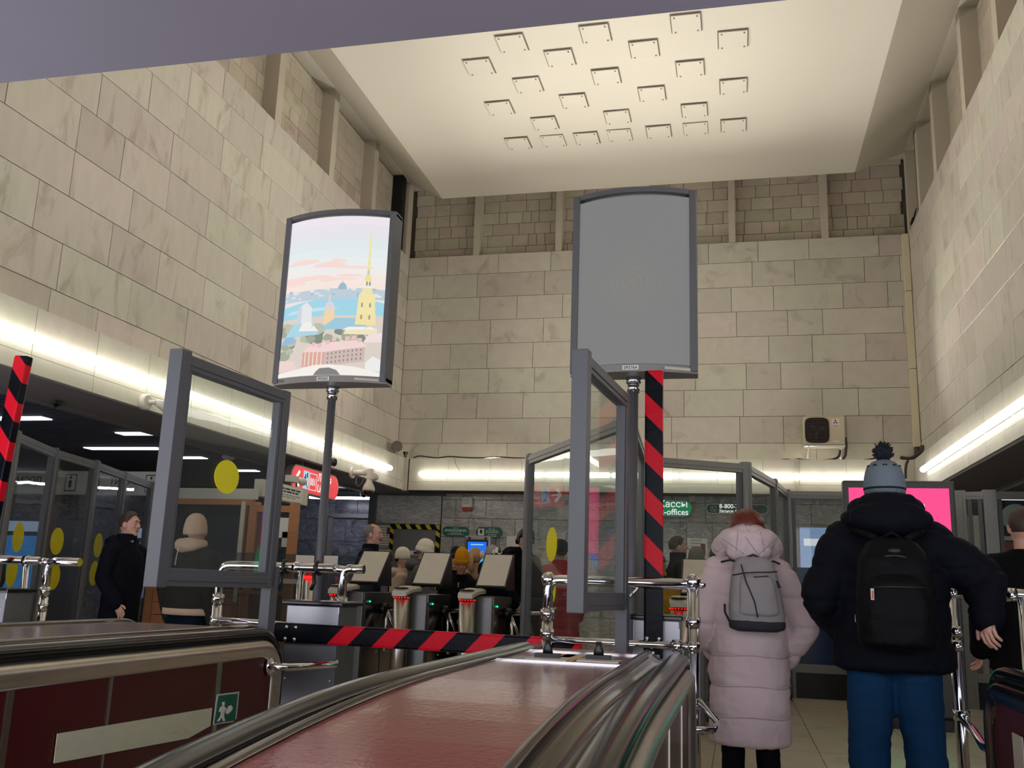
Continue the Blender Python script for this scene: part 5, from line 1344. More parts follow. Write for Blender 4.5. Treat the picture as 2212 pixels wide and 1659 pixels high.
for (dx, dz, sx, sz) in ((0, 0.045, 0.09, 0.006), (0, -0.045, 0.09, 0.006), (-0.045, 0, 0.006, 0.09), (0.045, 0, 0.006, 0.09)):
    MB().box((a.x + 0.14 + dx, -0.016, (a.z + b.z) / 2 + dz), (sx, 0.002, sz)).build('icon_frame', M_pw, ph)
MB().tube([(a.x + 0.12, -0.017, (a.z + b.z) / 2 + 0.03), (a.x + 0.125, -0.017, (a.z + b.z) / 2), (a.x + 0.155, -0.017, (a.z + b.z) / 2 - 0.03)], 0.006, 6).build('handset_icon', M_pw, ph)
MB().box((0, 0, 0), (0.1, 0.06, 0.11)).build('junction_box', M_lightgrey).location = wy(1495, 1078)
tag(bpy.data.objects['junction_box'], 'small square junction box above the ticket office sign', 'box')

# ------------------------------------------------------------------ outdoor air-conditioner unit on the upper back wall
a = atY(1735, 899, 16.72); b = atY(1826, 960, 16.72)
ac = thing('air_conditioner', 'beige air conditioner unit with dark fan grille on the back wall', 'air conditioner', ((a.x + b.x) / 2, 16.86, (a.z + b.z) / 2)); w = b.x - a.x; h = a.z - b.z
M_ac = mat('ac_beige', (200, 190, 160), 0.5, var=0.04)
MB().box((0, 0, 0), (w, 0.26, h)).build('casing', M_ac, ac, bevel=0.012)
MB().box((w * 0.04, 0.0, h / 2 + 0.006), (w * 0.94, 0.27, 0.014)).build('top_cover', M_ac, ac)
poly = []
fw, fh = w * 0.30, h * 0.45
for i in range(24):
    q = 2 * PI * i / 24; poly.append((-w * 0.17 + fw * math.copysign(abs(math.cos(q)) ** 0.45, math.cos(q)), fh * math.copysign(abs(math.sin(q)) ** 0.45, math.sin(q))))
MB().prism(poly, 0.01, Matrix.Translation((0, -0.134, 0))).build('fan_opening', mat('fan_shadow', (36, 26, 26), 0.8, var=0.3, vscale=12), ac)
for i in range(7):
    MB().box((-w * 0.17, -0.142, -fh * 0.85 + i * fh * 0.283), (fw * 1.9, 0.005, 0.005)).build('grille_wire', mat('grille_brown', (66, 52, 50), 0.6), ac)
for i in range(3):
    MB().ell((-w * 0.17 + 0.09 * math.cos(i * 2.1 + 0.4), -0.137, 0.09 * math.sin(i * 2.1 + 0.4)), (0.075, 0.004, 0.03), 10, 6, M=Matrix.Rotation(-i * 2.1 - 0.4, 3, 'Y')).build('fan_blade', mat('fan_blade', (50, 40, 42), 0.6), ac)
# three-diamond mark and its lettering smudges
lx, lz = w * 0.285, h * 0.27; q = 0.036
dm_ = lambda cx, cz, ang: [(cx + (u * math.cos(ang) - v * math.sin(ang)), cz + (u * math.sin(ang) + v * math.cos(ang))) for u, v in ((0, 0.0), (0.014, 0.024), (0, 0.048), (-0.014, 0.024))]
MB().box((lx, -0.132, lz), (0.125, 0.004, 0.13)).build('mark_plate', M_white, ac)
for ang in (0, 2 * PI / 3, -2 * PI / 3):
    MB().prism(dm_(lx, lz + 0.008, ang), 0.004, Matrix.Translation((0, -0.136, 0))).build('diamond_mark', M_red, ac)
for i, (dz, l) in enumerate(((-0.048, 0.1), (-0.06, 0.09))): MB().box((lx, -0.136, lz + dz), (l, 0.002, 0.007)).build('mark_print', M_greyw, ac)
MB().box((lx + 0.0, -0.132, -h * 0.39), (0.11, 0.003, 0.018)).build('model_print', M_white, ac)
MB().span((-w * 0.5, -0.16, -h / 2 - 0.035), (w * 0.5, 0.12, -h / 2 - 0.012)).build('bracket_rail', M_white, ac)
for sx in (-0.38, 0.42):
    MB().tube([(w * sx, -0.15, -h / 2 - 0.03), (w * sx - 0.02, 0.13, -h / 2 - 0.20)], 0.014, 6).tube([(w * sx, 0.13, -h / 2 - 0.02), (w * sx, 0.13, -h / 2 - 0.22)], 0.014, 6).build('bracket', M_white, ac)
MB().tube([(w * 0.5 + 0.02, 0.0, -h * 0.2), (w * 0.5 + 0.035, 0.04, -h * 0.5), (w * 0.5 + 0.02, 0.06, -h * 0.5 - 0.15), (w * 0.46, 0.06, -h * 0.5 - 0.24), (w * 0.34, 0.06, -h * 0.5 - 0.31)], 0.022, 8).build('pipe_sleeve', M_cable, ac)
# cables lying along the ledge of the back fascia
def cable(label, pts, r, m=M_cable, closed=False):
    sm = []
    P = [Vector(p) for p in pts]
    for i in range(len(P) - 1):
        p0, p1, p2, p3 = P[max(i - 1, 0)], P[i], P[i + 1], P[min(i + 2, len(P) - 1)]
        for s in [k / 5 for k in range(5)]:
            sm.append(0.5 * ((2 * p1) + (-p0 + p2) * s + (2 * p0 - 5 * p1 + 4 * p2 - p3) * s * s + (-p0 + 3 * p1 - 3 * p2 + p3) * s ** 3))
    sm.append(P[-1])
    o = MB().tube(sm, r, 7).build('cable', m)
    return tag(o, label, 'cable')
cy = 16.66
cp = lambda x, y: atY(x, y, cy)
cable('dark sleeve of air conditioner pipes drooping onto the back ledge', [cp(1815, 972), cp(1812, 985), cp(1800, 992), cp(1770, 995), cp(1740, 994), cp(1722, 992), cp(1714, 996), cp(1700, 993), cp(1680, 995), cp(1655, 998)], 0.02)
cable('thin dark cable looping on the ledge right of the air conditioner', [cp(1800, 996), cp(1840, 998), cp(1860, 995), cp(1890, 990), cp(1930, 985)], 0.012)
cable('thick dark cable dropping from the corner pipe onto the ledge', [cp(1992, 962), cp(1990, 974), cp(1980, 984), cp(1968, 990), cp(1956, 990), cp(1945, 988)], 0.03)
cable('dark cable hanging down the right end of the back fascia', [atY(1962, 994, 16.5), atY(1958, 1002, 16.5), atY(1956, 1016, 16.5), atY(1956, 1034, 16.5)], 0.022)
cable('thin dark cables along the left part of the back ledge', [cp(893, 989), cp(905, 985), cp(925, 987), cp(945, 989), cp(970, 986), cp(1000, 988), cp(1040, 989), cp(1075, 987), cp(1110, 989), cp(1140, 990)], 0.012)
cable('hair-thin wire on the back fascia left of the glass wing', [atY(982, 990, 16.57), atY(984, 1002, 16.57), atY(990, 1012, 16.57), atY(994, 1018, 16.57)], 0.004)
# cream cover strips on the back fascia and the vertical pipe duct in the right corner
tag(MB().span((atY(1716, 1000, 16.57).x, 16.56, 2.9), (atY(1725, 1000, 16.57).x, 16.595, 3.49)).build('cable_duct', M_fascia), 'narrow cream cable duct across the back fascia under the air conditioner', 'duct')
pd = thing('pipe_duct', 'tall cream pipe duct in the right rear corner', 'duct', (XR - 0.07, YB - 0.08, 3.75))
for z0, z1 in ((0, 1.35), (1.36, 2.75), (2.76, 3.82)): MB().span((-0.05, -0.05, z0), (0.06, 0.07, z1)).build('duct_section', M_ac, pd, bevel=0.008)
MB().tube([(0, 0, 0.02), (0, 0, -0.08), (-0.02, -0.02, -0.2)], 0.045, 10).build('pipe_sleeve', M_cable, pd)
cable('black cables crossing the right clerestory gap', [atY(1968, 486, 16.9), atY(1978, 440, 16.95), atY(1990, 380, 17.0), atY(1998, 340, 17.05)], 0.02, M_black)
cable('second black cable crossing the right clerestory gap', [atY(1970, 487, 16.88), atY(1984, 430, 16.93), atY(1995, 375, 17.0), atY(2000, 345, 17.05)], 0.013, M_black)
tag(MB().span((XR + 0.02, 15.95, LEDGE), (XR + 0.2, 16.1, 9.15)).build('ventilation_gap', M_blackm), 'dark upright gap in the right clerestory near the corner', 'vent')
tag(MB().span((XL - 0.22, 16.42, LEDGE), (XL - 0.02, 16.62, 9.15)).build('ventilation_gap', M_blackm), 'dark upright gap in the left clerestory near the corner', 'vent')
hk = thing('ceiling_hook_plate', 'small bracket hanging at the ceiling edge above the blank signboard', 'bracket', atY(1390, 405, 16.3))
MB().box((0, 0, 0.03), (0.2, 0.05, 0.06)).build('plate', M_lightgrey, hk)
for dx in (-0.06, 0, 0.06): MB().cyl((dx, 0, 0.02), (dx, 0, -0.1), 0.014, seg=8).build('stud', M_lightgrey, hk)

# ------------------------------------------------------------------ flood lamps and cameras
p = atY(853, 968, 16.5)
fl = thing('flood_lamp', 'round metal flood lamp on the ledge in the left rear corner', 'lamp', (p.x, 16.5, p.z))
MB().tube([(0, 0, 0), (0.02, -0.02, 0.02), (0.05, -0.06, 0.02), (0.08, -0.1, 0.02)], [0.03, 0.07, 0.1, 0.105], 16).build('reflector', M_dsteel, fl)
MB().tube([(-0.02, 0.03, -0.16), (-0.02, 0.03, -0.04)], [0.05, 0.03], 10).build('stand', M_chrome, fl)
MB().box((-0.05, 0.05, 0.02), (0.06, 0.1, 0.16)).build('ballast', M_greyw, fl)
p = atY(876, 982, 16.6)
tag(MB().tube([p + Vector((0, 0, -0.06)), p + Vector((0, 0, -0.03)), p + Vector((0, 0, 0.05))], [0.03, 0.028, 0.055], 14).build('lamp_funnel', M_dsteel), 'small funnel shaped lamp on the ledge next to the round flood lamp', 'lamp')
# security camera cluster on the left fascia
p = atX(795, 1035, FXL + 0.3)
cc = thing('security_camera', 'cream dome camera on an arm at the far end of the left fascia', 'camera', (p.x, p.y, p.z))
MB().tube([(-0.3, 0, 0.10), (-0.26, 0, 0.10)], 0.09, 16).build('wall_plate', M_offw, cc)
MB().tube([(-0.27, 0, 0.10), (0.02, 0, 0.10)], 0.045, 12).build('arm', M_offw, cc)
MB().box((0.03, 0.0, 0.08), (0.09, 0.09, 0.17)).build('knuckle', M_offw, cc, bevel=0.012)
MB().lathe([(0.035, 0.04), (0.04, 0.02), (0.05, -0.04), (0.085, -0.11), (0.10, -0.16), (0.10, -0.19)], (0.02, 0, 0), 20).build('shroud', M_offw, cc)
MB().lathe([(0.078, -0.19), (0.075, -0.215), (0.055, -0.25), (0.01, -0.265)], (0.02, 0, 0), 20).build('dome', M_black, cc)
MB().tube([(0.05, 0.1, 0.07), (0.05, 0.18, 0.05)], [0.05, 0.06], 14).build('side_camera', M_offw, cc)
MB().ell((0.05, 0.19, 0.05), 0.05).build('side_lens', M_black, cc)
MB().tube([(-0.2, 0, 0.06), (-0.2, -0.02, -0.08), (-0.14, -0.02, -0.12), (-0.09, -0.01, -0.06), (-0.07, 0, 0.04)], 0.01, 6).build('cable', M_grey, cc)
d2 = thing('dome_camera', 'small dark dome camera under the left soffit', 'camera', atZ(786, 1066, 2.86))
MB().tube([(0, 0, -0.03), (0, 0, 0.03)], 0.07, 16).build('base', M_greyw, d2)
MB().ell((0, 0, -0.035), (0.055, 0.055, 0.045)).build('dome', M_black, d2)
p = atX(318, 868, FXL + 0.06)
wl = thing('spot_camera', 'white bullet camera on a round base on the left fascia', 'camera', (FXL, p.y, p.z))
MB().tube([(0.0, 0, 0), (0.06, 0, 0), (0.075, 0, 0)], [0.085, 0.085, 0.07], 20).build('base', M_offw, wl)
MB().tube([(0.07, 0.0, 0.0), (0.13, 0.06, 0.0)], 0.022, 10).build('neck', M_offw, wl)
MB().tube([(0.12, 0.05, 0.01), (0.14, 0.12, 0.0), (0.24, 0.36, -0.12), (0.25, 0.40, -0.14)], [0.03, 0.05, 0.055, 0.05], 12).build('body', M_white, wl)
tag(MB().tube([atZ(116, 868, 2.85), atZ(119, 878, 2.85) , atZ(131, 870, 2.85)], 0.02, 6).build('cable_loop', M_black), 'black cable loop hanging from the left soffit edge', 'cable')
sd = thing('smoke_detector', 'white round smoke detector on the aisle ceiling seen through the glazed screen', 'detector', atZ(494, 984, 2.95))
MB().lathe([(0.09, 0), (0.1, -0.03), (0.07, -0.06), (0.02, -0.07)], seg=16).build('body', M_offw, sd)
p = atX(719, 998, FXL + 0.03)
tag(MB().ell((FXL + 0.05, p.y, p.z), (0.05, 0.06, 0.07)).box((FXL + 0.01, p.y, p.z), (0.04, 0.08, 0.1)).build('small_camera', M_black), 'tiny black camera on the left fascia beside the round signpost', 'camera')

# ------------------------------------------------------------------ digital screen, cabinet and disc on the right
YK = 10.2
a = atY(1700, 1039, YK); b = atY(2058, 1040, YK); zb = atY(2050, 1421, YK).z
a.x = b.x - 1.06
dk = thing('digital_screen', 'tall digital screen with pink top and green lower half behind the man in jeans', 'screen', ((a.x + b.x) / 2, YK, 0)); w = b.x - a.x; zt = (a.z + b.z) / 2
MB().box((0, 0, (zt + 0.1) / 2), (w, 0.14, zt - 0.1)).build('housing', mat('screen_housing', (74, 74, 76), 0.4), dk, bevel=0.02)
MB().box((0, 0, 0.05), (w * 0.8, 0.4, 0.1)).build('foot', M_black, dk)
iw = w - 0.11; z0 = zb; z1 = zt - 0.075; ih = z1 - z0
E_ = lambda nm, c: emit('screen_' + nm, c, 1.05)
def spl(nm, u0, u1, v0, v1, c, lift=0, poly=None):
    pts = poly or [(u0, v0), (u1, v0), (u1, v1), (u0, v1)]
    vs = [(-iw / 2 + iw * u, -0.073 - lift * 0.001, z0 + ih * v) for u, v in pts]
    return MB().add(vs, [tuple(range(len(vs)))]).build('image_' + nm, E_(nm, c), dk, fix=False)
spl('pink', 0, 1, 0.55, 1, (255, 74, 140))
spl('green', 0, 1, 0, 0.552, (0, 250, 165))
for i, c in enumerate([(0, 84, 226), (0, 200, 245), (0, 84, 226), (0, 200, 245), (0, 84, 226), (0, 200, 245)]):
    spl('stripe_%d' % (i % 2), 0, 1, 0, 0, c, 1, poly=[(0.2, 0.56 - i * 0.05), (0.74 + (0.02 * (i % 2)), 0.56 - i * 0.05), (0.76, 0.51 - i * 0.05), (0.2, 0.51 - i * 0.05)])
spl('mark', 0, 0, 0, 0, (60, 214, 250), 2, poly=[(0.60 + 0.09 * math.cos(q * PI / 8), 0.40 + 0.055 * math.sin(q * PI / 8)) for q in range(16)])
text('percent', '%', 0.09, E_('stripe_0', (0, 84, 226)), dk, face_M((iw * 0.1, -0.078, z0 + ih * 0.385)), 'CENTER', 0.0005)
MB().box((iw * 0.185, -0.075, z1 - ih * 0.13), (0.045, 0.002, 0.1)).box((iw * 0.185, -0.075, z1 - ih * 0.105), (0.13, 0.002, 0.022)).build('image_letter', E_('letter', (120, 230, 250)), dk)
cb_ = thing('metal_cabinet', 'white metal cabinet with two knobs behind the right glass partition', 'cabinet', (atY(2093, 1180, 13.6).x, 13.8, 0))
zt = atY(2093, 1113, 13.6).z
MB().box((0, 0, zt / 2), (0.34, 0.4, zt)).build('body', M_white, cb_, bevel=0.01)
cbd = MB().box((0.0, -0.203, zt / 2), (0.3, 0.006, zt - 0.06)).build('door', M_white, cb_)
for dz in (0.07, 0.2): MB().ell((-0.04, -0.21, zt - dz), 0.022, 10, 6).build('knob', M_black, cbd)
p = atY(2195, 1118, 13.0)
ds = thing('round_plate', 'pale round plate behind the glass at the right frame edge', 'sign', (p.x, 13.0, 0))
MB().tube([(0, -0.01, p.z), (0, 0.01, p.z)], 0.17, 28).build('disc', mat('mint_disc', (190, 206, 196), 0.5), ds)
MB().cyl((0, 0.02, 0), (0, 0.02, p.z), 0.02, seg=10).build('stem', M_grey, ds)
MB().box((0.1, 0.03, p.z - 0.55), (0.5, 0.04, 0.5)).build('orange_board', mat('orange_board', (170, 84, 50), 0.6), ds)
MB().box((0.1, 0.0, p.z - 0.26), (0.5, 0.03, 0.05)).build('white_bar', M_white, ds)
# glowing board put in for a pale blue reflection in the partition glass
lpz = atY(1790, 1180, 13.6)
lp_ = thing('reflection_board', 'pale blue glowing board standing in for a reflection in the blue-filmed glass partition', 'poster', (lpz.x, 14.0, 0))
MB().box((0, 0, 1.72), (0.78, 0.08, 0.95)).build('frame', M_greyw, lp_)
MB().box((0, -0.045, 1.72), (0.7, 0.01, 0.87)).build('sheet', emit('pale_blue_reflection', (150, 176, 222), 0.6), lp_)
MB().box((-0.05, -0.052, 1.95), (0.5, 0.004, 0.1)).build('print', emit('reflection_white', (230, 234, 240), 0.8), lp_)
for sx in (-0.36, 0.36): MB().span((sx - 0.02, -0.02, 0), (sx + 0.02, 0.02, 1.3)).build('leg', M_greyw, lp_)
# ================================================================== people
M_skin = mat('skin', (206, 158, 138), 0.5, var=0.05, vscale=9)
M_skin2 = mat('skin_tanned', (186, 132, 104), 0.5, var=0.05, vscale=9)
M_lip = mat('lips', (160, 88, 82), 0.5)
M_eye = mat('eye_dark', (34, 26, 24), 0.25)
M_eyew = mat('eye_white', (216, 208, 200), 0.3)
def cloth(name, rgb, rough=0.8, bump=0.35, bs=22, var=0.08): return mat(name, rgb, rough, var=var, vscale=5, bump=bump, bscale=bs, spec=0.1)
def remeshed(mb, voxel, smooth):
    me = mb.mesh('tmp'); o = bpy.data.objects.new('tmp', me)
    r = o.modifiers.new('r', 'REMESH'); r.mode = 'VOXEL'; r.voxel_size = voxel
    if smooth:
        s = o.modifiers.new('s', 'SMOOTH'); s.factor = 0.5; s.iterations = smooth
    out = evaluated_mesh(o)
    bpy.data.objects.remove(o); bpy.data.meshes.remove(me)
    return out
def blob(name, mb, m, parent, voxel=0.012, smooth=3, disp=None, extra=None, extra_mats=()):
    """one continuous skin around overlapping volumes; disp(co, no) pushes vertices out; extra is joined unmerged"""
    me = remeshed(mb, voxel, smooth)
    if disp:
        n = len(me.vertices); co = [0.0] * (3 * n); no = [0.0] * (3 * n)
        me.vertices.foreach_get('co', co); me.vertex_normals.foreach_get('vector', no)
        for i in range(0, 3 * n, 3):
            nv = Vector(no[i:i + 3]); d = disp(Vector(co[i:i + 3]), nv)
            co[i] += nv.x * d; co[i + 1] += nv.y * d; co[i + 2] += nv.z * d
        me.vertices.foreach_set('co', co); me.update()
    me.materials.clear(); me.materials.append(m)
    me.polygons.foreach_set('use_smooth', [True] * len(me.polygons)); me.polygons.foreach_set('material_index', [0] * len(me.polygons))
    if extra:
        bm = bmesh.new(); bm.from_mesh(me)
        e = extra.mesh('e'); bm2 = bmesh.new(); bm2.from_mesh(e); bmesh.ops.recalc_face_normals(bm2, faces=bm2.faces); bm2.to_mesh(e); bm2.free()
        bm.from_mesh(e); bm.to_mesh(me); bm.free(); bpy.data.meshes.remove(e)
        for mm in extra_mats: me.materials.append(mm)
    me.name = name
    return obj(name, me, parent)
def shell(name, MH, c, r, keep, m, parent, th=0.012, seg=52, rings=36, jitter=0.0, seed=1, bulge=None):
    """cap cut from an ellipsoid (hair, hood lining), with thickness"""
    rj = random.Random(seed)
    vs = []; idx = {}; fs = []
    def vert(i, k):
        k %= seg
        if i in (0, rings): k = 0
        key = (i, k)
        if key not in idx:
            t = PI * i / rings; a = 2 * PI * k / seg
            d = Vector((math.sin(t) * math.cos(a), math.sin(t) * math.sin(a), math.cos(t)))
            q = 1 + rj.uniform(-jitter, jitter) + (bulge(d) if bulge else 0)
            idx[key] = len(vs); vs.append((c[0] + r[0] * d.x * q, c[1] + r[1] * d.y * q, c[2] + r[2] * d.z * q))
        return idx[key]
    for i in range(rings):
        for k in range(seg):
            t = PI * (i + 0.5) / rings; a = 2 * PI * (k + 0.5) / seg
            d = Vector((math.sin(t) * math.cos(a), math.sin(t) * math.sin(a), math.cos(t)))
            if keep(d):
                f = [vert(i, k), vert(i + 1, k), vert(i + 1, k + 1), vert(i, k + 1)]
                f2 = []
                for q in f:
                    if q not in f2: f2.append(q)
                fs.append(tuple(f2))
    me = bpy.data.meshes.new(name); me.from_pydata(vs, [], fs)
    bm = bmesh.new(); bm.from_mesh(me); bmesh.ops.recalc_face_normals(bm, faces=bm.faces)
    bmesh.ops.smooth_vert(bm, verts=bm.verts, factor=0.4, use_axis_x=True, use_axis_y=True, use_axis_z=True)
    bmesh.ops.solidify(bm, geom=bm.faces[:], thickness=th)
    bm.to_mesh(me); bm.free(); me.transform(MH)
    for p in me.polygons: p.use_smooth = True
    me.materials.append(m)
    return obj(name, me, parent)
def hand(mb_palm, mb_f, w, d, side, curl=0.5, s=1.0, flip=1):
    """palm joined to the arm, four fingers and a thumb rooted in it"""
    w, d, side = Vector(w), Vector(d).normalized(), Vector(side)
    side = (side - d * side.dot(d)).normalized(); nrm = d.cross(side) * flip
    M = Matrix((side, d, nrm)).transposed()
    mb_palm.ell(w + d * 0.045 * s, (0.040 * s, 0.055 * s, 0.017 * s), 14, 9, M=M)
    lens = (0.066, 0.076, 0.071, 0.056)
    for i in range(4):
        b = w + d * (0.088 - 0.006 * abs(i - 1.4)) * s + side * (0.030 - 0.0195 * i) * s
        k1 = (d * math.cos(curl * 0.7) + nrm * math.sin(curl * 0.7)); k2 = (d * math.cos(curl * 1.7) + nrm * math.sin(curl * 1.7))
        p1 = b + k1 * lens[i] * 0.5 * s; p2 = p1 + k2 * lens[i] * 0.5 * s
        mb_f.tube([b - d * 0.02 * s, b, p1, p2, p2 + k2 * 0.006 * s], [0.0085 * s, 0.009 * s, 0.0082 * s, 0.007 * s, 0.003 * s], 8)
    tb = w + d * 0.025 * s + side * 0.033 * s
    td = (side * 0.7 + d * 0.7 + nrm * 0.25).normalized(); te = (side * 0.25 + d * 0.9 + nrm * 0.3).normalized()
    p1 = tb + td * 0.036 * s; p2 = p1 + te * 0.03 * s
    mb_f.tube([tb - td * 0.015 * s, tb, p1, p2, p2 + te * 0.005 * s], [0.012 * s, 0.0115 * s, 0.010 * s, 0.008 * s, 0.003 * s], 8)
DEF = {'Le': (-0.245, -0.03, 1.13), 'Lw': (-0.255, 0.05, 0.88), 'Re': (0.245, -0.03, 1.13), 'Rw': (0.255, 0.05, 0.88),
       'Lk': (-0.095, 0.02, 0.49), 'La': (-0.10, -0.02, 0.075), 'Rk': (0.095, 0.02, 0.49), 'Ra': (0.10, -0.02, 0.075)}
class Person:
    def __init__(s, label, loc, rz, H, skin=M_skin, pose=None, head=(0, 0, 0), voxel=0.011, female=False, lean=0.0, group=None, hands=True, moustache=None, brow=None):
        s.H = H; s.k = k = H / 1.75; s.v = voxel
        s.t = thing('person', label, 'person', (loc[0], loc[1], 0), rz, group)
        P = dict(DEF); P.update(pose or {}); s.P = P
        V = lambda p: Vector(p) * k
        s.V = V; s.sw = 0.165 if female else 0.185
        # head frame: yaw, pitch (down +), roll about the neck base
        s.MH = Matrix.Translation(V((0, -0.005, 1.50))) @ Euler((R(-head[1]), R(head[2]), R(head[0])), 'XYZ').to_matrix().to_4x4() @ Matrix.Translation(-V((0, -0.005, 1.50)))
        hp = lambda p: s.MH @ V(p); s.hp = hp
        M3 = s.MH.to_3x3()
        mb = MB(); ex = MB()
        e = lambda c, r: mb.ell(hp(c), [q * k for q in r], 18, 12, M=M3)
        e((0, -0.012, 1.648), (0.074, 0.094, 0.098)); e((0, 0.022, 1.602), (0.060, 0.066, 0.075)); e((0, 0.045, 1.562), (0.043, 0.045, 0.040))
        e((0, 0.074, 1.543), (0.022, 0.018, 0.017)); e((0, 0.074, 1.672), (0.048, 0.016, 0.013))
        for sx in (-1, 1):
            e((sx * 0.040, 0.066, 1.615), (0.022, 0.018, 0.020)); e((sx * 0.076, -0.004, 1.622), (0.010, 0.022, 0.033))
        mb.cap(hp((0, 0.083, 1.655)), hp((0, 0.104, 1.617)), 0.009 * k, 0.013 * k)
        mb.cap(V((0, -0.012, 1.40)), hp((0, -0.004, 1.57)), 0.060 * k, 0.053 * k)
        mb.loft([(z * k, rx * k, ry * k, 0, y * k) for z, rx, ry, y in ((0.86, 0.15, 0.10, 0), (0.98, 0.155, 0.105, 0), (1.1, 0.135, 0.095, 0), (1.25, 0.155, 0.10, 0), (1.38, 0.15, 0.085, -0.01), (1.44, 0.08, 0.06, -0.01))], 20)
        for a, sx in (('L', -1), ('R', 1)):
            sh = V((sx * s.sw, -0.01, 1.395)); el, wr = V(P[a + 'e']), V(P[a + 'w'])
            mb.cap(sh, el, 0.052 * k, 0.042 * k); mb.cap(el, wr, 0.041 * k, 0.027 * k)
            hip = V((sx * 0.088, 0, 0.90)); kn, an = V(P[a + 'k']), V(P[a + 'a'])
            mb.cap(hip, kn, 0.085 * k, 0.056 * k); mb.cap(kn, an, 0.055 * k, 0.036 * k)
            mb.cap(an - Vector((0, 0.01, 0.02)) * k, an + Vector((0, 0.13, -0.035)) * k, 0.04 * k, 0.032 * k)
            if hands: hand(mb, ex, wr, wr - el, P.get(a + 'side', (0.15 * -sx, 1, 0.2)), P.get(a + 'curl', 0.55), k, P.get(a + 'flip', sx))
        n0 = len(ex.f)
        for sx in (-1, 1):
            ex.ell(hp((sx * 0.031, 0.0795, 1.645)), [0.0135 * k, 0.008 * k, 0.0075 * k], 10, 8, M=M3, mi=2)
            ex.ell(hp((sx * 0.031, 0.0850, 1.645)), [0.0065 * k, 0.004 * k, 0.0065 * k], 8, 6, M=M3, mi=1)
            ex.ell(hp((sx * 0.032, 0.088, 1.667)), [0.020 * k, 0.006 * k, 0.0045 * k], 8, 6, M=M3, mi=4)
        ex.ell(hp((0, 0.0905, 1.577)), [0.022 * k, 0.007 * k, 0.0065 * k], 10, 6, M=M3, mi=3)
        ex.m[:n0] = [0] * n0
        s.body = blob('body', mb, skin, s.t, voxel, 2, extra=ex, extra_mats=(M_eye, M_eyew, M_lip, brow or M_eye))
        if moustache:
            MB().ell(hp((-0.018, 0.098, 1.588)), [0.020 * k, 0.01 * k, 0.008 * k], M=M3).ell(hp((0.018, 0.098, 1.588)), [0.020 * k, 0.01 * k, 0.008 * k], M=M3).build('moustache', moustache, s.t)
    def coat(s, m, hem=0.8, hemr=(0.235, 0.165), chest=(0.215, 0.15), waist=(0.20, 0.145), sleeve=(0.085, 0.072, 0.058), collar=0.075, name='coat', quilt=None, voxel=None, sleeve_end=0.985, back=0.0, smooth=3, crumple=0.004, lift=0.0):
        k = s.k; V = s.V; mb = MB()
        mid = max(hem + 0.15, 1.02)
        rings = [(hem, hemr[0] * 0.9, hemr[1] * 0.88, 0), (hem + 0.02, hemr[0], hemr[1], 0)]
        if hem < 0.7: rings.append((hem + 0.25, hemr[0] * 0.985, hemr[1] * 0.985, 0))
        rings += [(mid, waist[0], waist[1], 0), (1.24, chest[0], chest[1], -0.005), (1.36, s.sw + 0.025, chest[1] * 0.85, -0.012), (1.42 + lift, s.sw * 0.72, chest[1] * 0.66, -0.012), (1.47 + lift, 0.092, 0.09, -0.012)]
        if collar: rings += [(1.47 + lift + collar, 0.088, 0.088, -0.008)]
        mb.loft([(z * k, rx * k, ry * k, 0, (y - back) * k) for z, rx, ry, y in rings], 28)
        for a, sx in (('L', -1), ('R', 1)):
            sh = V((sx * s.sw, -0.01, 1.375 + lift)); el = V(s.P[a + 'e']); wr = V(s.P[a + 'w']); wr = el + (wr - el) * sleeve_end
            mb.cap(sh, el, sleeve[0] * k, sleeve[1] * k); mb.cap(el, wr, sleeve[1] * k, sleeve[2] * k)
            mb.cap(V((sx * 0.06, -0.012, 1.42 + lift)), sh, 0.075 * k, sleeve[0] * k)
        def disp(co, no):
            d = 0.0
            z = co.z / k
            if quilt:
                z0, pitch, amp = quilt
                u = ((z - z0) / pitch) % 1.0; e_ = min(u, 1 - u) * pitch
                d += amp * (0.55 * math.sin(PI * u) - 0.7 * math.exp(-(e_ / 0.011) ** 2))
            n = mnoise.noise(Vector((co.x * 9, co.y * 9, co.z * 12))) + 0.5 * mnoise.noise(Vector((co.x * 22, co.y * 22, co.z * 30)))
            return d + n * crumple
        o = blob(name, mb, m, s.t, voxel or s.v, smooth, disp=disp)
        return o
    def trousers(s, m, r=(0.098, 0.075, 0.066), top=0.95, voxel=None, crumple=0.004, end=1.0):
        k = s.k; V = s.V; mb = MB()
        mb.loft([(z * k, rx * k, ry * k, 0, 0) for z, rx, ry in ((0.82, 0.10, 0.09), (0.88, 0.168, 0.118), (top, 0.17, 0.12), (top + 0.03, 0.15, 0.11))], 22)
        for a, sx in (('L', -1), ('R', 1)):
            hip = V((sx * 0.09, 0, 0.87)); kn = V(s.P[a + 'k']); an = V(s.P[a + 'a'])
            mb.cap(hip, kn, r[0] * k, r[1] * k); mb.cap(kn, kn + (an - kn) * end, r[1] * k, r[2] * k)
        def disp(co, no):
            return crumple * (mnoise.noise(Vector((co.x * 10, co.y * 10, co.z * 14))) + 0.6 * mnoise.noise(Vector((co.x * 8, co.y * 8, co.z * 34))))
        return blob('trousers', mb, m, s.t, voxel or s.v, 3, disp=disp)
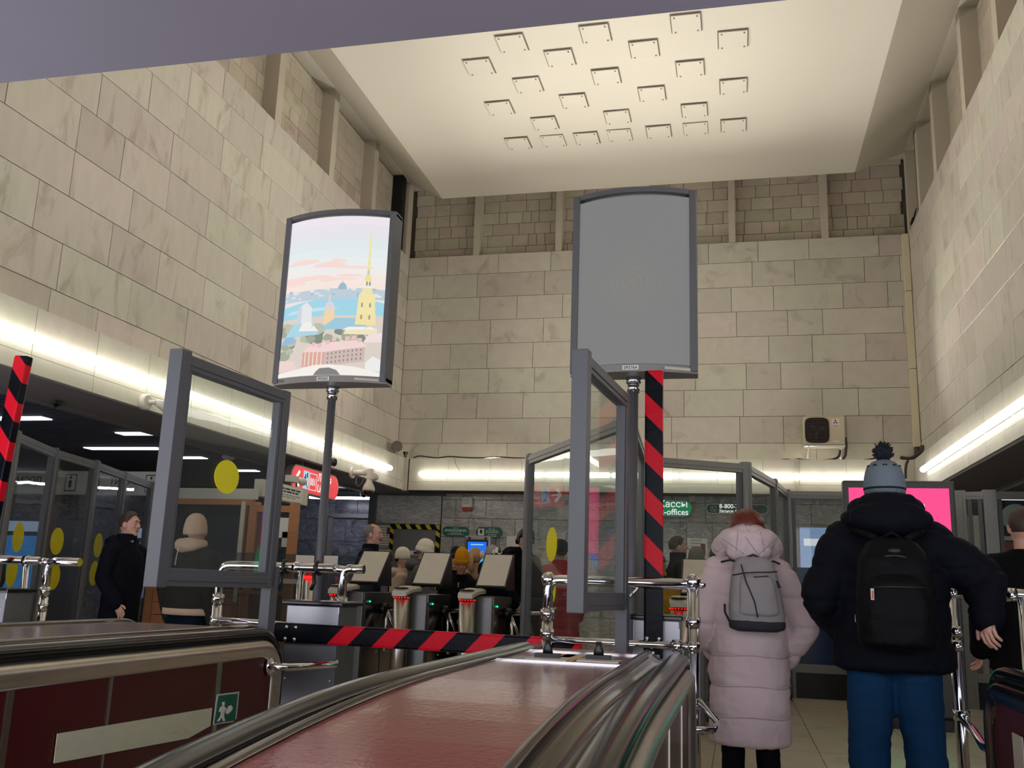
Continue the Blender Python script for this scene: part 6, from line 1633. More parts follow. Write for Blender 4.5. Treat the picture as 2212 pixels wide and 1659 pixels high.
    def shoes(s, m, boot=0.0):
        k = s.k
        for a in 'LR':
            an = s.V(s.P[a + 'a']); base = Vector((an.x, an.y, 0))
            mb = MB()
            mb.loft([(0.0, 0.046 * k, 0.135 * k, an.x, an.y + 0.055 * k), (0.02, 0.05 * k, 0.14 * k, an.x, an.y + 0.055 * k), (0.055 * k, 0.046 * k, 0.115 * k, an.x, an.y + 0.035 * k), (0.1 * k, 0.043 * k, 0.06 * k, an.x, an.y), (0.13 * k + boot, 0.046 * k, 0.056 * k, an.x, an.y)], 18)
            mb.build('shoe', m, s.t)
    @staticmethod
    def cropped(d):
        f = -0.5 if d.y < -0.25 else (-0.22 if d.y < 0.22 else -0.22 + (d.y - 0.22) / 0.4 * 0.75)
        return d.z > f
    def hair(s, m, c=(0, -0.014, 1.652), r=(0.0795, 0.1005, 0.104), a=0.02, b=0.5, th=0.014, jit=0.012, keep=None, name='hair', bulge=None):
        k = s.k; MH = s.MH
        f = keep or (lambda d: d.z > a + b * d.y)
        return shell(name, MH, [q * k for q in c], [q * k for q in r], f, m, s.t, th * k, jitter=jit, bulge=bulge)
    def beanie(s, m, band=None, low=1.63, top=0.118, pompom=None, fold=None, rx=0.087, ry=0.106, name='beanie', tall=0.0, back=0.012):
        k = s.k; hp = s.hp; M = s.MH
        prof = [(1.0, low), (1.03, low + 0.03), (1.02, low + 0.055), (0.98, low + 0.085), (0.86, low + 0.115 + tall * 0.5), (0.6, low + 0.138 + tall * 0.85), (0.3, low + 0.148 + tall), (0.05, low + 0.151 + tall)]
        mb = MB().loft([(z * k, rx * q * k, ry * q * k, 0, -back * k) for q, z in prof], 28)
        me_o = mb.build(name, m, s.t); me_o.data.transform(M)
        if fold:
            f = MB().loft([(z * k, rx * q * k, ry * q * k, 0, -back * k) for q, z in ((1.04, low - 0.004), (1.075, low + 0.008), (1.075, low + 0.038), (1.03, low + 0.05))], 28).build('hat_cuff', fold, s.t); f.data.transform(M)
        if band:
            f = MB().loft([(z * k, rx * q * k, ry * q * k, 0, -back * k) for q, z in ((1.03, low + band[0]), (1.045, low + band[0] + 0.004), (1.045, low + band[0] + band[1]), (1.03, low + band[0] + band[1] + 0.004))], 28).build('hat_stripe', band[2], s.t); f.data.transform(M)
        if pompom:
            rr, pm = pompom; c = Vector((0, -back * k, (low + 0.151 + tall) * k + rr * 0.75)); rp = random.Random(4); pb = MB()
            for i in range(150):
                d = Vector((rp.gauss(0, 1), rp.gauss(0, 1), rp.gauss(0, 1))).normalized()
                pb.tube([c + d * rr * 0.35, c + d * rr * rp.uniform(0.92, 1.08)], [rr * 0.10, rr * 0.05], 5)
            pb.ell(c, rr * 0.8, 14, 10)
            po = pb.build('pompom', pm, s.t); po.data.transform(M)
        return me_o
    def hood_back(s, m, c=(0, -0.10, 1.47), r=(0.13, 0.07, 0.085), voxel=0.012, name='hood', crumple=0.006):
        k = s.k; mb = MB()
        n = 16
        # crescent roll round the back of the neck with a sagging pouch
        pts = []; rs = []
        for i in range(n + 1):
            a = PI * (1.0 + (i / n)) ; q = math.sin(PI * i / n)
            pts.append(Vector((r[0] * math.cos(a), 0.02 + (r[1] + 0.05) * math.sin(a), c[2] + 0.01 - 0.02 * q)) * k); rs.append((0.03 + 0.035 * q) * k)
        mb.tube(pts, rs, 12)
        mb.ell(Vector((c[0], c[1], c[2])) * k, [q * k for q in r], 20, 12)
        f = lambda co, no: crumple * mnoise.noise(Vector((co.x * 16, co.y * 16, co.z * 20)))
        return blob(name, mb, m, s.t, voxel, 4, disp=f)

C_navy = cloth('navy_padded_fabric', (16, 18, 28)); C_black = cloth('black_fabric', (12, 12, 15)); C_char = cloth('charcoal_fabric', (34, 35, 38))
C_jeans = cloth('dark_blue_denim', (22, 58, 92), bs=60, bump=0.2); C_trou = cloth('black_trousers', (16, 17, 22)); C_shoe = mat('dark_shoe', (22, 20, 20), 0.5)
H_brown = mat('brown_hair', (58, 44, 36), 0.55, var=0.2, vscale=30, stretch=(1, 1, 0.3)); H_dark = mat('dark_hair', (30, 24, 22), 0.5, var=0.2, vscale=30); H_grey = mat('greying_hair', (112, 106, 100), 0.6, var=0.25, vscale=30)
H_red = mat('auburn_hair', (96, 34, 20), 0.42, var=0.3, vscale=22, stretch=(4, 4, 0.5)); H_blond = mat('blond_hair', (178, 142, 104), 0.5, var=0.2, vscale=25, stretch=(4, 4, 0.5))

# ---- woman in the long pale coat (foreground, seen from behind)
C_pink = cloth('dusty_pink_padded', (212, 192, 194), 0.62, bump=0.55, bs=9, var=0.05)
w = Person('woman with auburn hair, long dusty pink padded coat and grey rucksack, seen from behind', atZ(1612, 1101, 1.665)[:2], R(3), 1.665, voxel=0.011, female=True,
           hands=False,
           pose={'Le': (-0.275, -0.06, 1.10), 'Lw': (-0.20, 0.12, 0.93), 'Re': (0.31, -0.06, 1.10), 'Rw': (0.215, 0.10, 0.90)})
wcoat = w.coat(C_pink, hem=0.42, hemr=(0.225, 0.20), chest=(0.225, 0.175), waist=(0.225, 0.185), sleeve=(0.095, 0.088, 0.066), quilt=(0.42, 0.165, 0.0095), voxel=0.009, crumple=0.009, smooth=3)
w.trousers(C_trou, r=(0.09, 0.07, 0.06)); w.shoes(C_shoe, 0.1)
from mathutils.bvhtree import BVHTree
C_seam = cloth('pink_seam_thread', (172, 152, 156), 0.8)
def surface_line(o, rays, m, parent, name, r=0.0022):
    """stitched seam: a thread laid where rays meet a garment"""
    me = o.data
    bv = BVHTree.FromPolygons([v.co for v in me.vertices], [p.vertices for p in me.polygons])
    pts = []
    for a, d in rays:
        h = bv.ray_cast(Vector(a), Vector(d))
        if h[0] is not None: pts.append(h[0] + h[1] * r * 0.2)
    if len(pts) > 2: return MB().tube(pts, r, 5).build(name, m, parent)
for i in range(1, 4):
    z = (0.42 + 0.165 * i) * w.k
    surface_line(wcoat, [((0.6 * math.cos(a), 0.6 * math.sin(a), z + 0.006 * math.sin(3 * a)), (-math.cos(a), -math.sin(a), 0)) for a in [2 * PI * q / 60 for q in range(61)]], C_seam, w.t, 'seam')
k = w.k
hmb = MB()
hmb.ell(Vector((0, -0.02, 1.655)) * k, Vector((0.104, 0.115, 0.103)) * k, 22, 14); hmb.loft([(z * k, rx * k, ry * k, 0, y * k) for z, rx, ry, y in ((1.44, 0.11, 0.06, -0.05), (1.52, 0.128, 0.09, -0.04), (1.60, 0.116, 0.10, -0.03), (1.68, 0.10, 0.10, -0.02))], 22)
blob('hair', hmb, H_red, w.t, 0.009, 4, disp=lambda co, no: 0.003 * mnoise.noise(Vector((co.x * 40, co.y * 40, co.z * 6))))
# puffy hood resting on the shoulders
hd = MB()
hd.ell(Vector((0, -0.10, 1.565)) * k, Vector((0.166, 0.12, 0.092)) * k, 28, 16)
hd.ell(Vector((0.0, -0.15, 1.515)) * k, Vector((0.135, 0.075, 0.082)) * k, 20, 12)
for i in range(12):
    a = PI + PI * i / 11
    hd.ell(Vector((0.15 * math.cos(a), -0.02 + 0.11 * math.sin(a), 1.515 + 0.06 * math.sin(PI * i / 11))) * k, 0.058 * k, 12, 8)
def hoodq(co, no):
    a = math.atan2(co.x, -(co.z / k - 1.60)); q = abs(math.sin(a * 3.2))
    return 0.014 * (q ** 0.35 - 0.8) + 0.005 * mnoise.noise(co * 26)
whood = blob('hood', hd, C_pink, w.t, 0.008, 4, disp=hoodq)
for (x0, x1, z0, z1) in ((-0.05, -0.07, 1.60, 1.42), (0.05, 0.08, 1.60, 1.42), (-0.02, 0.05, 1.50, 1.40), (-0.14, -0.03, 1.49, 1.41), (0.15, 0.05, 1.50, 1.41)):
    surface_line(whood, [((x0 + (x1 - x0) * q / 12, -0.6, z0 + (z1 - z0) * q / 12), (0, 1, 0)) for q in range(13)], C_seam, w.t, 'hood_seam')
surface_line(whood, [((-0.15 + 0.3 * q / 20, -0.6, 1.535 + 0.03 * math.sin(PI * q / 20)), (0, 1, 0)) for q in range(21)], C_seam, w.t, 'hood_seam')
# rucksack with darkening base, flap, seams and straps
C_pack = cloth('grey_rucksack', (146, 141, 141), 0.7, bump=0.2, bs=30); C_packd = cloth('rucksack_base', (52, 52, 56), 0.7); C_packm = cloth('rucksack_lower', (96, 94, 97), 0.7)
bp = thing('rucksack', 'grey rucksack with dark base on the back of the pink coat', 'rucksack', (0, 0, 0))
bp.location = w.t.location; bp.rotation_euler = (0, 0, R(3) + R(4))
def pack(parent, rings, m, name, voxel, disp=None, power=3.2, smooth=2):
    mb = MB().loft(rings, 32, power=power); return blob(name, mb, m, parent, voxel, smooth, disp=disp)
crk = lambda co, no: 0.004 * mnoise.noise(Vector((co.x * 18, co.y * 18, co.z * 22)))
yb = -0.265
pack(bp, [(1.015, 0.10, 0.05, 0.01, yb), (1.03, 0.138, 0.078, 0.01, yb), (1.10, 0.142, 0.085, 0.008, yb - 0.004), (1.2, 0.134, 0.08, 0.004, yb), (1.29, 0.120, 0.07, 0, yb + 0.005), (1.36, 0.104, 0.06, 0, yb + 0.015), (1.39, 0.078, 0.045, 0, yb + 0.022)], C_pack, 'main_compartment', 0.008, crk)
pack(bp, [(1.006, 0.10, 0.05, 0.01, yb), (1.02, 0.142, 0.082, 0.01, yb), (1.052, 0.146, 0.088, 0.01, yb - 0.002), (1.064, 0.141, 0.082, 0.01, yb)], C_packd, 'base', 0.008)
pack(bp, [(1.085, 0.07, 0.02, 0.012, yb - 0.07), (1.10, 0.105, 0.034, 0.012, yb - 0.07), (1.2, 0.096, 0.032, 0.008, yb - 0.066), (1.285, 0.084, 0.026, 0.004, yb - 0.055), (1.30, 0.06, 0.012, 0.004, yb - 0.05)], C_pack, 'front_pocket', 0.008, crk)
MB().tube([(-0.118, yb - 0.048, 1.292), (-0.06, yb - 0.078, 1.305), (0.0, yb - 0.082, 1.31), (0.06, yb - 0.078, 1.312), (0.112, yb - 0.048, 1.318)], 0.0035, 6).build('flap_seam', C_packd, bp)
MB().tube([(-0.015, yb - 0.089, 1.285), (0.06, yb - 0.086, 1.292)], 0.003, 6).build('logo_bar', C_packd, bp)
MB().tube([(-0.075, yb - 0.06, 1.35), (-0.055, yb - 0.095, 1.26), (-0.015, yb - 0.105, 1.16), (0.0, yb - 0.1, 1.08)], 0.0035, 6).build('front_seam', C_packd, bp)
MB().tube([(0.108, yb - 0.05, 1.27), (0.122, yb - 0.055, 1.235)], 0.007, 6).build('side_zip', C_packd, bp)
for sx in (-1, 1):
    MB().tube([(sx * 0.07, yb + 0.045, 1.36), (sx * 0.115, yb + 0.075, 1.375), (sx * 0.155, yb + 0.14, 1.365)], 0.006, 8).build('strap', C_packd, bp)
MB().tube([(-0.15, yb + 0.05, 1.14), (-0.152, yb + 0.03, 1.10), (-0.13, yb + 0.0, 1.05)], 0.006, 6).build('strap_end', C_packd, bp)
MB().tube([(-0.03, yb + 0.03, 1.39), (0, yb + 0.02, 1.405), (0.03, yb + 0.03, 1.39)], 0.006, 6).build('grab_loop', C_packd, bp)

# ---- man with bobble hat (foreground, seen from behind)
C_coat = cloth('black_blue_parka', (14, 16, 24), 0.75, bump=0.3, bs=12)
mp_ = atZ(1907, 985, 1.90)
mn = Person('tall man in black parka and blue jeans with grey bobble hat and black rucksack', mp_[:2], R(-4), 1.84, voxel=0.011,
            pose={'Le': (-0.30, -0.03, 1.14), 'Lw': (-0.20, 0.16, 0.98), 'Re': (0.40, 0.01, 1.235), 'Rw': (0.385, -0.11, 1.075), 'Rside': (-0.6, 0.3, -0.6), 'Rcurl': 0.8,
                  'Lk': (-0.115, 0.03, 0.49), 'La': (-0.125, -0.05, 0.075), 'Rk': (0.12, 0.05, 0.49), 'Ra': (0.13, 0.10, 0.075)})
mn.coat(C_coat, hem=0.82, hemr=(0.265, 0.21), chest=(0.26, 0.185), waist=(0.25, 0.18), sleeve=(0.115, 0.098, 0.072), quilt=(0.8, 0.16, 0.010), voxel=0.009, crumple=0.010, sleeve_end=0.96, collar=0.09, lift=0.01)
mn.trousers(C_jeans, r=(0.115, 0.092, 0.085), voxel=0.010, crumple=0.008, end=1.02); mn.shoes(C_shoe)
mn.hair(H_dark, a=-0.05)
M_hat = cloth('grey_blue_knit', (112, 124, 134), 0.9, bump=0.4, bs=70); M_hat2 = cloth('dark_knit', (38, 42, 50), 0.9, bump=0.4, bs=70)
mn.beanie(M_hat, low=1.622, rx=0.092, ry=0.112, band=(0.018, 0.006, M_hat2), pompom=(0.052, M_hat2), tall=0.015)
k = mn.k; ck = MB(); M = mn.MH
for i in range(10):
    a = 2 * PI * i / 10
    ck.tube([Vector((0.074 * math.cos(a - 0.28), -0.012 + 0.09 * math.sin(a - 0.28), 1.755)) * k, Vector((0.07 * math.cos(a), -0.012 + 0.085 * math.sin(a), 1.735)) * k, Vector((0.074 * math.cos(a + 0.28), -0.012 + 0.09 * math.sin(a + 0.28), 1.755)) * k], 0.0045, 5)
ck.build('hat_stitching', M_hat2, mn.t).data.transform(M)
mn.hood_back(C_coat, c=(0, -0.15, 1.50), r=(0.175, 0.10, 0.085), voxel=0.010, name='hood')
hd = MB()
for i in range(15):
    a = PI * i / 14
    hd.ell(Vector((0.125 * math.cos(a + PI), -0.01 + 0.13 * math.sin(a + PI) , 1.545 + 0.015 * math.sin(a))) * k, (0.06 if 3 < i < 11 else 0.05) * k, 12, 8)
blob('hood_collar', hd, C_coat, mn.t, 0.010, 4, disp=lambda co, no: 0.006 * mnoise.noise(co * 18))
bp = thing('rucksack', 'black rucksack with arched zip and small red tag on the tall man', 'rucksack', mn.t.location, R(-4))
C_bp = cloth('black_cordura', (13, 13, 15), 0.6, bump=0.2, bs=60); C_bp2 = mat('rucksack_zip', (34, 30, 28), 0.5)
yb = -0.30
pack(bp, [(0.97, 0.12, 0.07, 0, yb), (0.99, 0.165, 0.11, 0, yb), (1.1, 0.175, 0.125, 0, yb - 0.01), (1.25, 0.17, 0.12, 0, yb - 0.005), (1.38, 0.15, 0.10, 0, yb + 0.005), (1.45, 0.115, 0.075, 0, yb + 0.03), (1.48, 0.07, 0.04, 0, yb + 0.045)], C_bp, 'main_compartment', 0.010, crk)
pack(bp, [(0.99, 0.10, 0.03, 0, yb - 0.10), (1.0, 0.13, 0.05, 0, yb - 0.11), (1.15, 0.135, 0.055, 0, yb - 0.115), (1.27, 0.115, 0.045, 0, yb - 0.105), (1.31, 0.07, 0.02, 0, yb - 0.09)], C_bp, 'front_pocket', 0.010, crk)
MB().tube([Vector((0.155 * math.cos(a), yb - 0.10 + 0.05 * abs(math.cos(a)) , 1.22 + 0.17 * math.sin(a))) for a in [PI * i / 14 for i in range(15)]], 0.006, 6).build('arched_zip', C_bp2, bp)
MB().tube([(-0.10, yb - 0.155, 1.245), (0, yb - 0.168, 1.25), (0.11, yb - 0.15, 1.25)], 0.004, 6).build('pocket_zip', C_bp2, bp)
tg = MB().box((-0.105, yb - 0.155, 1.215), (0.014, 0.006, 0.05)).build('zip_tag', M_lightgrey, bp)
MB().box((-0.104, yb - 0.159, 1.212), (0.006, 0.004, 0.036)).build('zip_tag_stripe', M_red, tg)
MB().ell((0.0, yb - 0.10, 1.41), (0.03, 0.01, 0.012), 10, 6).build('logo_patch', C_bp2, bp)
for sx in (-1, 1):
    MB().tube([(sx * 0.06, yb + 0.04, 1.47), (sx * 0.11, yb + 0.09, 1.50), (sx * 0.15, -0.10, 1.52), (sx * 0.16, -0.02, 1.515)], [0.016, 0.02, 0.022, 0.02], 8).build('strap', C_bp, bp)
MB().tube([(-0.05, yb + 0.02, 1.47), (0, yb + 0.0, 1.50), (0.05, yb + 0.02, 1.47)], 0.008, 6).build('grab_loop', C_bp, bp)
MB().tube([(-0.17, yb - 0.0, 1.12), (-0.172, yb - 0.02, 1.09)], 0.006, 6).build('buckle', M_lightgrey, bp)

# ---- young man in navy parka at the left, in profile facing right
p = Person('young man with cropped brown hair in a long navy hooded parka before the left doors', atZ(283, 1106, 1.76)[:2], R(-96), 1.76, voxel=0.010, head=(6, 2, 0),
           pose={'Re': (0.235, -0.02, 1.13), 'Rw': (0.20, 0.14, 0.90), 'Le': (-0.20, -0.02, 1.13), 'Lw': (-0.17, 0.0, 0.92)}, brow=H_brown)
p.coat(C_navy, hem=0.66, hemr=(0.205, 0.15), chest=(0.205, 0.145), waist=(0.195, 0.14), sleeve=(0.082, 0.072, 0.058), sleeve_end=0.95)
p.hood_back(C_navy, c=(0, -0.13, 1.455), r=(0.12, 0.09, 0.085)); p.trousers(C_trou); p.shoes(C_shoe)
p.hair(H_brown, c=(0, -0.012, 1.655), r=(0.0785, 0.0985, 0.106), keep=Person.cropped, th=0.012)
MB().box(p.V((0.05, 0.095, 1.475)), (0.02, 0.02, 0.02)).build('snap', M_chrome, p.t)
# ---- person with beige hat seen through the glazed screen
C_olive = cloth('dark_olive_jacket', (44, 44, 40)); C_fleece = cloth('beige_fleece', (196, 170, 148), 0.9, bump=0.5, bs=60)
p = Person('person in beige knit hat and dark olive jacket seen through the glazed screen', atZ(428, 1110, 1.70)[:2], R(-14), 1.68, voxel=0.011)
p.coat(C_olive, hem=0.92, hemr=(0.24, 0.17), chest=(0.235, 0.165), waist=(0.235, 0.165), sleeve=(0.10, 0.09, 0.07), name='jacket'); p.trousers(cloth('navy_trousers', (12, 24, 36)), r=(0.115, 0.09, 0.075)); p.shoes(C_shoe)
MB().loft([(0.875, 0.225, 0.155, 0, 0), (0.885, 0.238, 0.166, 0, 0), (0.925, 0.238, 0.166, 0, 0), (0.935, 0.22, 0.15, 0, 0)], 26).build('pale_hem', C_fleece, p.t)
p.hood_back(C_fleece, c=(0, -0.035, 1.505), r=(0.115, 0.085, 0.065), name='fleece_collar'); p.beanie(C_fleece, low=1.585, tall=0.04, rx=0.089, ry=0.107)
MB().tube([(0.02, -0.19, 1.42), (0.015, -0.2, 1.34), (0.01, -0.2, 1.27)], 0.004, 6).build('draw_cord', M_offw, p.t)
# ---- moustached man
p = Person('balding man with grey moustache in a dark navy coat beside the turnstiles', atZ(806, 1131, 1.85)[:2], R(-82), 1.85, voxel=0.009, head=(-4, 4, 0), moustache=H_grey, brow=H_grey)
p.coat(C_navy, hem=0.8, chest=(0.22, 0.17), waist=(0.22, 0.17), sleeve=(0.095, 0.082, 0.065), collar=0.06); p.trousers(C_trou); p.shoes(C_shoe)
p.hair(H_grey, c=(0, -0.014, 1.645), r=(0.080, 0.102, 0.103), keep=lambda d: d.y < 0.32 and d.z > -0.35 + 0.35 * d.y and not (d.z > 0.72 and d.y > -0.1), th=0.01)
# ---- girl in white hat
C_cream = cloth('cream_knit', (226, 218, 200), 0.9, bump=0.4, bs=70)
p = Person('woman in white knit hat and pale coat behind the first turnstile', atZ(870, 1187, 1.60)[:2], R(-70), 1.58, voxel=0.010, female=True, head=(-25, 4, 0))
p.coat(cloth('pale_beige_coat', (196, 176, 156)), hem=0.6, collar=0.05); p.trousers(C_trou); p.shoes(C_shoe); p.hair(H_dark, a=-0.3); p.beanie(C_cream, low=1.64, rx=0.09, fold=None, tall=0.02)
p.hood_back(cloth('pale_beige_coat', (196, 176, 156)), c=(0, -0.1, 1.46), r=(0.12, 0.07, 0.07))
# ---- woman in grey coat and glasses
C_greyc = cloth('mid_grey_wool', (96, 94, 96), 0.9)
p = Person('woman in cream hat, glasses and grey hooded coat leaning at the second turnstile', atZ(914, 1168, 1.70)[:2], R(-74), 1.68, voxel=0.010, female=True, head=(-8, 14, 0),
           pose={'Re': (0.25, 0.02, 1.12), 'Rw': (0.10, 0.25, 1.02), 'Le': (-0.22, 0.05, 1.12), 'Lw': (-0.1, 0.28, 1.05)})
p.coat(C_greyc, hem=0.7, chest=(0.235, 0.185), waist=(0.235, 0.185), sleeve=(0.10, 0.095, 0.08)); p.trousers(C_trou); p.shoes(C_shoe); p.hair(H_grey, a=-0.3); p.beanie(C_cream, low=1.635, rx=0.094, ry=0.112, tall=0.02, fold=C_cream)
p.hood_back(C_greyc, c=(0, -0.12, 1.47), r=(0.13, 0.09, 0.085))
gl = MB()
for sx in (-1, 1): gl.tube([p.hp((sx * 0.033 + 0.026 * math.cos(a), 0.098, 1.643 + 0.02 * math.sin(a))) for a in [2 * PI * i / 12 for i in range(13)]], 0.003, 5).tube([p.hp((sx * 0.06, 0.096, 1.648)), p.hp((sx * 0.08, 0.0, 1.645))], 0.003, 5)
gl.tube([p.hp((-0.008, 0.1, 1.645)), p.hp((0.008, 0.1, 1.645))], 0.003, 5).build('glasses', M_black, p.t)
# ---- boys and girls waiting behind the turnstiles
C_fur = cloth('pale_fur_trim', (176, 152, 122), 0.95, bump=0.9, bs=90)
p = Person('boy in dark striped knit hat with pale fur collar', atZ(986, 1183, 1.65)[:2], R(168), 1.60, voxel=0.010, head=(12, 0, 0))
p.coat(C_navy, hem=0.75, collar=0.03); p.trousers(C_trou); p.shoes(C_shoe); p.beanie(M_hat2, low=1.655, rx=0.089, tall=0.02, band=(0.05, 0.02, cloth('maroon_knit', (110, 52, 58), 0.9)))
p.hood_back(C_fur, c=(0, -0.06, 1.46), r=(0.16, 0.09, 0.06), name='fur_collar', crumple=0.012)
C_must = cloth('mustard_knit', (206, 142, 30), 0.9, bump=0.4, bs=70)
p = Person('boy in mustard yellow knit hat and black jacket facing the camera', atZ(998, 1196, 1.522)[:2], R(186), 1.50, skin=M_skin2, voxel=0.008, head=(8, 10, 0),
           pose={'Lw': (-0.1, 0.26, 1.02), 'Le': (-0.24, 0.06, 1.12)})
p.coat(C_black, hem=0.75, collar=0.05, sleeve=(0.09, 0.08, 0.07)); p.trousers(C_trou); p.shoes(C_shoe); p.beanie(C_must, low=1.665, rx=0.09, ry=0.11, tall=0.045, fold=C_must)
MB().cyl(p.V((0.0, 0.155, 1.42)), p.V((0.0, 0.16, 1.36)), 0.005, seg=6).build('zip_pull', M_lightgrey, p.t)
p = Person('girl with blond ponytail and pale earmuffs seen from behind', atZ(1028, 1184, 1.665)[:2], R(-8), 1.665, voxel=0.010, female=True)
p.coat(cloth('tan_coat', (160, 132, 104)), hem=0.6); p.trousers(C_trou); p.shoes(C_shoe); p.hair(H_blond, keep=lambda d: d.y < 0.5 or d.z > 0.4, r=(0.088, 0.11, 0.112))
MB().tube([p.V((0, -0.1, 1.66)), p.V((0, -0.15, 1.62)), p.V((0.0, -0.16, 1.52)), p.V((0.02, -0.15, 1.42))], [0.03, 0.04, 0.036, 0.015], 10).build('ponytail', H_blond, p.t)
for sx in (-1, 1): MB().ell(p.V((sx * 0.095, -0.01, 1.66)), (0.03, 0.045, 0.055)).build('earmuff', C_cream, p.t)
M_chk = bpy.data.materials.new('checker_knit'); M_chk.use_nodes = True
ckn = M_chk.node_tree.nodes.new('ShaderNodeTexChecker'); ckn.inputs['Scale'].default_value = 26; ckn.inputs['Color1'].default_value = (0.75, 0.75, 0.73, 1); ckn.inputs['Color2'].default_value = (0.01, 0.01, 0.012, 1)
tcn = M_chk.node_tree.nodes.new('ShaderNodeTexCoord'); M_chk.node_tree.links.new(tcn.outputs['Object'], ckn.inputs['Vector']); M_chk.node_tree.links.new(ckn.outputs[0], M_chk.node_tree.nodes['Principled BSDF'].inputs['Base Color'])
p = Person('child in black and white checked hat behind the third turnstile', atZ(1077, 1187, 1.62)[:2], R(10), 1.60, voxel=0.011)
p.coat(cloth('blue_grey_jacket', (50, 66, 84)), hem=0.7); p.trousers(C_trou); p.shoes(C_shoe); p.beanie(M_chk, low=1.62, rx=0.093, tall=0.03)
p = Person('person in pale grey hat standing behind the child in the checked hat', atZ(1064, 1182, 1.69)[:2], R(-20), 1.675, voxel=0.012)
p.coat(C_char, hem=0.7); p.trousers(C_trou); p.shoes(C_shoe); p.beanie(cloth('pale_grey_knit', (160, 156, 150), 0.9), low=1.62, rx=0.093, tall=0.03)
p = Person('small child in black hat peering past the third turnstile', atZ(1049, 1219, 1.43)[:2], R(170), 1.41, voxel=0.010, head=(-10, 5, 0))
p.coat(C_black, hem=0.6, collar=0.04); p.trousers(C_trou); p.shoes(C_shoe); p.beanie(C_black, low=1.645, rx=0.094, ry=0.114, tall=0.03)
# ---- tall man in black with headphones, looking down
p = Person('tall man in long black coat with headphones looking down at the turnstile', atZ(1128, 1139, 1.83)[:2], R(-120), 1.83, voxel=0.010, head=(-14, 34, 0),
           pose={'Rw': (0.24, 0.16, 0.98), 'Re': (0.27, 0.0, 1.16), 'Lw': (-0.16, 0.2, 0.98), 'Le': (-0.27, 0.02, 1.16)})
p.coat(C_black, hem=0.45, hemr=(0.24, 0.2), chest=(0.235, 0.18), waist=(0.225, 0.175), sleeve=(0.1, 0.085, 0.066)); p.trousers(C_trou); p.shoes(C_shoe)
p.hair(H_dark, a=0.1, b=0.55, th=0.022, r=(0.087, 0.11, 0.112)); p.hood_back(C_black, c=(0, -0.12, 1.47), r=(0.14, 0.09, 0.085))
hf = MB().tube([p.hp((0.09 * math.cos(a), -0.01, 1.645 + 0.122 * math.sin(a))) for a in [PI * i / 14 for i in range(15)]], 0.010, 8)
hf.build('headphone_band', M_black, p.t)
for sx in (-1, 1): MB().ell(p.hp((sx * 0.09, -0.01, 1.625)), [0.02, 0.036, 0.042], M=p.MH.to_3x3()).build('headphone_cup', M_black, p.t)
# ---- woman in red coat behind the stickered glass, bag in hand
C_red = cloth('crimson_padded', (170, 24, 36), 0.65, bump=0.3, bs=14)
p = Person('woman in crimson coat and dark cap behind the stickered glass wing', atZ(1210, 1166, 1.745)[:2], R(28), 1.725, voxel=0.011, female=True,
           pose={'Le': (-0.30, 0.02, 1.18), 'Lw': (-0.40, 0.14, 0.98), 'Lside': (0.2, 1, 0)})
p.coat(C_red, hem=0.5, hemr=(0.25, 0.21), chest=(0.235, 0.18), waist=(0.235, 0.185), sleeve=(0.1, 0.088, 0.065), quilt=(0.5, 0.13, 0.01), sleeve_end=0.95); p.trousers(C_trou); p.shoes(C_shoe)
p.hair(H_dark, a=-0.3); p.beanie(C_char, low=1.63, rx=0.093, tall=0.0)
ca = p.V(p.P['Le']); cb2 = p.V(p.P['Lw']); dd = (cb2 - ca).normalized(); q = ca + (cb2 - ca) * 0.95
MB().tube([q - dd * 0.02, q + dd * 0.02], 0.07, 14).build('dark_cuff', C_navy, p.t)
hw = p.t.matrix_world if False else Matrix.Translation(p.t.location) @ Matrix.Rotation(R(28), 4, 'Z')
hp_w = hw @ (cb2 + dd * 0.08)
bg = thing('handbag', 'brown soft bag hanging from the hand of the woman in crimson', 'bag', (hp_w.x, hp_w.y, hp_w.z))
M_bag = cloth('tan_leather', (124, 96, 72), 0.6, bump=0.5, bs=12)
for sx in (-1, 1): MB().tube([(sx * 0.012, 0, 0.0), (sx * 0.03, 0.0, -0.10), (sx * 0.07, 0.0, -0.24)], 0.009, 7).build('handle', M_bag, bg)
pack(bg, [(-0.46, 0.08, 0.05, 0, 0), (-0.44, 0.12, 0.07, 0, 0), (-0.33, 0.115, 0.065, 0, 0), (-0.24, 0.08, 0.04, 0, 0), (-0.21, 0.05, 0.02, 0, 0)], M_bag, 'bag_body', 0.010, lambda co, no: 0.012 * mnoise.noise(co * 16), power=2.4)
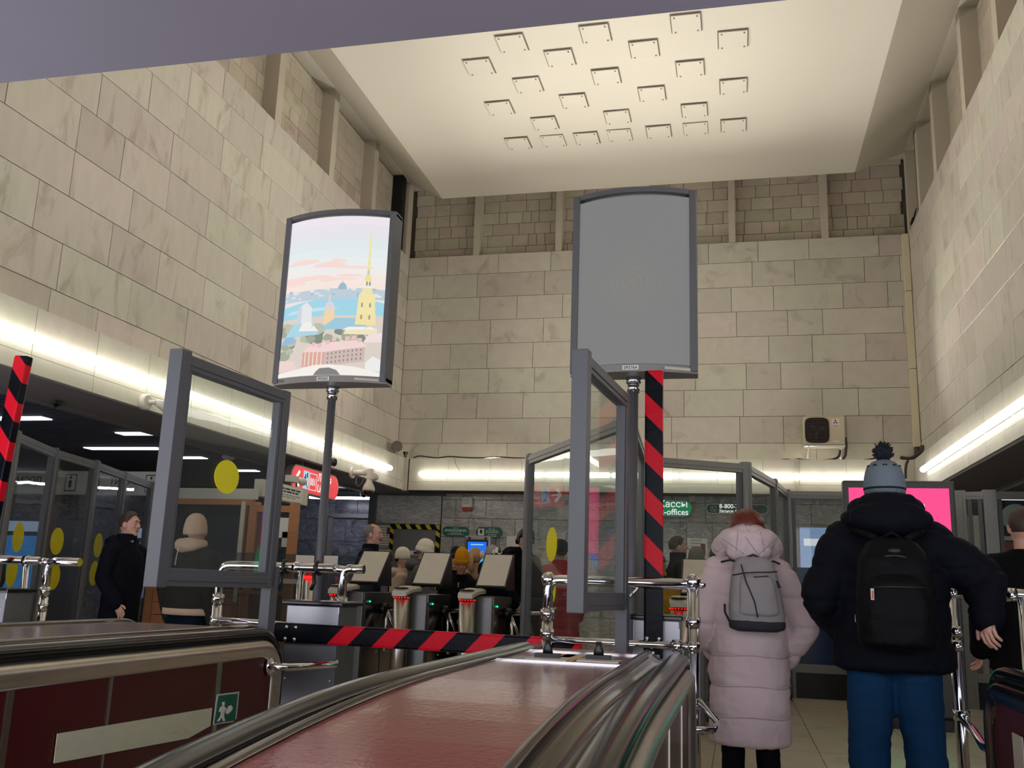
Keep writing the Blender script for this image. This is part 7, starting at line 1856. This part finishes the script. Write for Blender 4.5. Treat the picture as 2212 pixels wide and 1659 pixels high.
# ---- men to the right of the barrier
p = Person('man with short brown hair and dark high collar in profile beyond the middle rail', atZ(1466, 1158, 1.84)[:2], R(-80), 1.84, voxel=0.009, brow=H_brown)
p.coat(C_black, hem=0.8, collar=0.1, chest=(0.22, 0.165)); p.trousers(C_trou); p.shoes(C_shoe); p.hair(H_brown, keep=Person.cropped)
p = Person('man in grey green beanie in profile behind the right turnstile plate', atZ(1506, 1190, 1.72)[:2], R(-84), 1.70, voxel=0.010, skin=M_skin2)
p.coat(C_char, hem=0.8); p.trousers(C_trou); p.shoes(C_shoe); p.hair(H_dark, a=-0.2); p.beanie(cloth('sage_knit', (118, 116, 102), 0.9), low=1.64, rx=0.092, tall=0.035)
p = Person('person in mustard yellow jacket hidden behind the raised barrier', atZ(1424, 1196, 1.585)[:2], R(-30), 1.585, voxel=0.011)
C_mj = cloth('mustard_jacket', (196, 142, 22), 0.7)
p.coat(C_mj, hem=0.75, hemr=(0.27, 0.2), chest=(0.26, 0.19), waist=(0.26, 0.19), sleeve=(0.105, 0.092, 0.07)); p.trousers(C_trou); p.shoes(C_shoe); p.hair(H_dark, a=-0.1); p.hood_back(C_black, c=(0, -0.1, 1.46), r=(0.12, 0.07, 0.07))
p = Person('person in dark clothes with black shoulder bag left of the woman in the pale coat', atZ(1548, 1180, 1.70)[:2], R(-10), 1.70, voxel=0.011)
p.coat(C_black, hem=0.82); p.trousers(C_navy); p.shoes(C_shoe); p.hair(H_dark, a=-0.1)
bg = thing('shoulder_bag', 'black shoulder bag left of the woman in the pale coat', 'bag', p.t.location + Vector((-0.30, -0.05, 1.24)))
pack(bg, [(-0.22, 0.08, 0.06, 0, 0), (-0.2, 0.11, 0.08, 0, 0), (0.0, 0.115, 0.085, 0, 0), (0.14, 0.08, 0.06, 0.03, 0), (0.19, 0.04, 0.03, 0.05, 0)], C_black, 'bag_body', 0.011)
MB().tube([(0.05, 0, 0.18), (0.10, 0.02, 0.24), (0.16, 0.04, 0.24)], 0.014, 6).build('strap', M_offw, bg)
# ---- person at the right frame edge
p = Person('person with brown hair in black clothes at the right frame edge, seen from behind', atZ(2204, 1098, 1.78)[:2], R(10), 1.78, voxel=0.011, head=(-10, 0, 0),
           pose={'Le': (-0.27, -0.03, 1.13), 'Lw': (-0.25, 0.1, 0.9)})
p.coat(C_black, hem=0.78, hemr=(0.24, 0.18), chest=(0.235, 0.17), sleeve=(0.1, 0.085, 0.066), collar=0.03); p.trousers(C_trou); p.shoes(C_shoe); p.hair(H_brown, keep=Person.cropped)
# ---- blurred grey-haired passer behind the leftmost door
p = Person('grey haired person behind the leftmost glass door at the frame edge', atZ(-4, 1158, 1.62)[:2], R(150), 1.62, voxel=0.014)
p.coat(C_char, hem=0.7); p.trousers(C_trou); p.shoes(C_shoe); p.hair(H_grey, a=-0.1)

bpy.data.scenes.remove(BENCH)
